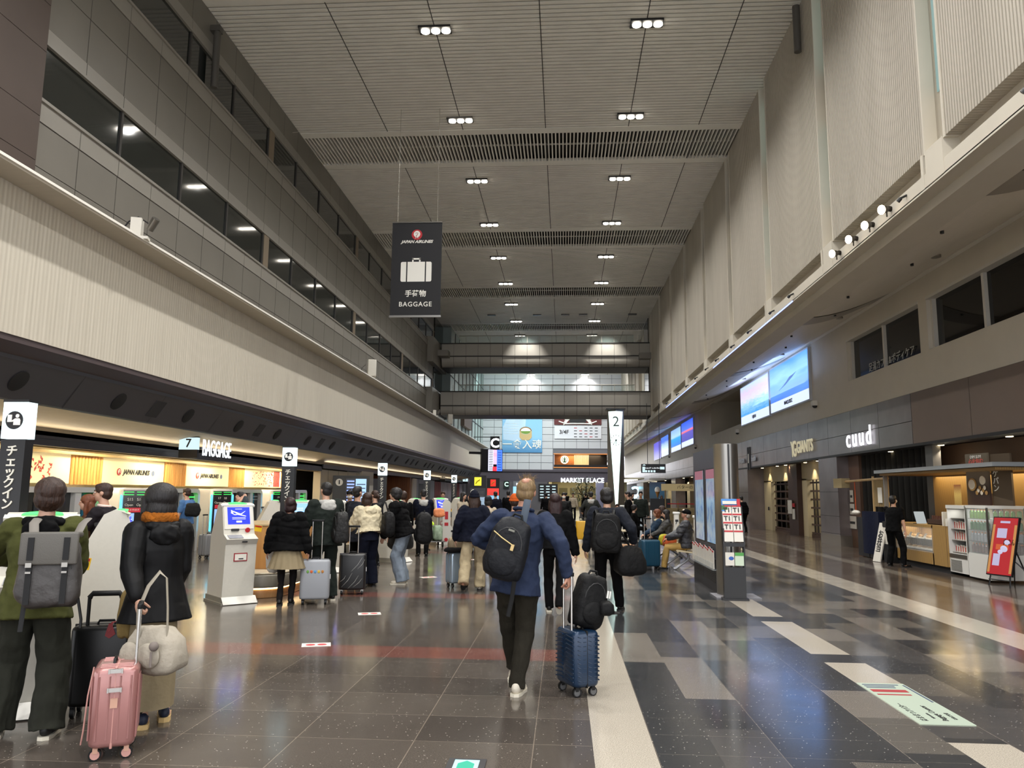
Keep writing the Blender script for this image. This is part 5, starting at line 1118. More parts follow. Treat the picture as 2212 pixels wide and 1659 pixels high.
# islands with desk and lit toe, posts
stone = M('stone_grey', '#7f7a6e', .35, nz=.04); seat_t = M('seat_top', '#bdb199', .45, nz=.05); toe = wood('toe_wood', '#c08c58', '#d6a673', (1, 1, .2), 10); desk = wood('desk_wood', '#b07c44', '#c9965a', (1, 1, .07), 9); toeglow = glow('toe_glow', '#ffd9a0', 5)
PY = [6.05, 12.45, 19.05, 25.4, 31.75]
for k, y in enumerate(PY):
    nm = ('nearest', 'second', 'third', 'fourth', 'farthest')[k]
    t_ = thing('check_in_island', f'rounded stone island with lit wooden toe, {nm} from the camera', 'island', (-4.9, y+.5, 0), 0, 'check-in islands')
    MB().rbox(1.1, 2.4, .0, .13, .45, 8, .01).build('toe', toe, t_)
    MB().rbox(1.12, 2.42, .135, .155, .45, 8, .004).build('toe_light', toeglow, t_)
    MB().rbox(1.25, 2.6, .16, .36, .5, 8, .03).build('body', stone, t_)
    MB().rbox(1.23, 2.58, .36, .385, .49, 8, .01).build('seat_top', seat_t, t_)
    if k != 0 or True:
        MB().rbox(1.05, 1.5, .385, 1.06, .12, 5, .01, (-.08, .1) if k else (-.08, .3)).build('desk', desk, t_)
        MB().rbox(1.09, 1.54, 1.06, 1.09, .12, 5, .005, (-.08, .1) if k else (-.08, .3)).build('desk_top', M('desk_top', '#b9a27c', .35), t_)
    p_ = thing('check_in_post', f'tall black post with a lit check-in pictogram on top, {nm} from the camera', 'post', (-4.5, y, .385), 0, 'black check-in posts')
    MB().box(-.105, .105, 0, .1, 0, 1.635).build('post', black, p_, smooth=False)
    MB().box(-.105, .105, -.008, .108, 1.64, 1.94).build('lit_head', glow('head_lit', '#dffbff', 1.7), p_, smooth=False)
    MB().box(-.11, .11, -.01, .11, 1.94, 1.96).build('cap', black, p_, smooth=False)
    g = MB().cyl((0, -.008, 1.79), (0, -.012, 1.79), .075, n=24).build('pictogram_disc', black, p_)
    mb = MB().box(-.057, -.02, -.016, -.012, 1.775, 1.835).cyl((.027, -.012, 1.825), (.027, -.016, 1.825), .016, n=12).prism([(-.003, 1.75), (.055, 1.75), (.055, 1.79), (.045, 1.805), (.01, 1.805), (-.022, 1.785), (-.015, 1.775), (-.003, 1.78)], -.016, -.012)
    mb.build('pictogram', txtw, g, smooth=False)
    text('lettering', 'チ\nェ\nッ\nク\nイ\nン', .1, M('post_letters', '#d9d5c8', .5), p_, (0, -.004, 1.32), line=.86, off=.002)
# things on the second desk
t_ = thing('notice_stand', 'red, white and yellow notice on the wooden desk', 'notice', (-4.72, 12.85, 1.09), .35); MB().m(0).cb((0, 0, .09), (.26, .01, .035)).m(1).cb((0, 0, .05), (.26, .01, .06)).m(2).cb((0, 0, .015), (.26, .01, .03)).build('card', [jalred, offw, yel], t_, smooth=False); text('lettering', 'お知らせ', .05, jalred, t_, (0, -.008, .05))
MB().tube([(-.13, 0, .03), (-.18, .02, .06), (-.2, 0, .0)], .006, 6).build('clip', offw, t_)
t_ = thing('document_reader', 'small black document reader on the wooden desk', 'reader', (-4.5, 13.1, 1.09)); MB().rbox(.3, .2, 0, .05, .03, 3, .01).build('base', black, t_); MB().cb((0, .05, .09), (.26, .12, .02), rx=.4).cb((0, .03, .14), (.24, .12, .02), rx=.4).build('tray', dark, t_, smooth=False)
# ---- suitcases
chrome = M('chrome', '#c9c7c2', .18, 1.0); rub = M('wheel_black', '#0a0a0a', .5, spec=.3)
def suitcase(loc, rz, w, d, h, shell, label, ribs='v', hh=.0, wheel=None, band=None, group=None, trim=None, lean=0.0):
    t_ = thing('suitcase', label, 'suitcase', loc, rz, group)
    t_.rotation_euler = (lean, 0, rz); z0 = .075; mb = MB()
    mb.rbox(w, d, z0, z0+h, min(w, d)*.22, 6, .035); mb.build('shell', shell, t_)
    mb = MB()
    if ribs == 'v':
        n_ = 8
        for k in range(n_):
            x = -w/2+w*(k+.7)/(n_+.4)
            if abs(x) < w*.07: continue
            for s_ in (-1, 1): mb.cyl((x, s_*(d/2-.001), z0+.05), (x, s_*(d/2-.001), z0+h-.05), .006, n=6)
            mb.cyl((x, -d/2+.04, z0+h-.001), (x, d/2-.04, z0+h-.001), .005, n=6)
        for k in range(4):
            y = -d/2+d*(k+.7)/4.4
            for s_ in (-1, 1): mb.cyl((s_*(w/2-.001), y, z0+.05), (s_*(w/2-.001), y, z0+h-.05), .006, n=6)
    elif ribs == 'h':
        for k in range(11):
            z = z0+.05+(h-.1)*k/10
            for s_ in (-1, 1):
                mb.tube([(-w*.44, s_*(d/2-.001), z), (-w*.1, s_*(d/2-.001), z+.01), (-w*.06, s_*(d/2-.001), z)], .006, 6).tube([(w*.44, s_*(d/2-.001), z), (w*.1, s_*(d/2-.001), z+.01), (w*.06, s_*(d/2-.001), z)], .006, 6)
                for j in range(4): mb.cyl((s_*(w/2-.003), -d*.36+d*.2*j, z), (s_*(w/2-.003), -d*.24+d*.2*j, z+(.010 if j % 2 else 0)), .005, n=6)
    if mb.v: mb.build('ribs', shell, t_)
    b_ = MB(); b_.rbox(w*1.004, .016, z0-.002, z0+h+.003, .007, 2, .004); b_.build('zip_band', band or rub, t_)
    for x in (-w/2+.05, w/2-.05):
        for y in (-d/2+.045, d/2-.045):
            q = MB().cyl((x-.012, y, .036), (x+.012, y, .036), .036, n=16).build('wheel', rub, t_)
            MB().cyl((x-.014, y, .036), (x+.014, y, .036), .027, n=12).build('hub', wheel or M('hub_grey', '#555555', .4), q)
            MB().box(x-.017, x+.017, y-.014, y+.014, .045, .08).build('caster_fork', trim or rub, t_, smooth=False)
    if hh:
        mb = MB()
        for x in (-.07, .07): mb.cyl((x, d/2-.03, z0+h-.02), (x, d/2-.03, z0+h+hh), .009, n=10)
        mb.build('handle_tubes', chrome if hh > .3 else rub, t_)
        MB().rbox(.19, .03, z0+h+hh-.012, z0+h+hh+.02, .012, 3, .006, (0, d/2-.03)).build('grip', rub, t_)
    MB().tube([(-.06, -.02, z0+h), (-.05, -.02, z0+h+.025), (.05, -.02, z0+h+.025), (.06, -.02, z0+h)], .009, 8).build('carry_handle', rub, t_)
    MB().box(w/2-.0, w/2+.008, -.02, .02, z0+h*.5, z0+h*.62).build('lock', trim or chrome, t_, smooth=False)
    return t_
pinkm = M('rose_shell', '#a5736e', .28, .35, coat=.5); pinkb = M('rose_band', '#c08d84', .35)
px_ = suitcase((-2.80, 4.90, 0), R_(-64), .36, .26, .47, pinkm, 'rose pink ribbed suitcase held by the woman with the brown scarf', 'v', .34, M('rose_hub', '#b98a80', .5), pinkb, trim=M('rose_trim', '#c59a84', .4))
for z in (.5, .40): MB().cb((-.2-.008, 0, z), (.02, .06, .022)).cyl((-.215, -.03, z-.012), (-.215, -.03, z+.012), .006, n=8).cyl((-.215, .03, z-.012), (-.215, .03, z+.012), .006, n=8).build('latch', chrome, px_, smooth=False)
for z in (.53, .42): MB().cb((.205, 0, z), (.02, .075, .024)).cyl((.215, -.036, z-.014), (.215, -.036, z+.014), .006, n=8).cyl((.215, .036, z-.014), (.215, .036, z+.014), .006, n=8).build('latch', chrome, px_, smooth=False)
MB().tube([(.2, -.12, .56), (.215, -.14, .4), (.215, -.15, .2), (.19, -.16, .12)], .009, 8, flat=.5).build('side_strap', pinkb, px_)
blk = M('black_shell', '#070707', .35, spec=.35)
bs = suitcase((-3.38, 5.72, 0), R_(18), .43, .27, .56, blk, 'large black suitcase standing behind the pink one, red strap on its handle', None, .0)
MB().cyl((-.12, -.06, .62), (-.12, -.06, .84), .013, n=10).cyl((.1, -.06, .62), (.1, -.06, .84), .013, n=10).tube([(-.12, -.06, .83), (-.1, -.06, .86), (.08, -.06, .86), (.1, -.06, .83)], .02, 10).build('raised_handle', rub, bs)
MB().add([(.04, -.14, .655), (.06, -.14, .655), (.09, -.145, .58), (.05, -.145, .55), (.02, -.145, .57)], [(0, 1, 2, 3, 4)]).tube([(.1, -.06, .66), (.06, -.12, .66), (.04, -.142, .6)], .012, 6, flat=.3).build('red_strap', M('strap_red', '#7a2226', .6), bs)
gr = suitcase((-3.62, 11.35, 0), R_(14), .42, .26, .56, M('grey_shell', '#8f9297', .4, coat=.1), 'pale grey suitcase with a row of small coloured stickers', None, .55)
for k, c in enumerate(('#5f8f3f', '#c25a2a', '#4f8fc0', '#c9a93a', '#a8702f')):
    MB().ball((-.1+.052*k, -.133, .47), (.019, .004, .022), 12, 8).build('sticker', M('stk_'+str(k), c, .6), gr)
bm2 = suitcase((-3.38, 12.5, 0), R_(12), .42, .26, .56, M('marble_black', '#1a1a1b', .35), 'black suitcase with white marble veins beside the hooded man', None, .42, trim=chrome)
mb = MB()
for k, (a, b_, c, d_) in enumerate(((.15, .58, -.02, .36), (.19, .55, .08, .4), (0, .34, -.16, .12), (.1, .3, -.06, .1), (.16, .26, .02, .12), (-.1, .3, -.19, .2))): mb.tube([(a, -.1315, b_), ((a+c)/2+.02, -.1315, (b_+d_)/2), (c, -.1315, d_)], [.002, .005, .001], 5, flat=.4)
mb.build('marble_vein', txtw, bm2)
sv = suitcase((-1.84, 13.65, 0), R_(38), .38, .24, .52, M('ice_blue_shell', '#9fb0bd', .25, .6), 'silver blue suitcase carrying a beige bag, wheeled by the person in the navy beanie', 'v', .35, band=M('champagne', '#9c8a70', .3, .6))
bl = suitcase((.11, 6.66, 0), R_(118), .34, .24, .44, M('navy_ribbed', '#102a44', .3, .3, coat=.3), 'blue suitcase with horizontal ribs wheeled by the man in the blue blazer', 'h', .44)
suitcase((1.86, 17.35, 0), R_(15), .42, .28, .56, M('teal_shell', '#123f55', .35, .2), 'teal suitcase beside the seated man in the cap', 'v', .45)
suitcase((.62, 27.0, 0), R_(0), .42, .28, .62, M('yellow_shell', '#d8a51f', .4), 'bright yellow suitcase beside the man pushing a cart', None, .1)
suitcase((-8.55, 18.4, 0), R_(80), .38, .25, .5, M('grey_plain', '#6f6f70', .4), 'grey suitcase beside the man in the blue shirt', 'v', .45)
# ---- soft bags
def softbag(name, label, cat, loc, dims, mat, rz=0, rx=0, ry=0, sag=.12, seed=1, group=None, n=(24, 14), p=.55):
    t_ = thing(name, label, cat, loc, rz, group); t_.rotation_euler = (rx, ry, rz)
    w, d, h = dims; mb = MB(); rng = np.random.RandomState(seed); vs = []; fs = []; N, Mm = n
    ph = rng.rand(6, 3)*6
    def sp_(v, e): return math.copysign(abs(v)**e, v)
    for i in range(Mm+1):
        f = -PI/2+PI*i/Mm
        for j in range(N):
            a = 2*PI*j/N; x = sp_(math.cos(f), p)*sp_(math.cos(a), p); y = sp_(math.cos(f), p)*sp_(math.sin(a), p); z = sp_(math.sin(f), p)
            k = 1-sag*max(0, z)*.9+sag*.4*max(0, -z)
            nz_ = .03*math.sin(5*x+ph[0, 0]+3*z)+.03*math.sin(7*z+ph[1, 0]+4*y)+.02*math.sin(11*x-6*z+ph[2, 0])
            vs.append((w/2*x*k*(1+nz_), d/2*y*k*(1+nz_), h/2*(1+z*(1+nz_))))
    for i in range(Mm):
        for j in range(N): l = (j+1) % N; fs.append((i*N+j, i*N+l, (i+1)*N+l, (i+1)*N+j))
    mb.add(vs, fs); o = mb.build('body', mat, t_, angle=80); return t_
greyn = fabric('quilted_grey', '#a39b8c', .6, .08, fold=.6); blackn = fabric('black_nylon', '#060607', .6, .2, fold=.6, spec=.25)
tb_ = softbag('tote_bag', 'puffy grey tote bag with pockets hanging over the pink suitcase', 'bag', (-2.66, 5.08, .44), (.40, .22, .30), greyn, R_(-15), sag=.25, seed=3)
MB().ball((.05, -.12, .13), (.09, .035, .08), 14, 8).ball((-.1, -.12, .12), (.08, .03, .09), 14, 8).build('pocket', greyn, tb_)
MB().tube([(-.1, -.06, .24), (-.11, -.06, .4), (-.07, -.03, .55), (-.03, .02, .64), (.03, .02, .6), (.09, -.02, .42), (.13, -.05, .24)], .016, 8, flat=.35).build('handle', M('strap_grey', '#8f8879', .7), tb_)
MB().ball((.12, -.15, .2), .03, 10, 8).tube([(.12, -.17, .17), (.13, -.18, .08)], .008, 6).build('charm', M('charm_grey', '#6f6660', .9), tb_)
to = softbag('tote_bag', 'olive canvas tote bag at the hip of the woman with the scarf', 'bag', (-3.1, 5.5, .58), (.12, .28, .34), fabric('olive_canvas', '#8a7548', .8, .12, fold=.6), R_(20), sag=.1, seed=5)
b = softbag('soft_bag', 'beige bag resting on the silver blue suitcase', 'bag', (-1.86, 13.6, .62), (.30, .2, .24), fabric('beige_bag', '#8f8068', .8, .1, fold=.5), R_(30), seed=6)
b = softbag('neck_pillow', 'black fluffy bundle under the beige bag on the suitcase', 'pillow', (-1.9, 13.55, .595), (.32, .24, .09), fabric('black_fluff', '#0c0b0b', .95), R_(30), seed=7)
b = softbag('duffel_bag', 'big black duffel bag hanging from the shoulder of the man in the dark hoodie', 'bag', (.90, 10.9, .52), (.44, .26, .40), blackn, R_(25), seed=8, sag=.25)
MB().tube([(-.12, 0, .34), (-.2, 0, .6), (-.28, 0, .72)], .014, 6).tube([(.02, 0, .36), (-.14, 0, .6), (-.28, 0, .74)], .014, 6).build('strap', rub, b)
b = softbag('duffel_bag', 'dark grey duffel bag behind the girl in the cream jacket', 'bag', (-2.98, 14.25, .58), (.46, .28, .40), fabric('charcoal_nylon', '#232322', .6, .15, fold=.6, spec=.5), R_(10), seed=9, sag=.3)
MB().tube([(-.15, 0, .32), (-.22, .02, .6), (-.3, .05, .85)], .014, 6).build('strap', rub, b)
b = softbag('plastic_bag', 'white plastic bag at the hand of the girl in the puffer jacket', 'bag', (-4.22, 11.35, .44), (.24, .16, .46), M('plastic_white', '#b9b6ae', .35, trans=.0, bump=.8, bscale=25), R_(0), ry=-.1, seed=10, sag=.5)
MB().ball((.04, -.085, .15), (.015, .003, .015), 8, 6).ball((-.01, -.085, .17), (.012, .003, .012), 8, 6).build('berry_print', M('maroon_print', '#5a1f22', .6), b)
def backpack(label, loc, dims, mat, rz, seed, rx=0, ry=0, pocket=True, straps=True, flap=None):
    b = softbag('backpack', label, 'backpack', loc, dims, mat, rz, rx, ry, seed=seed, sag=.18, p=.5)
    w, d, h = dims
    if pocket: MB().ball((0, -d*.46, h*.3), (w*.38, d*.16, h*.22), 18, 10).build('front_pocket', mat, b)
    MB().tube([(-.05, 0, h*.96), (-.03, 0, h*1.06), (.03, 0, h*1.06), (.05, 0, h*.96)], .01, 8).build('top_handle', rub, b)
    z_ = MB().tube([(-w*.36*math.cos(a*PI/8), -d*.40-.006, h*(.55+.3*math.sin(a*PI/8))) for a in range(9)], .005, 6); z_.build('zip', M('zip_dark', '#3a3a3a', .4, .5), b)
    if straps:
        for s_ in (-1, 1): MB().tube([(s_*w*.25, d*.40, h*.92), (s_*w*.30, d*.62, h*1.08), (s_*w*.34, d*1.1, h*1.0), (s_*w*.38, d*1.25, h*.7), (s_*w*.4, d*.8, h*.2)], .022, 8, flat=.3).build('strap', rub, b)
    return b
gl_ = fabric('grey_leather', '#393634', .4, .12, fold=.5, spec=.6)
b = backpack('dark grey leather backpack with flap and two buckled straps, worn by the person in olive', (-3.28, 4.86, .87), (.36, .19, .44), gl_, R_(22), 21, pocket=False, straps=False, rx=-.05)
MB().rbox(.33, .03, .27, .47, .014, 4, .01, (0, -.098)).rbox(.33, .18, .44, .475, .05, 5, .012, (0, -.02)).build('flap', M('flap_grey', '#524f49', .55, bump=.2), b)
for x in (-.1, .1):
    MB().box(x-.017, x+.017, -.122, -.112, .3, .44).box(x-.017, x+.017, -.108, -.1, .03, .3).build('buckle_strap', rub, b, smooth=False)
    MB().cb((x, -.125, .27), (.034, .01, .028)).cb((x, -.12, .225), (.03, .01, .012)).build('buckle', M('buckle_metal', '#8f8c86', .3, .9), b, smooth=False)
for x in (-.13, .13): MB().tube([(x*.9, .02, .43), (x*1.1, .09, .53), (x*1.15, .2, .56)], .028, 8, flat=.3).build('shoulder_strap', M('strap_grey2', '#6a655e', .7), b)
MB().tube([(-.13, 0, .02), (-.135, -.01, -.14)], .014, 6, flat=.3).tube([(.17, .0, .06), (.2, 0, -.08), (.2, 0, -.13)], .009, 6).build('loose_strap', rub, b)
backpack('black leather backpack worn by the tall man with the white hood', (-3.33, 11.55, .86), (.32, .22, .46), fabric('black_leather', '#080808', .35, .2, fold=.8, spec=.45), R_(-62), 22, straps=False, ry=.0)
backpack('black backpack worn by the girl in the cream jacket', (-3.02, 13.35, .86), (.30, .2, .42), blackn, R_(-60), 23, straps=False)
backpack('huge black backpack worn by the youth bending at the kiosk', (-2.50, 13.95, .70), (.34, .30, .56), blackn, R_(-78), 24, rx=-.0, straps=False)
b = backpack('black backpack slung on the back of the man in the blue blazer', (-.52, 6.30, .94), (.33, .18, .50), fabric('navy_nylon', '#080b12', .5, .2, fold=.5, spec=.3), R_(-8), 25, straps=False, ry=.30)
MB().tube([(.05, .02, .48), (.04, .03, .58), (.02, .10, .66)], .03, 8, flat=.3).build('shoulder_strap', M('strap_slate', '#3a4450', .8), b)
MB().tube([(-.13, -.100, .36), (-.05, -.112, .33), (.05, -.112, .30)], .006, 6).box(.04, .065, -.125, -.11, .26, .31).build('brass_zip', M('brass', '#b8a070', .3, .8), b)
MB().box(-.02, .03, -.108, -.10, .4, .415).build('small_label', M('label_grey', '#7a7a70', .5), b, smooth=False)
MB().tube([(.13, -.02, .03), (.15, 0, -.12), (.16, 0, -.25)], .018, 6, flat=.3).build('loose_strap', rub, b)
backpack('black backpack worn by the man in the dark hoodie', (.57, 10.68, .84), (.40, .2, .52), blackn, R_(3), 26)
b = backpack('black backpack strapped on top of the blue ribbed suitcase', (.17, 6.68, .515), (.28, .22, .44), blackn, R_(30), 27, straps=False, ry=.2)
MB().cb((.11, -.10, .3), (.012, .01, .06)).cb((.135, -.095, .3), (.012, .01, .06)).build('white_tab', txtw, b, smooth=False)
b = softbag('cap', 'black cap hanging off the side of the backpack on the blue suitcase', 'cap', (.34, 6.66, .62), (.13, .16, .12), blackn, R_(20), seed=30); MB().ball((.06, 0, .02), (.07, .07, .012), 12, 6).build('peak', blackn, b)
softbag('handbag', 'orange bag on the seats between the two women and the seated man', 'bag', (2.45, 18.5, .42), (.3, .3, .26), fabric('orange_bag', '#b5532a', .6, .15, fold=.6), .2, seed=31)
softbag('handbag', 'yellow checked bag on the seats beside the orange one', 'bag', (2.4, 18.95, .42), (.28, .26, .26), fabric('yellow_bag', '#a8a02a', .7, .2, fold=.5), .1, seed=32)
softbag('paper_bag', 'brown paper carrier beside the teal suitcase', 'bag', (1.52, 19.2, 0), (.3, .16, .42), M('kraft', '#a07c5c', .8), .1, seed=33, p=.25, sag=0)
softbag('plastic_bag', 'white shopping bag beside the brown paper carrier', 'bag', (1.25, 19.4, 0), (.24, .16, .4), offw, .1, seed=34, sag=.3)
softbag('crossbody_bag', 'black crossbody bag on the back of the man in the blue shirt', 'bag', (-8.72, 17.9, 1.0), (.34, .14, .32), blackn, R_(25), seed=35)
softbag('shopping_bag', 'orange and white bag tied on top of the huge backpack', 'bag', (-2.22, 13.85, 1.18), (.2, .14, .16), fabric('orange_white', '#d8875a', .6, .4, fold=.5), .4, seed=36)
# ---- luggage cart
t_ = thing('luggage_cart', 'steel luggage cart behind the huge backpack', 'cart', (-3.93, 23.5, 0), R_(20))
MB().box(-.28, .28, -.45, .4, .16, .19).cyl((-.25, .38, .18), (-.25, .46, 1.0), .015, n=8).cyl((.25, .38, .18), (.25, .46, 1.0), .015, n=8).cyl((-.27, .46, 1.0), (.27, .46, 1.0), .02, n=8).cyl((-.25, .42, .6), (.25, .42, .6), .012, n=8).build('frame', steel, t_)
for x in (-.22, .22):
    for y in (-.35, .35): MB().cyl((x-.02, y, .08), (x+.02, y, .08), .08, n=14).build('wheel', rub, t_)
for k, x in enumerate((-.14, .14)): softbag('suitcase_cover', 'patterned pale green bag on the luggage cart, '+('left', 'right')[k], 'bag', (-3.93+x, 23.4, .19), (.27, .5, .44), fabric('green_pattern', '#8fa08a', .7, .5, fold=.3), R_(20), seed=40+k, p=.4)
softbag('vest', 'bright yellow-green cloth on the luggage cart', 'cloth', (-4.02, 23.3, .64), (.26, .3, .12), M('hi_vis', '#b8e032', .6, emit='#b8e032', es=.3), .3, seed=44)
# ---- narrow leaflet totem right of the far kiosk
t_ = thing('bag_size_stand', 'narrow white stand with red markings beside the far kiosk', 'stand', (-3.45, 24.6, 0), R_(10)); MB().prism([(-.35, 0), (.35, 0), (.12, .25), (-.12, .6), (-.12, 1.3), (-.2, 1.38), (-.32, 1.38), (-.38, 1.3)], -.03, .03).build('panel', kw2, t_, smooth=False)
MB().box(-.3, -.2, -.036, -.03, .78, 1.02).box(-.31, -.19, -.036, -.03, .58, .68).cyl((-.25, -.03, .15), (-.25, -.036, .15), .06, n=14).build('red_marks', jalred, t_, smooth=False)
# ---- information board with map screens and leaflet rack
t_ = thing('information_board', 'tall metal information board with two long map screens', 'board', (2.5, 13.1, 0))
MB().box(.06, .36, .1, 2.5, 0, 2.43).build('body', M('board_slate', '#4a4b55', .35, .5), t_, smooth=False)
MB().box(.03, .06, .1, 2.5, 0, .55).build('lower_panel', M('board_dark', '#26262b', .5), t_, smooth=False)
mp = NT('map_screen'); nz = mp.noise(mp.coord((1, 1, 1)), 7, 4); c_ = mp.ramp(nz, [(.3, '#6f8fc8'), (.5, '#9fc0d8'), (.7, '#b5c8d2')]); mp.put(mp.b.inputs['Emission Color'], c_); mp.b.inputs['Emission Strength'].default_value = .42; mp.b.inputs['Base Color'].default_value = (.05, .05, .06, 1); mp.b.inputs['Roughness'].default_value = .1
for y0 in (.25, 1.4):
    MB().box(.05, .062, y0-.03, y0+.87, .78, 2.08).build('screen_bezel', black, t_, smooth=False)
    s_ = MB().box(.045, .05, y0, y0+.84, .8, 2.06).build('map_screen', mp.m, t_, smooth=False)
    MB().box(.042, .045, y0, y0+.84, 1.9, 2.06).build('header', glow('map_header', '#a86a7a' if y0 < 1 else '#7a7a98', .6), s_, smooth=False)
for k in range(6): MB().box(.025, .03, .35, 1.2, .16+.03*k, .172+.03*k).box(.025, .03, 1.45, 2.3, .16+.03*k, .172+.03*k).build('vent_slat', black, t_, smooth=False)
for k in range(14):
    h_ = .3+.02*(k % 3); o = MB().m(0).box(-.012, .0, 0, .13, 0, h_).m(1).box(-.014, -.012, 0, .13, h_-.03, h_).build('leaflet', [offw, jalred], smooth=False); o.location = (2.49, 13.3+.155*k, .40); tag(o, 'white leaflet with red top in the low rack of the information board', 'leaflet', 'leaflets in the low rack')
MB().box(-.05, .03, .15, 2.4, .38, .395).box(-.05, -.04, .15, 2.4, .395, .5).build('leaflet_rack', GM, t_, smooth=False)
R = []
for z in (0.02, 2.46): R.append([(.2-.2*math.cos(a), .1-.24*math.sin(a), z) for a in [PI*i/14 for i in range(15)]])
MB().loft(R).build('column', steel, t_, norm=True); MB().box(.185, .215, -.155, -.13, .02, 2.45).build('column_slot', black, t_, smooth=False); MB().box(-.1, .6, -.4, .2, 0, .02).build('foot_plate', grey, t_, smooth=False)
t_ = thing('leaflet_rack', 'black leaflet stand with map leaflets marked T1, in front of the information board', 'rack', (2.665, 12.62, 0), R_(-4))
MB().box(-.165, .165, -.08, .08, .03, .50).box(-.165, -.145, -.08, .08, .5, 1.1).box(.145, .165, -.08, .08, .5, 1.1).box(-.165, .165, -.09, -.07, .82, .88).box(-.2, .2, -.12, .1, 0, .03).build('frame', black, t_, smooth=False)
mb = MB()
for s_ in (-1, 1): mb.add([(s_*.165, -.1, .85), (s_*.165, .12, 1.45), (s_*.165, .14, 1.45), (s_*.165, .08, .85), (s_*.155, -.1, .85), (s_*.155, .12, 1.45), (s_*.155, .14, 1.45), (s_*.155, .08, .85)], [(0, 1, 2, 3), (4, 7, 6, 5), (0, 4, 5, 1), (1, 5, 6, 2), (2, 6, 7, 3), (3, 7, 4, 0)])
mb.build('side_cheek', black, t_, smooth=False)
for r in range(4):
    for c in range(2):
        q = Matrix.Translation((2.665, 12.62, 0)) @ Euler((0, 0, R_(-4))).to_matrix().to_4x4() @ Vector((-.075+.15*c, -.07+.055*r, .9+.13*r))
        o = MB().m(0).cb((0, 0, .08), (.14, .006, .17), rx=-.2).m(1).cb((0, .012, .155), (.14, .006, .025), rx=-.2).build('map_leaflet', [offw, jalred], smooth=False); o.location = q; o.rotation_euler = (0, 0, R_(-4)); tag(o, 'white leaflet marked T1 in the black leaflet stand', 'leaflet', 'T1 leaflets in the black stand')
        if r: text('leaflet_letters', 'T1', .1, txtk, o, (0, -.006, .09), tilt=PI/2-.2, off=.002)
o = MB().m(0).cb((0, 0, .1), (.29, .006, .2), rx=-.2).m(1).cb((0, -.012, .06), (.29, .004, .07), rx=-.2).m(2).cb((.12, -.018, .14), (.05, .004, .12), rx=-.2).m(3).cb((-.02, -.014, .14), (.22, .004, .05), rx=-.2).build('map_leaflet', [M('sky_blue_p', '#4a86c8', .5), M('forest_p', '#3f6a3a', .6), jalred, offw], smooth=False); o.location = (2.665, 12.74, 1.36); tag(o, 'large landscape brochure on top of the black leaflet stand', 'leaflet')
MB().m(0).box(-.14, -.005, -.09, -.08, .53, .73).m(1).box(.005, .14, -.09, -.08, .53, .73).m(2).box(.005, .14, -.092, -.09, .68, .73).m(3).ball((-.05, -.09, .64), (.04, .004, .03), 10, 6).build('small_notices', [offw, M('pale_green', '#c8d8c0', .5), M('leaf_green', '#4f9a4a', .5), M('blue_blob', '#2a5aa8', .5)], t_, smooth=False)
# ---- seats
cushion = M('seat_cream', '#b5a88a', .55); salu = M('seat_metal', '#7f8084', .35, .6)
def seat_row(x, y0, n_, face, label):            # face -1: sitters look to -X
    t_ = thing('seat_bench', label, 'bench', (x, y0, 0), -PI/2 if face < 0 else PI/2)
    for k in range(n_):
        cx = -(k)*.6 if face < 0 else k*.6
        P = [(-.30, .415), (-.27, .435), (-.05, .41), (.08, .40), (.14, .43), (.20, .60), (.245, .80), (.27, .86)]
        def shell(a, b_, nm):
            mb = MB(); R = []
            for px1, pz in P[a:b_]:
                R.append([(cx-.26, px1, pz), (cx+.26, px1, pz), (cx+.26, px1+.02, pz-.035), (cx-.26, px1+.02, pz-.035)])
            mb.loft(R); mb.build(nm, cushion, t_, norm=True, angle=50)
        shell(0, 5, 'seat'); shell(4, 8, 'backrest')
    L0, L1 = (-(n_-1)*.6-.2, .2) if face < 0 else (-.2, (n_-1)*.6+.2)
    MB().box(L0, L1, -.03, .05, .33, .37).build('beam', salu, t_, smooth=False)
    for xx in (L0+.15, L1-.15): MB().tube([(xx, .0, .34), (xx, -.02, .22), (xx, -.28, .03), (xx, -.33, .015)], .022, 8).tube([(xx, .0, .24), (xx, .28, .03), (xx, .33, .015)], .022, 8).build('leg', salu, t_)
    return t_
seat_row(2.72, 17.45, 1, -1, 'cream seat under the man in the black cap')
seat_row(2.72, 18.75, 4, -1, 'row of cream seats holding the women and the bright bags')
seat_row(3.7, 18.0, 4, 1, 'row of cream seats facing away behind the charging posts')
seat_row(1.95, 26.5, 2, 1, 'dark-backed seats beyond the two women')
def cpost(x, y, h_, label):
    t_ = thing('charging_post', label, 'charging post', (x, y, 0)); MB().rbox(.14, .12, 0, h_, .03, 4, .01).build('column', kw2, t_); MB().rbox(.19, .15, h_, h_+.06, .04, 4, .015).build('cap', M('cap_white', '#e6e6e2', .4), t_); MB().box(-.04, .04, -.07, -.055, h_-.2, h_-.14).tube([(.0, -.07, h_-.18), (-.03, -.09, h_-.26)], .008, 6).build('socket', black, t_)
cpost(3.1, 18.6, 1.08, 'white charging post right behind the seated man'); cpost(3.0, 21.2, 1.1, 'white charging post beside the white-haired head'); cpost(2.15, 29.0, 1.15, 'far white charging post, left of a close pair'); cpost(2.42, 28.6, 1.13, 'far white charging post, right of a close pair')
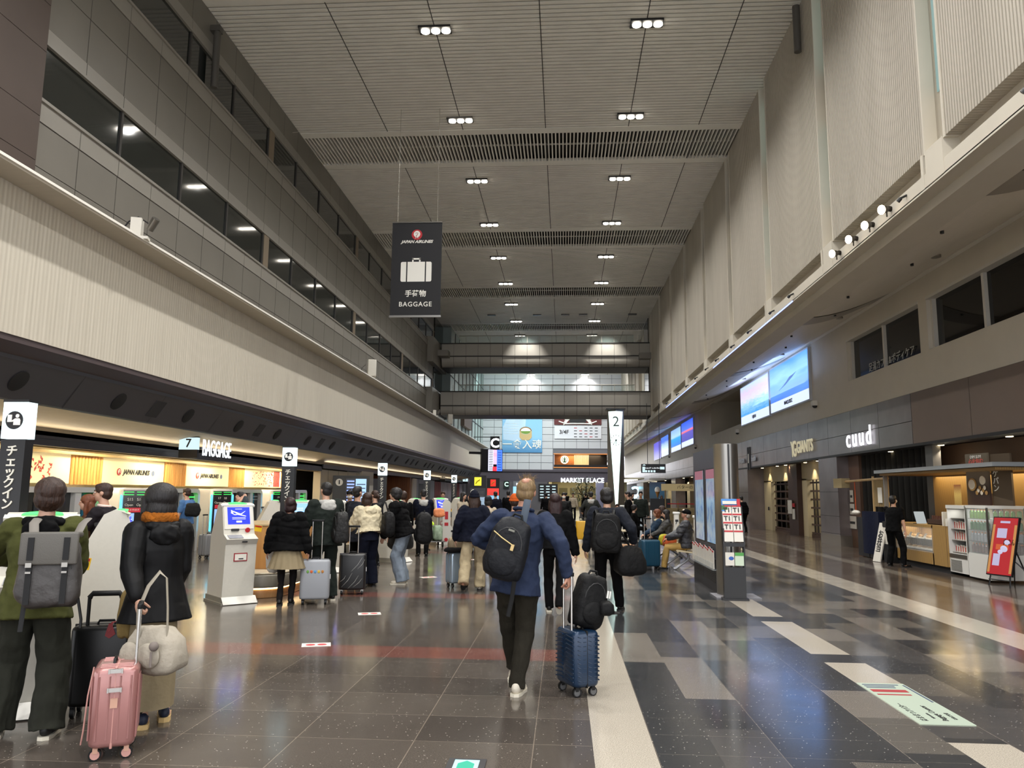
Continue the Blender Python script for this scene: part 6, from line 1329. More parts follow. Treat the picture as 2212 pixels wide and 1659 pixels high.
# ---- floor signs and stickers
t_ = thing('floor_sign', 'pale lit advertising panel set in the floor with red and grey streaks', 'floor sign', (2.747, 6.63, .002))
MB().box(-.195, .195, -.61, .61, 0, .004).build('panel', glow('floor_panel', '#c4d2bc', .8), t_, smooth=False)
mb = MB(); mb.m(0)
for k, (y, h_, l) in enumerate(((.55, .02, .3), (.5, .02, .25), (.45, .02, .24))): mb.box(-.17, -.17+l, y-h_/2, y+h_/2, .004, .006)
mb.m(1).box(-.17, .12, .3, .38, .004, .006).box(-.17, .1, .2, .23, .004, .006).m(0).box(.165, .18, .0, .55, .004, .006); mb.build('streaks', [M('streak_grey', '#3a4660', .6), M('streak_red', '#8f1f28', .6)], t_, smooth=False)
for s_, y, x, sz in (('はままつアバター', -.3, -.12, .06), ('Baggage Counter', -.32, .03, .06), ('Information', -.4, -.03, .03), ('はねだ空港', -.4, .12, .035)): text('lettering', s_, sz, txtk, t_, (x, y, .006), tilt=0, rz=PI/2, ext=.001)
t_ = thing('floor_display', 'small lit floor display with a green arrow at the bottom edge', 'floor display', (-.585, 4.86, .002)); MB().box(-.115, .115, -.12, .12, 0, .006).build('rim', dark, t_, smooth=False); MB().box(-.075, .075, -.11, .09, .006, .008).build('screen', glow('fd_screen', '#b8f0f5', 1.2), t_, smooth=False); MB().prism([(-.05, .02), (0, .07), (.05, .02), (.05, -.1), (-.05, -.1)], .008, .01, 'z').build('arrow', glow('fd_green', '#1fbf9a', 1.0), t_, smooth=False)
for (x, y, r, l) in ((-2.6, 10.54, .3, 'red and white floor sticker level with the puffer girl'), (-2.63, 8.38, .3, 'red and white floor sticker on the near red stripe'), (-2.6, 15.1, .6, 'red and white floor sticker beyond the silver suitcase'), (-2.2, 19.2, .4, 'small red and white floor sticker far along the hall'), (-3.95, 5.05, .2, 'white floor sticker at the feet of the person in olive')):
    t_ = thing('floor_sticker', l, 'sticker', (x, y, .001), r); MB().box(-.15, .15, -.1, .1, 0, .002).build('sheet', offw, t_, smooth=False); MB().cyl((-.06, 0, .002), (-.06, 0, .003), .05, n=14).cyl((.06, 0, .002), (.06, 0, .003), .05, n=14).build('red_print', M('print_red', '#b5454a', .6), t_)
# ---- plant and column by the market
t_ = thing('potted_tree', 'leafy indoor tree in front of the market opening', 'tree', (1.62, 60, 0)); MB().cyl((0, 0, 0), (0, 0, .6), .4, .5, n=16).build('pot', grey, t_); mb = MB(); rng = random.Random(11)
for k in range(9): a = 2*PI*k/9; mb.tube([(0, 0, .55), (.1*math.cos(a), .1*math.sin(a), 1.2), (.6*math.cos(a), .6*math.sin(a), 1.9+.5*rng.random())], .03, 6)
mb.build('stem', M('bark', '#4a3c2c', .8), t_); mb = MB()
for k in range(420):
    a = rng.random()*2*PI; r = 1.0*math.sqrt(rng.random()); z = .9+1.9*rng.random(); r *= 1-abs(z-1.9)*.4; c = Vector((r*math.cos(a), r*math.sin(a), z)); d = Vector((rng.uniform(-1, 1), rng.uniform(-1, 1), rng.uniform(-.4, .5))).normalized(); s_ = d.cross(Vector((0, 0, 1))).normalized()*.05
    mb.add([tuple(c), tuple(c+d*.12+s_), tuple(c+d*.28), tuple(c+d*.12-s_)], [(0, 1, 2, 3)])
mb.build('foliage', M('leaf', '#2f4a2c', .5, nz=.3, nscale=3), t_, smooth=False)
tag(MB().rbox(.75, .6, 0, 2.6, .1, 4, .02, (3.3, 72)).build('kiosk_tower', M('lavender', '#8f8fa8', .4)), 'lavender grey tower right of the indoor tree', 'tower')
# ================================================================== PEOPLE
from mathutils import noise as mn
V = Vector
def bake(mb, name, mats, parent, vox, smooth=3, folds=0.0, ff=9.0, puff=0.0, pp=.11, ax=(1, 1, 1), noise_oct=True):
    me = bpy.data.meshes.new('tmp'); me.from_pydata(mb.v, [], mb.f)
    bm = bmesh.new(); bm.from_mesh(me); bmesh.ops.recalc_face_normals(bm, faces=bm.faces); bm.to_mesh(me); bm.free()
    o = bpy.data.objects.new('tmp', me); COL.objects.link(o)
    r = o.modifiers.new('r', 'REMESH'); r.mode = 'VOXEL'; r.voxel_size = vox; r.adaptivity = 0
    s_ = o.modifiers.new('s', 'SMOOTH'); s_.iterations = smooth; s_.factor = .5
    dg = bpy.context.evaluated_depsgraph_get(); dg.update()
    m2 = bpy.data.meshes.new_from_object(o.evaluated_get(dg)); bpy.data.objects.remove(o); bpy.data.meshes.remove(me)
    if folds or puff:
        n_ = len(m2.vertices); co = np.empty(n_*3, 'f'); m2.vertices.foreach_get('co', co); co = co.reshape(-1, 3)
        no = np.empty(n_*3, 'f'); m2.vertices.foreach_get('normal', no); no = no.reshape(-1, 3); d = np.zeros(n_)
        if folds:
            q = co*np.array(ax)*ff
            for i in range(n_):
                v = V(q[i]); a = mn.noise(v); b_ = mn.noise(v*2.3+V((5, 3, 1)))
                d[i] = folds*((1-2*abs(a))*.7+.5*b_-.3)
        if puff: d += puff*(np.sqrt(np.abs(np.sin(PI*(co[:, 2]+.02*np.sin(9*co[:, 0]))/pp)))-.6)
        co = co+no*d[:, None]; m2.vertices.foreach_set('co', co.astype('f').ravel())
    m2.materials.clear()
    for m_ in (mats if isinstance(mats, (list, tuple)) else [mats]): m2.materials.append(m_)
    m2.polygons.foreach_set('use_smooth', [True]*len(m2.polygons)); m2.name = name; m2.update()
    ob = bpy.data.objects.new(name, m2); COL.objects.link(ob)
    if parent is not None: ob.parent = parent
    return ob
def ik(a, t, l1, l2, hint):
    a = V(a); t = V(t); d = t-a; L_ = min(d.length, (l1+l2)*.999); d.normalize(); t = a+d*L_
    x = (l1*l1-l2*l2+L_*L_)/(2*L_); h_ = math.sqrt(max(0, l1*l1-x*x)); hv = V(hint); hv = (hv-d*hv.dot(d)).normalized()
    return a+d*x+hv*h_, t
def limb(mb, pts, rr, n=12, flat=1.0):
    P = []; R = []
    for i in range(len(pts)-1):
        for k in range(5):
            f = k/5; P.append(V(pts[i]).lerp(V(pts[i+1]), f)); R.append(rr[i]*(1-f)+rr[i+1]*f)
    P.append(V(pts[-1])); R.append(rr[-1]); mb.tube(P, R, n, flat=flat)
    for p, r in zip(pts, rr): mb.ball(p, r*.98, 12, 8)
def hand(mb, w, d, n, curl, s=1.0, side=1):
    d = V(d).normalized(); n = (V(n)-d*V(n).dot(d)).normalized(); sd = n.cross(d)*side; R = Matrix((sd, d, n)).transposed()
    mb.ball(w+d*.048*s, (.040*s, .052*s, .017*s), 14, 10, R); mb.ball(w, .026*s, 10, 8)
    for i, (o, l, b_) in enumerate(((-.029, .066, .084), (-.010, .075, .090), (.010, .070, .086), (.028, .054, .076))):
        p = w+sd*o*s+d*b_*s; a = curl*(.7+.12*i); P = [p-d*.02*s, p]
        for k, f in enumerate((.45, .32, .23)):
            dd = d*math.cos(a)+n*math.sin(a); p = p+dd*l*f*s; P.append(p); a += curl
        mb.tube(P, [.0095*s, .0095*s, .0088*s, .008*s, .0068*s], 8); mb.ball(P[-1], .0068*s, 8, 6)
    p = w-sd*.032*s+d*.022*s+n*.004*s; q = p-sd*.026*s+d*.03*s+n*.012*s; r = q+d*.026*s+n*.016*s*(1+curl)+sd*.008*s
    mb.tube([w+d*.01*s, p, q, r], [.014*s, .0125*s, .0105*s, .008*s], 8); mb.ball(r, .008*s, 8, 6)
skins = [M('skin_light', '#b99079', .5, nz=.04, nscale=20), M('skin_warm', '#a97b65', .5, nz=.04, nscale=20)]
HB = hairmat('hair_black', '#0d0b0b', '#1d1817'); HD = hairmat('hair_brown', '#1e120c', '#3c2417'); HR = hairmat('hair_red_brown', '#4a2412', '#7d4424'); HL = hairmat('hair_sandy', '#5a452c', '#8f7752'); HW = hairmat('hair_white', '#9a8a7c', '#c9bcae'); HM = hairmat('hair_dark_red', '#170b0a', '#33191a')
eyew = M('eye_white', '#d8d4cc', .3); eyed = M('eye_dark', '#1a120e', .2); lipm = M('lip', '#8f5448', .5)
shoe_mats = {'white': M('shoe_white', '#c9c1b0', .6, nz=.06), 'black': M('shoe_black', '#131211', .5), 'brown': M('shoe_brown', '#3a2a20', .5), 'navy': M('shoe_navy', '#141c30', .6)}
soles = {'white': M('sole_white', '#cfc8b6', .6), 'black': M('sole_black', '#181818', .7), 'tan': M('sole_tan', '#c9ab74', .6)}
def person(label, x, y, rz, h=1.7, det=2, top=None, pants=None, hair=HB, hs='short', skin=0, lean=.04, side=0.0, twist=0.0, hy=0.0, hp=-.05, feet=None, hands=None, curl=(.35, .35), pz=None, shoe='black', sole='black',
           hem=.80, topw=1.0, flare=1.0, sleeve=1.0, sr=1.0, puff=0.0, fold=.012, leg=(1.0, 1.0, 1.0), skirt=None, hood=None, face=False, sit=False, mask=False, short=False, collar=None, hat=None, bare=False, px0=0.0, z=0.0, fem=False, scarf=None, wrinkle=9.0, extra=None, elbow=None, pfold=.012, phem=.085):
    s = h/1.75; vox = (.0065, .010, .016)[2-det]
    PZ = (.92*s) if pz is None else pz
    pel = V((px0, 0, PZ)); RT = Euler((-lean, side, 0)).to_matrix()
    def U(px, py, pz_):                        # upper-body point, heights measured for a 1.75 m figure
        k = max(0, min(1, (pz_-.92)/.5)); a = twist*k; q = V((px*math.cos(a)-py*math.sin(a), px*math.sin(a)+py*math.cos(a), pz_-.92))*s; return pel+RT @ q
    shw = .165 if fem else .182
    shL, shR = U(-shw, 0, 1.395), U(shw, 0, 1.395)
    if feet is None: feet = ((-.10, 0, 0, .12, 0), (.10, 0, 0, -.12, 0)) if not sit else ((-.13, .48, 0, .1, 0), (.13, .46, 0, -.1, 0))
    if hands is None: hands = ((-.27, .08, .80), (.27, .08, .80)) if not sit else ((-.1, .36, .62), (.1, .34, .62))
    root = V((0, 0, 0)); body = MB(); sk = skins[skin]
    # legs
    LG = []
    for sg, (fx, fy, fz, fyaw, fpit) in zip((-1, 1), feet):
        hip = pel+V((sg*.092*s, 0, -.02)); ank = V((fx, fy, fz+.085*s))+V((0, -.05*math.sin(-fpit), .0)); kn, ank = ik(hip, ank, .43*s, .42*s, (sg*.08, 1, .25 if not sit else 1.2))
        LG.append((hip, kn, ank, fx, fy, fz, fyaw, fpit)); limb(body, [hip, kn, ank], [.075*s, .05*s, .036*s])
        body.ball(ank+V((math.sin(-fyaw)*.06, math.cos(fyaw)*.06, -.035)), (.036*s, .09*s, .03*s), 10, 8)
    # torso
    rings = [(.84, .15, .10), (.92, .162, .108), (1.02, .145, .10), (1.12, .142, .098), (1.25, .165, .112), (1.36, .165, .10), (1.42, .12, .075), (1.46, .06, .055)]
    def torso(mb, RR, n=24, oy=0.0):
        L_ = []
        for zz, a, b_ in RR: L_.append([tuple(U(a*math.cos(2*PI*j/n), b_*math.sin(2*PI*j/n)+oy, zz)) for j in range(n)])
        mb.loft(L_)
    torso(body, rings)
    nb = U(0, .0, 1.44); hc = U(0, .02, 1.44)+RT @ V((0, .012, .195*s)); RH = RT @ Euler((lean*.6+hp*-1, 0, hy)).to_matrix()
    hc = U(0, .015, 1.49)+RH @ V((0, .02*s, .135*s))
    limb(body, [nb, hc-RH @ V((0, .015*s, .06*s))], [.058*s, .052*s])
    def Hd(px, py, pz_): return hc+RH @ V((px*s, py*s, pz_*s))
    for c, r in (((0, -.012, .028), (.074, .094, .086)), ((0, .02, -.035), (.058, .066, .075)), ((0, .045, -.075), (.034, .035, .028)), ((0, .085, .012), (.04, .014, .012))): body.ball(Hd(*c), tuple(v*s for v in r), 18, 12, RH)
    body.tube([Hd(0, .085, .015), Hd(0, .104, -.022), Hd(0, .088, -.034)], [.007*s, .012*s, .008*s], 8)
    for e in (-1, 1): body.ball(Hd(e*.074, -.008, -.008), (.012*s, .021*s, .031*s), 10, 8, RH)
    # arms
    AR = []
    for sg, sh, t, cu, lbl in ((-1, shL, hands[0], curl[0], 0), (1, shR, hands[1], curl[1], 1)):
        hint = (sg*.5, -1, -.15) if elbow is None or elbow[lbl] is None else elbow[lbl]
        el, wr = ik(sh, t, .285*s, .25*s, hint); AR.append((sh, el, wr)); limb(body, [sh, el, wr], [.05*s, .04*s, .027*s])
        fd = (wr-el).normalized(); n_ = V((-sg, .15, 0)) if abs(fd.z) > .5 else V((0, 0, -1))
        hd_ = (fd+V((0, 0, -.25))).normalized(); hand(body, wr+fd*.012, hd_, n_, cu, s, -sg)
    P = bake(body, 'person', sk, None, vox, 2)
    P.location = (x, y, z); P.rotation_euler = (0, 0, rz); tag(P, label, 'person')
    # face
    if face and det:
        for e in (-1, 1): q = MB().m(0).ball(Hd(e*.03, .080, .0), tuple(v*s for v in (.014, .009, .008)), 10, 8, RH).m(1).ball(Hd(e*.03, .087, .0), .0062*s, 8, 6).m(1).tube([Hd(e*.012, .088, .024), Hd(e*.03, .091, .028), Hd(e*.05, .078, .022)], .004*s, 6); q.build('eye', [eyew, eyed], P)
        MB().ball(Hd(0, .079, -.058), tuple(v*s for v in (.022, .012, .007)), 12, 8, RH).build('mouth', lipm, P)
    if mask: bake(MB().ball(Hd(0, .045, -.045), tuple(v*s for v in (.063, .062, .05)), 16, 10, RH), 'face_mask', offw, P, .008, 2)
    # hair
    hb = MB()
    def hball(c, r): hb.ball(Hd(*c), tuple(v*s for v in r), 20, 14, RH)
    hb_on = True
    if hs == 'x': pass
    elif hs == 'short': hball((0, -.014, .042), (.083, .101, .084)); hball((0, -.045, -.01), (.077, .066, .078)); hball((0, .045, .075), (.06, .05, .036))
    elif hs == 'mop': hball((0, -.014, .044), (.101, .115, .096)); hball((0, -.045, -.012), (.096, .08, .095)); hball((0, .04, .06), (.07, .06, .05)); hball((-.07, .01, .0), (.024, .045, .05)); hball((.07, .01, .0), (.024, .045, .05))
    elif hs == 'bobbig': hball((0, -.02, .035), (.118, .128, .108)); hball((0, -.04, -.06), (.112, .10, .105)); hb.tube([Hd(-.09, .03, .03), Hd(-.10, .03, -.1)], [.035*s, .025*s], 10)
    elif hs == 'bob': hball((0, -.014, .04), (.092, .106, .09)); hball((0, -.03, -.05), (.093, .082, .10)); hb.tube([Hd(-.075, .02, .02), Hd(-.08, .02, -.1)], [.03*s, .022*s], 10); hb.tube([Hd(.075, .02, .02), Hd(.08, .02, -.1)], [.03*s, .022*s], 10)
    elif hs == 'long':
        hball((0, -.014, .04), (.087, .104, .087)); hb.tube([Hd(0, -.04, 0), Hd(0, -.06, -.1), Hd(0, -.07, -.2), Hd(0, -.075, -.32)], [.09*s, .094*s, .085*s, .045*s], 16, flat=.6)
        for e in (-1, 1): hb.tube([Hd(e*.07, .0, .02), Hd(e*.082, .01, -.1), Hd(e*.075, .0, -.22)], [.03*s, .028*s, .015*s], 10)
    elif hs == 'tail': hball((0, -.014, .042), (.082, .1, .083)); hball((0, -.04, -.01), (.076, .065, .07)); hb.tube([Hd(0, -.1, .02), Hd(0, -.14, -.02), Hd(0, -.13, -.15)], [.03*s, .035*s, .01*s], 10)
    elif hs == 'balding': hball((0, -.016, .028), (.082, .098, .080)); hball((0, -.045, -.02), (.077, .065, .07)); hball((0, .04, .085), (.06, .05, .034))
    else: hb_on = False
    if hb_on: H_o = bake(hb, 'hair', hair, P, max(.006, vox*.9), 7 if hs == 'bobbig' else 2, .006 if hs == 'mop' else (.002 if hs == 'bobbig' else .004), 26, ax=(1, 1, .35))
    if hs == 'balding':
        w_ = MB(); rg = random.Random(2)
        for k in range(70):
            a = rg.uniform(0, 2*PI); r = rg.uniform(.02, .07); p = V((r*math.cos(a), .01+r*math.sin(a), .1+rg.uniform(-.02, .01))); d = V((rg.uniform(-.5, .7)*.06, rg.uniform(-.5, .5)*.05, rg.uniform(.0, .05)))
            w_.tube([Hd(*p), Hd(*(p+d*.6+V((0, 0, .015)))), Hd(*(p+d*1.3))], [.0016, .0012, .0005], 4)
        w_.build('hair_wisps', HL, P)
        MB().ball(Hd(0, -.062, .078), tuple(v*s for v in (.036, .042, .027)), 14, 8, RH).build('crown_skin', sk, P)
    if hat:
        kind, hm = hat
        hb = MB(); hb.ball(Hd(0, -.012, .05), tuple(v*s for v in (.09, .108, .078)), 20, 12, RH)
        if kind == 'beanie': hb.tube([Hd(.088*math.cos(a), -.012+.105*math.sin(a), .02) for a in [2*PI*i/20 for i in range(21)]], .016*s, 8); hb.ball(Hd(0, -.02, .085), tuple(v*s for v in (.07, .08, .06)), 16, 10, RH)
        else: hb.ball(Hd(0, .12, .03), tuple(v*s for v in (.062, .075, .009)), 16, 8, RH)
        bake(hb, 'hat', hm, P, max(.006, vox*.8), 2, .002, 30)
    # trousers, skirt
    if pants:
        pb = MB(); lt, lk, lh = leg
        LL = []
        for hip, kn, ank, fx, fy, fz, yaw, pit in LG:
            e = ank+(kn-ank).normalized()*((.0 if not short else .38)-(.085-phem)*1.0)*s if not short else kn+(ank-kn)*.05
            e2 = kn.lerp(e, .9); P_ = [hip.lerp(kn, k/4) for k in range(4)]+[kn.lerp(e2, k/4) for k in range(5)]+[e+V((0, 0, -.03))]; R__ = [(.092*lt*(1-k/4)+.068*lk*k/4)*s for k in range(4)]+[(.068*lk*(1-k/4)+.062*lh*k/4)*s for k in range(5)]+[.062*s*lh]
            pb.tube(P_, R__, 16)
        torso(pb, [(.83, .15*lt, .115*lt), (.88, .172, .122), (.95, .172, .12), (1.04, .155, .11)])
        bake(pb, 'shorts' if short else 'trousers', pants, P, vox*1.15, 2, pfold, 8, ax=(1, 1, .6))
    if skirt:
        sm, zb_, wf = skirt; sb = MB(); n = 60; L_ = []
        for k in range(8):
            f = k/7; zz = (1.04*s)*(1-f)+zb_*f; w1 = (.145+(.165*wf-.145)*min(1, f*1.6)); 
            if wf > 1.15: w1 = .145+(.15*wf-.1)*f
            L_.append([(px0+(w1*s+(.012*f*math.cos(15*2*PI*j/n) if wf > 1.15 else .004*math.cos(5*2*PI*j/n)))*math.cos(2*PI*j/n), (w1*s*.85+(.012*f*math.cos(15*2*PI*j/n) if wf > 1.15 else 0))*math.sin(2*PI*j/n)-.0, zz) for j in range(n)])
        sb.loft(L_); sb.build('skirt', sm, P, norm=True, angle=70)
    # top
    if top:
        tb = MB(); k = topw; hz = hem; fl = flare; e = .016
        RR = [(hz/s, .165*k*fl+e, .12*k*fl+e), ((hz/s+1.0)/2, .160*k*(fl+1)/2+e, .115*k*(fl+1)/2+e), (1.06, .152*k+e, .112*k+e), (1.15, .155*k+e, .115*k+e), (1.26, .17*k+e, .122*k+e), (1.36, .172*(k+1)/2+e, .108*(k+1)/2+e), (1.415, .135+e, .085+e), (1.455, .072+e*.5, .062+e*.5)]
        if sit: RR = [r for r in RR if r[0] > .86]; RR.insert(0, (.86, .175*k+e, .125*k+e))
        if hz/s > 1.0: RR = [(hz/s, .155*k+e, .115*k+e)]+RR[3:]
        torso(tb, RR)
        for sh, el, wr in AR:
            if bare: limb(tb, [sh, sh.lerp(el, .75)], [.072*s*sr, .062*s*sr], 14)
            else:
                w2 = el.lerp(wr, sleeve); limb(tb, [sh, el, w2], [.072*s*sr, .058*s*sr, .044*s*sr], 14)
        bake(tb, 'top', top, P, vox*1.15, 2, fold, wrinkle, puff)
    if collar: bake(MB().tube([U(.07*math.cos(a), .065*math.sin(a), 1.47+.012*math.sin(a)) for a in [2*PI*i/18 for i in range(19)]], .018*s, 8), 'collar', collar, P, .008, 1)
    if hood:
        hb = MB(); hb.tube([U(.1*math.cos(a), -.02+.09*math.sin(a), 1.432-.0*math.sin(a)) for a in [2*PI*i/22 for i in range(23)]], .038*s, 12); hb.ball(U(0, -.115, 1.37), (.12*s, .06*s, .085*s), 18, 12)
        bake(hb, 'hood', hood, P, vox, 2, .012, 13)
    if scarf:
        hb = MB(); hb.tube([U(.08*math.cos(a), .0+.08*math.sin(a), 1.50+.01*math.sin(a)) for a in [2*PI*i/22 for i in range(23)]], .052*s, 12); hb.tube([U(-.05, .1, 1.46), U(-.09, .15, 1.38), U(-.1, .155, 1.22)], [.05*s, .045*s, .05*s], 12, flat=.5)
        bake(hb, 'scarf', scarf, P, vox, 1, .008, 40)
        fr = MB()
        for k in range(9): fr.cyl(U(-.145+.012*k, .155, 1.23), U(-.15+.013*k, .16, 1.14), .004, n=5)
        fr.build('fringe', scarf, P)
    # shoes
    if shoe:
        for hip, kn, ank, fx, fy, fz, yaw, pit in LG:
            sb = MB(); Q = Matrix.Translation((fx, fy, fz)) @ Euler((pit, 0, yaw)).to_matrix().to_4x4()
            if pit: Q = Matrix.Translation((fx, fy, fz)) @ Euler((0, 0, yaw)).to_matrix().to_4x4() @ Matrix.Translation((0, .12*s, 0)) @ Euler((pit, 0, 0)).to_matrix().to_4x4() @ Matrix.Translation((0, -.12*s, 0))
            sb.T = Q; k = s
            sb.ball((0, .075*k, .045*k), (.044*k, .125*k, .035*k), 16, 10).ball((0, -.02*k, .062*k), (.038*k, .052*k, .05*k), 14, 10).ball((0, .13*k, .038*k), (.047*k, .065*k, .03*k), 14, 8)
            o = bake(sb, 'shoe', shoe_mats[shoe], P, .009 if det > 1 else .013, 2)
            ol = [(-.036, -.06), (-.047, 0), (-.043, .08), (-.05, .14), (-.03, .2), (.0, .212), (.03, .2), (.05, .14), (.043, .08), (.047, 0), (.036, -.06), (0, -.075)]
            q = MB(); q.T = Q; q.prism([(a*k, b_*k) for a, b_ in ol], .0, .024*k if sole != 'tan' else .034*k, 'z'); q.build('sole', soles[sole], o, norm=True)
    if extra: extra(P, U, Hd, s)
    return P
F_ol = fabric('olive_knit', '#3f411f', .95, .12, 500, .3); F_gr = fabric('charcoal_green', '#25261f', .9, .15, fold=.4); F_bk = fabric('black_cloth', '#060607', .85, .25, fold=.3, spec=.12); F_sh = fabric('black_shell_cloth', '#050506', .6, .25, fold=.12, spec=.2)
F_tan = fabric('tan_skirt', '#86795f', .8, .08, fold=.3); F_bl = fabric('blazer_blue', '#252e44', .85, .12, 700, .35); F_dk = fabric('dark_trousers', '#26231b', .85, .2, fold=.5); F_nv = fabric('navy_knit', '#0a0e1c', .95, .15, fold=.3); F_be = fabric('beige_cotton', '#a39578', .85, .08, fold=.6)
F_wh = fabric('cream_fleece', '#c4b99c', .95, .08, 150, .6); F_je = fabric('pale_jeans', '#7d8894', .8, .12, fold=.5); F_dg = fabric('dark_green_sweat', '#1b211d', .9, .2, fold=.3); F_gh = fabric('grey_hoodie', '#a9a8a3', .9, .06, fold=.3); F_ho = fabric('slate_hoodie', '#1b1e26', .9, .15, fold=.4)
F_bt = fabric('blue_tee', '#4a6d9a', .9, .08, fold=.3); F_kh = fabric('khaki', '#a0824a', .85, .1, fold=.5); F_sc = fabric('rust_scarf', '#8a4f16', 1.0, .35, 120, 1.0); F_dn = fabric('denim', '#253648', .85, .2, fold=.5); F_le = fabric('leather_blk', '#0d0d0e', .35, .2, fold=.7, spec=.7); F_lt = fabric('light_coat', '#a89c88', .9, .08, fold=.4); F_sg = fabric('shorts_grey', '#8a8a84', .9, .1, fold=.4); F_pt = fabric('patterned_skirt', '#5a6a58', .8, .7, fold=.2); F_tg = fabric('tights', '#141010', .8, .1)
F_or = fabric('orange_knit', '#b0501f', 1.0, .15, 200, .8)
D = R_
# --- the near group on the left
person('brown-haired person in an olive sweater with a black hood at the nearest kiosk', -3.42, 5.15, D(22), 1.70, 2, F_ol, F_gr, HD, 'mop', lean=.16, hp=-.25, hy=.25, feet=((-.30, .08, 0, .2, 0), (.02, -.02, 0, -.1, 0)), hands=((-.34, .36, 1.12), (.0, .40, 1.1)), elbow=((-1.2, -.3, -.5), (.4, -.4, -1.2)), hem=.76, topw=1.16, flare=1.2, sleeve=.95, sr=1.25, leg=(1.18, 1.55, 1.75), hood=F_bk, shoe='black', sole='white', curl=(.6, .6), px0=-.12, pfold=.016)
person('black-bobbed person with rust scarf, black jacket and long skirt, holding the pink suitcase', -2.88, 5.45, D(50), 1.66, 2, F_sh, F_gr, HB, 'bobbig', fem=True, lean=.05, hp=-.05, hy=.15, feet=((-.04, -.02, 0, -.35, 0), (.14, .06, 0, -.4, 0)), hands=((-.22, -.24, .90), (.16, .16, .86)), elbow=((-.9, .3, -.3), (.2, -1, -.4)), hem=.71, topw=1.08, flare=1.42, sleeve=.9, sr=1.3, wrinkle=4, leg=(.7, .7, .6), skirt=(F_tan, .13, 1.06), hood=F_sh, scarf=F_sc, shoe='navy', sole='tan', curl=(1.25, .5), fold=.012)
person('person with dark hair and white collar under a dark cardigan, looking left between kiosks', -5.42, 8.95, D(96), 1.70, 1, fabric('charcoal_knit', '#1c181c', .9, .15, fold=.3), F_bk, HD, 'short', face=True, hy=.2, collar=M('collar_pink', '#d9c0b4', .7), hands=((-.12, .36, 1.18), (.12, .38, 1.22)), curl=(.2, .2))
person('person in a brown coat half hidden behind the person in olive', -5.95, 9.5, D(120), 1.56, 1, fabric('brown_coat', '#4a2f1f', .9, .15), F_bk, HR, 'long', fem=True, hands=((-.15, .3, 1.1), (.15, .3, 1.1)))
person('person in a blue T-shirt and grey shorts facing the bag-drop machine', -8.95, 18.1, D(78), 1.67, 1, F_bt, F_sg, HD, 'short', hem=.82, bare=True, short=True, leg=(1.15, 1.2, 1.2), sole='white', topw=1.1)
person('person in a dark T-shirt resting the face on a hand behind the wooden desk', -6.1, 14.6, D(150), 1.62, 1, fabric('grey_tee', '#3a4044', .9, .1), F_bk, HB, 'short', bare=True, lean=.22, hp=-.4, hands=((-.08, .22, 1.36), (.2, .3, 1.1)), face=True)
# --- the group at the second island
person('person in a black puffer jacket and pleated tan skirt seen from behind', -3.98, 11.15, D(12), 1.535, 1, F_bk, F_tg, HM, 'bob', fem=True, hem=.76, topw=1.38, flare=1.25, sr=1.7, puff=.014, leg=(.85, .9, .75), skirt=(F_tan, .52, 1.7), shoe='black', hood=F_bk, hands=((-.28, .04, .78), (.3, -.02, .72)), lean=.1, hp=-.2, feet=((-.08, 0, 0, .1, 0), (.06, .1, 0, 0, 0)), skin=1)
MB_t = None
person('tall person in a dark green sweatshirt with a pale grey hood and black backpack', -3.60, 11.72, D(38), 1.77, 1, F_dg, F_dg, HB, 'short', hood=F_gh, hem=.80, topw=1.22, flare=1.15, sr=1.45, leg=(1.1, 1.35, 1.3), shoe='black', sole='white', lean=.12, hp=-.15, hy=.2, hands=((-.25, .3, 1.0), (.2, .35, 1.05)), feet=((-.14, .1, 0, .1, 0), (.12, -.05, 0, -.2, 0)))
person('person in a cream fleece jacket and dark wide trousers leaning toward a kiosk', -3.36, 13.45, D(45), 1.62, 1, F_wh, F_nv, HD, 'bob', fem=True, hood=F_wh, hem=.92, topw=1.3, flare=1.3, sr=1.6, leg=(1.1, 1.5, 1.6), lean=.2, hp=-.1, hands=((-.15, .42, .98), (.2, .35, 1.0)), fold=.02)
person('person in a dark jacket facing the girl in cream beside the kiosk', -3.85, 14.35, D(-30), 1.73, 1, F_ho, F_bk, HB, 'short', hem=.7, topw=1.1, hands=((-.2, .3, 1.0), (.1, .35, 1.0)), hp=-.3)
person('youth in a black puffer jacket and pale wide jeans bending toward a kiosk, in profile', -2.86, 13.95, D(90), 1.72, 1, F_bk, F_je, HB, 'mop', hem=.84, topw=1.3, flare=1.2, sr=1.65, puff=.014, leg=(1.15, 1.55, 1.75), shoe='white', sole='white', lean=.30, hp=-.25, hands=((-.2, .34, .80), (.2, .30, .80)), hood=F_bk, face=True, pfold=.016)
person('person in a dark cap and mask beyond the second post', -5.05, 18.2, D(190), 1.66, 0, F_bk, F_bk, HB, 'short', mask=True, hat=('cap', F_bk))
person('person with tied-back hair in black beyond the girl in cream', -4.18, 17.2, D(60), 1.66, 0, F_sh, F_bk, HD, 'tail', fem=True)
person('person in a navy jacket with a grey hood at a far kiosk', -3.60, 19.9, D(15), 1.70, 0, F_nv, F_bk, HB, 'short', hood=F_gh, topw=1.2, sr=1.3, hands=((-.2, .35, 1.0), (.2, .35, 1.0)))
person('person half hidden behind the far blue-screened kiosk', -4.05, 26.0, D(190), 1.66, 0, F_dn, F_bk, HD, 'short')
person('person half hidden at the kiosk left of the navy jacket', -3.95, 19.1, D(30), 1.64, 0, F_bk, F_bk, HD, 'mop')
person('person with long dark hair and beige coat looking at a phone', -2.9, 22.2, D(-120), 1.64, 0, F_lt, F_bk, HB, 'long', fem=True, hands=((-.08, .28, 1.15), (.08, .28, 1.15)))
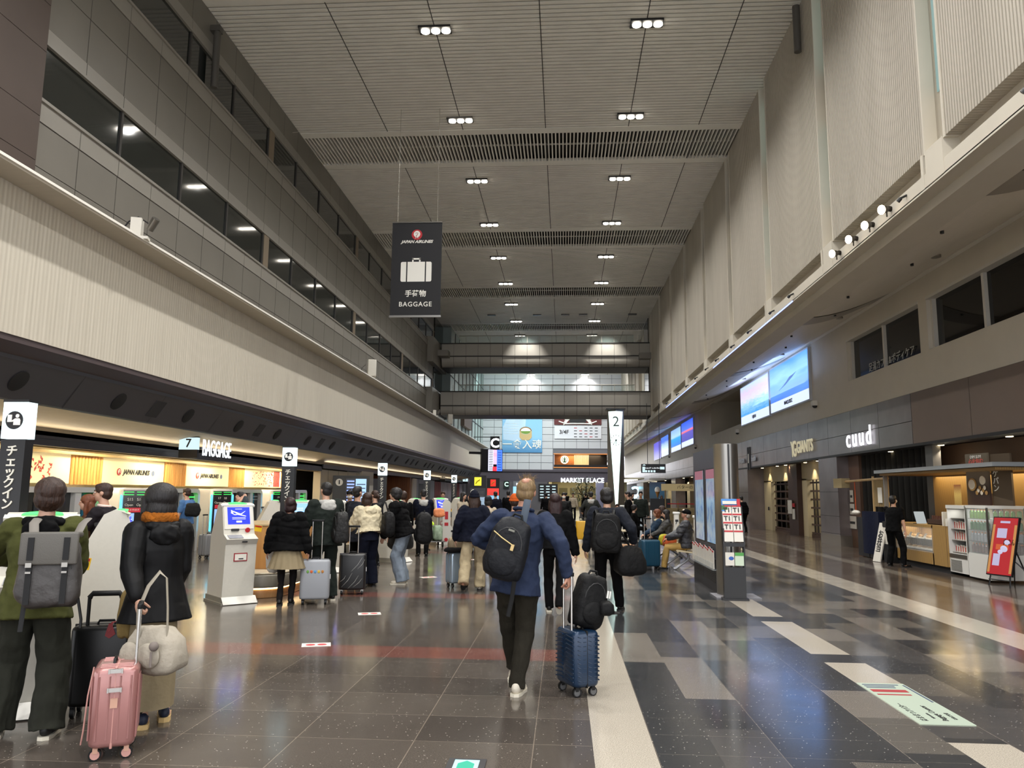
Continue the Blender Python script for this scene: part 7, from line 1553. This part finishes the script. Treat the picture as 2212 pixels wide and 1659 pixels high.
person('person with brown hair and cream coat looking down at a phone', -2.48, 21.0, D(100), 1.60, 0, F_lt, F_bk, HR, 'long', fem=True, hp=-.3, hands=((-.08, .28, 1.15), (.08, .28, 1.15)))
person('person in a pale cap in front of the yellow-topped totem', -2.75, 23.6, D(10), 1.70, 0, F_bk, F_bk, HB, 'short', hat=('beanie', offw))
person('person in a cream jacket and dark cap walking behind the navy beanie', -1.68, 17.2, D(-10), 1.56, 1, F_lt, F_bk, HB, 'bob', fem=True, hem=.9, topw=1.15, hat=('cap', F_ho))
person('person in a navy beanie, navy sweater and beige wide trousers walking away', -1.52, 13.2, D(3), 1.655, 1, F_nv, F_be, HD, 'long', fem=True, hat=('beanie', F_nv), hem=.80, topw=1.32, flare=1.25, sr=1.5, leg=(1.15, 1.45, 1.45), feet=((-.13, -.34, .10, .1, -1.1), (.11, .06, 0, -.05, 0)), hands=((-.30, .0, .86), (.28, .12, .95)), shoe='white', sole='black', lean=.06, pfold=.02)
# --- the middle
def blazer_x(P, U, Hd, s):
    MB().tube([U(.075*math.cos(a), -.005+.07*math.sin(a), 1.47-.01*math.sin(a)) for a in [2*PI*i/20 for i in range(21)]], .02, 8, flat=.7).build('lapel_collar', F_bl, P)
person('balding sandy-haired man in a blue blazer and dark trousers wheeling a blue suitcase', -.36, 6.55, D(-6), 1.765, 2, F_bl, F_dk, HL, 'balding', skin=1, lean=.06, side=.09, hy=-.05, hp=.0, feet=((-.13, .44, 0, .1, 0), (-.02, -.02, 0, -.12, 0)), hands=((-.20, .22, 1.12), (.40, -.10, .98)), elbow=((-1.4, -.35, -.2), (.5, -1, .3)), hem=.80, topw=1.06, flare=1.12, sleeve=.98, sr=1.12, leg=(1.08, 1.15, 1.0), shoe='white', sole='white', curl=(.6, 1.2), px0=-.03, fold=.014, extra=blazer_x, pfold=.016)
person('person with long dark hair in a black jacket walking ahead of the blazer', -.12, 10.95, D(2), 1.625, 1, F_bk, F_bk, HM, 'long', fem=True, hem=.86, topw=1.25, flare=1.15, sr=1.55, feet=((-.08, .1, 0, 0, 0), (.05, -.34, .08, 0, -1.15)), hands=((-.25, .1, .82), (.28, .0, .80)), shoe='black', sole='white')
person('person in an orange knitted beanie walking ahead, mostly hidden', -.78, 12.4, D(5), 1.60, 1, F_nv, F_bk, HD, 'short', hat=('beanie', F_or))
person('man in a slate hooded jacket with black backpack and duffel walking away', .60, 11.0, D(-5), 1.70, 1, F_ho, F_bk, HB, 'mop', hood=F_ho, hem=.84, topw=1.2, flare=1.05, sr=1.4, leg=(1.05, 1.15, 1.05), feet=((-.08, -.08, 0, .1, 0), (.16, .26, 0, -.15, 0)), hands=((-.3, .12, .86), (.36, .06, .98)), curl=(.5, 1.2))
person('person in a dark jacket and white mask walking toward us', .0, 26, D(180), 1.66, 0, F_sh, F_bk, HB, 'short', mask=True, feet=((-.1, .15, 0, 0, 0), (.1, -.15, 0, 0, 0)), topw=1.15)
person('person in a grey hooded top pushing a cart beside the yellow suitcase', .95, 27.5, D(0), 1.70, 0, fabric('dark_grey_top', '#2a2c2a', .9), F_bk, HB, 'short', hood=F_gh, topw=1.2, hands=((-.3, .2, 1.0), (.3, .2, 1.0)))
for i, (x, y, r, h, lab) in enumerate(((-2.62, 30, 20, 1.68, 'person in navy near the red-topped totem'), (-2.35, 33, 0, 1.72, 'person in black beside the person in navy at the totem'), (2.25, 27.3, 90, 1.72, 'dark-haired person in black standing right of the clock pylon'), (2.62, 31, 150, 1.64, 'person in a pale jacket beyond the one in black near the pylon'), (2.78, 28.6, 175, 1.74, 'tall person in grey-brown walking toward us right of the pylon'), (.55, 47, 180, 1.66, 'far person in pale clothes by the market opening'), (-.5, 52, 10, 1.7, 'far person in black left of the market opening'), (-.1, 56, 180, 1.64, 'far person in dark blue walking from the market'), (.2, 64, 0, 1.7, 'smallest far person inside the market line'), (1.4, 50, 30, 1.66, 'far person in black right of the tree'), (-2.2, 45, 0, 1.7, 'far person in grey left of the blazer'), (-.9, 40, 0, 1.66, 'person in black far ahead of the orange beanie'), (3.3, 38, 200, 1.7, 'person in black far beyond the seats'))):
    person(lab, x, y, D(r), h, 0, (F_nv, F_bk, F_bk, F_lt, F_dg, F_lt, F_bk, F_dn, F_bk, F_bk, F_sg, F_bk, F_bk)[i], F_bk, HB, 'short', topw=1.12, feet=((-.1, .12, 0, 0, 0), (.1, -.12, 0, 0, 0)))
person('person in a cream jacket and long patterned skirt by the far shops', 7.4, 60, D(185), 1.55, 0, F_wh, F_bk, HD, 'long', fem=True, skirt=(F_pt, .18, 1.1), topw=1.3, sr=1.4)
# --- seated people and the right side
person('seated man in a black cap, glossy navy jacket and khaki trousers', 2.66, 17.45, D(82), 1.66, 1, fabric('glossy_navy', '#10131f', .35, .2, fold=.7, spec=.7), F_kh, HW, 'short', skin=1, sit=True, pz=.52, lean=-.02, hp=-.25, hat=('cap', F_bk), topw=1.28, sr=1.5, leg=(1.0, 1.1, 1.05), puff=.012, hands=((-.1, .36, .68), (.08, .38, .68)), face=True, hem=.5)
person('seated person with copper hair and denim jacket with cream collar', 2.42, 20.35, D(95), 1.58, 1, F_dn, F_bk, HR, 'bob', fem=True, sit=True, pz=.5, topw=1.15, sr=1.25, hood=F_wh, face=True, lean=.02)
person('seated person with long black hair in a black leather jacket', 2.56, 19.75, D(92), 1.58, 1, F_le, F_bk, HB, 'long', fem=True, sit=True, pz=.5, topw=1.15, sr=1.3, lean=.0)
person('seated person with dark bob behind the two women', 2.7, 21.5, D(90), 1.62, 0, F_bk, F_bk, HD, 'bob', fem=True, sit=True, pz=.55)
person('seated person with white hair, back of the head above the seats', 3.5, 20.4, D(-90), 1.60, 0, F_lt, F_bk, HW, 'short', sit=True, pz=.5)
person('seated person in black beyond the hooded man', 2.35, 26.9, D(-80), 1.62, 0, F_bk, F_bk, HB, 'mop', sit=True, pz=.5)
person('seated person beside the far charging posts', 2.0, 29.6, D(180), 1.6, 0, fabric('red_top', '#7a2a26', .9), F_bk, HD, 'short', sit=True, pz=.5)
person('person in a dark coat leaning forward behind the leaflet stand', 7.9, 35, D(30), 1.60, 0, F_bk, F_bk, HB, 'short', lean=.25, topw=1.3, puff=.01)
person('shop worker in a black short-sleeved shirt and apron at the stall counter', 7.72, 19.0, D(-52), 1.66, 1, F_bk, F_bk, HB, 'short', bare=True, lean=.12, hp=-.35, hands=((-.1, .38, 1.02), (.26, .05, .78)), feet=((-.14, .0, 0, .3, 0), (.2, .0, 0, -.4, 0)), leg=(1.1, 1.2, 1.1), topw=1.1, mask=True)
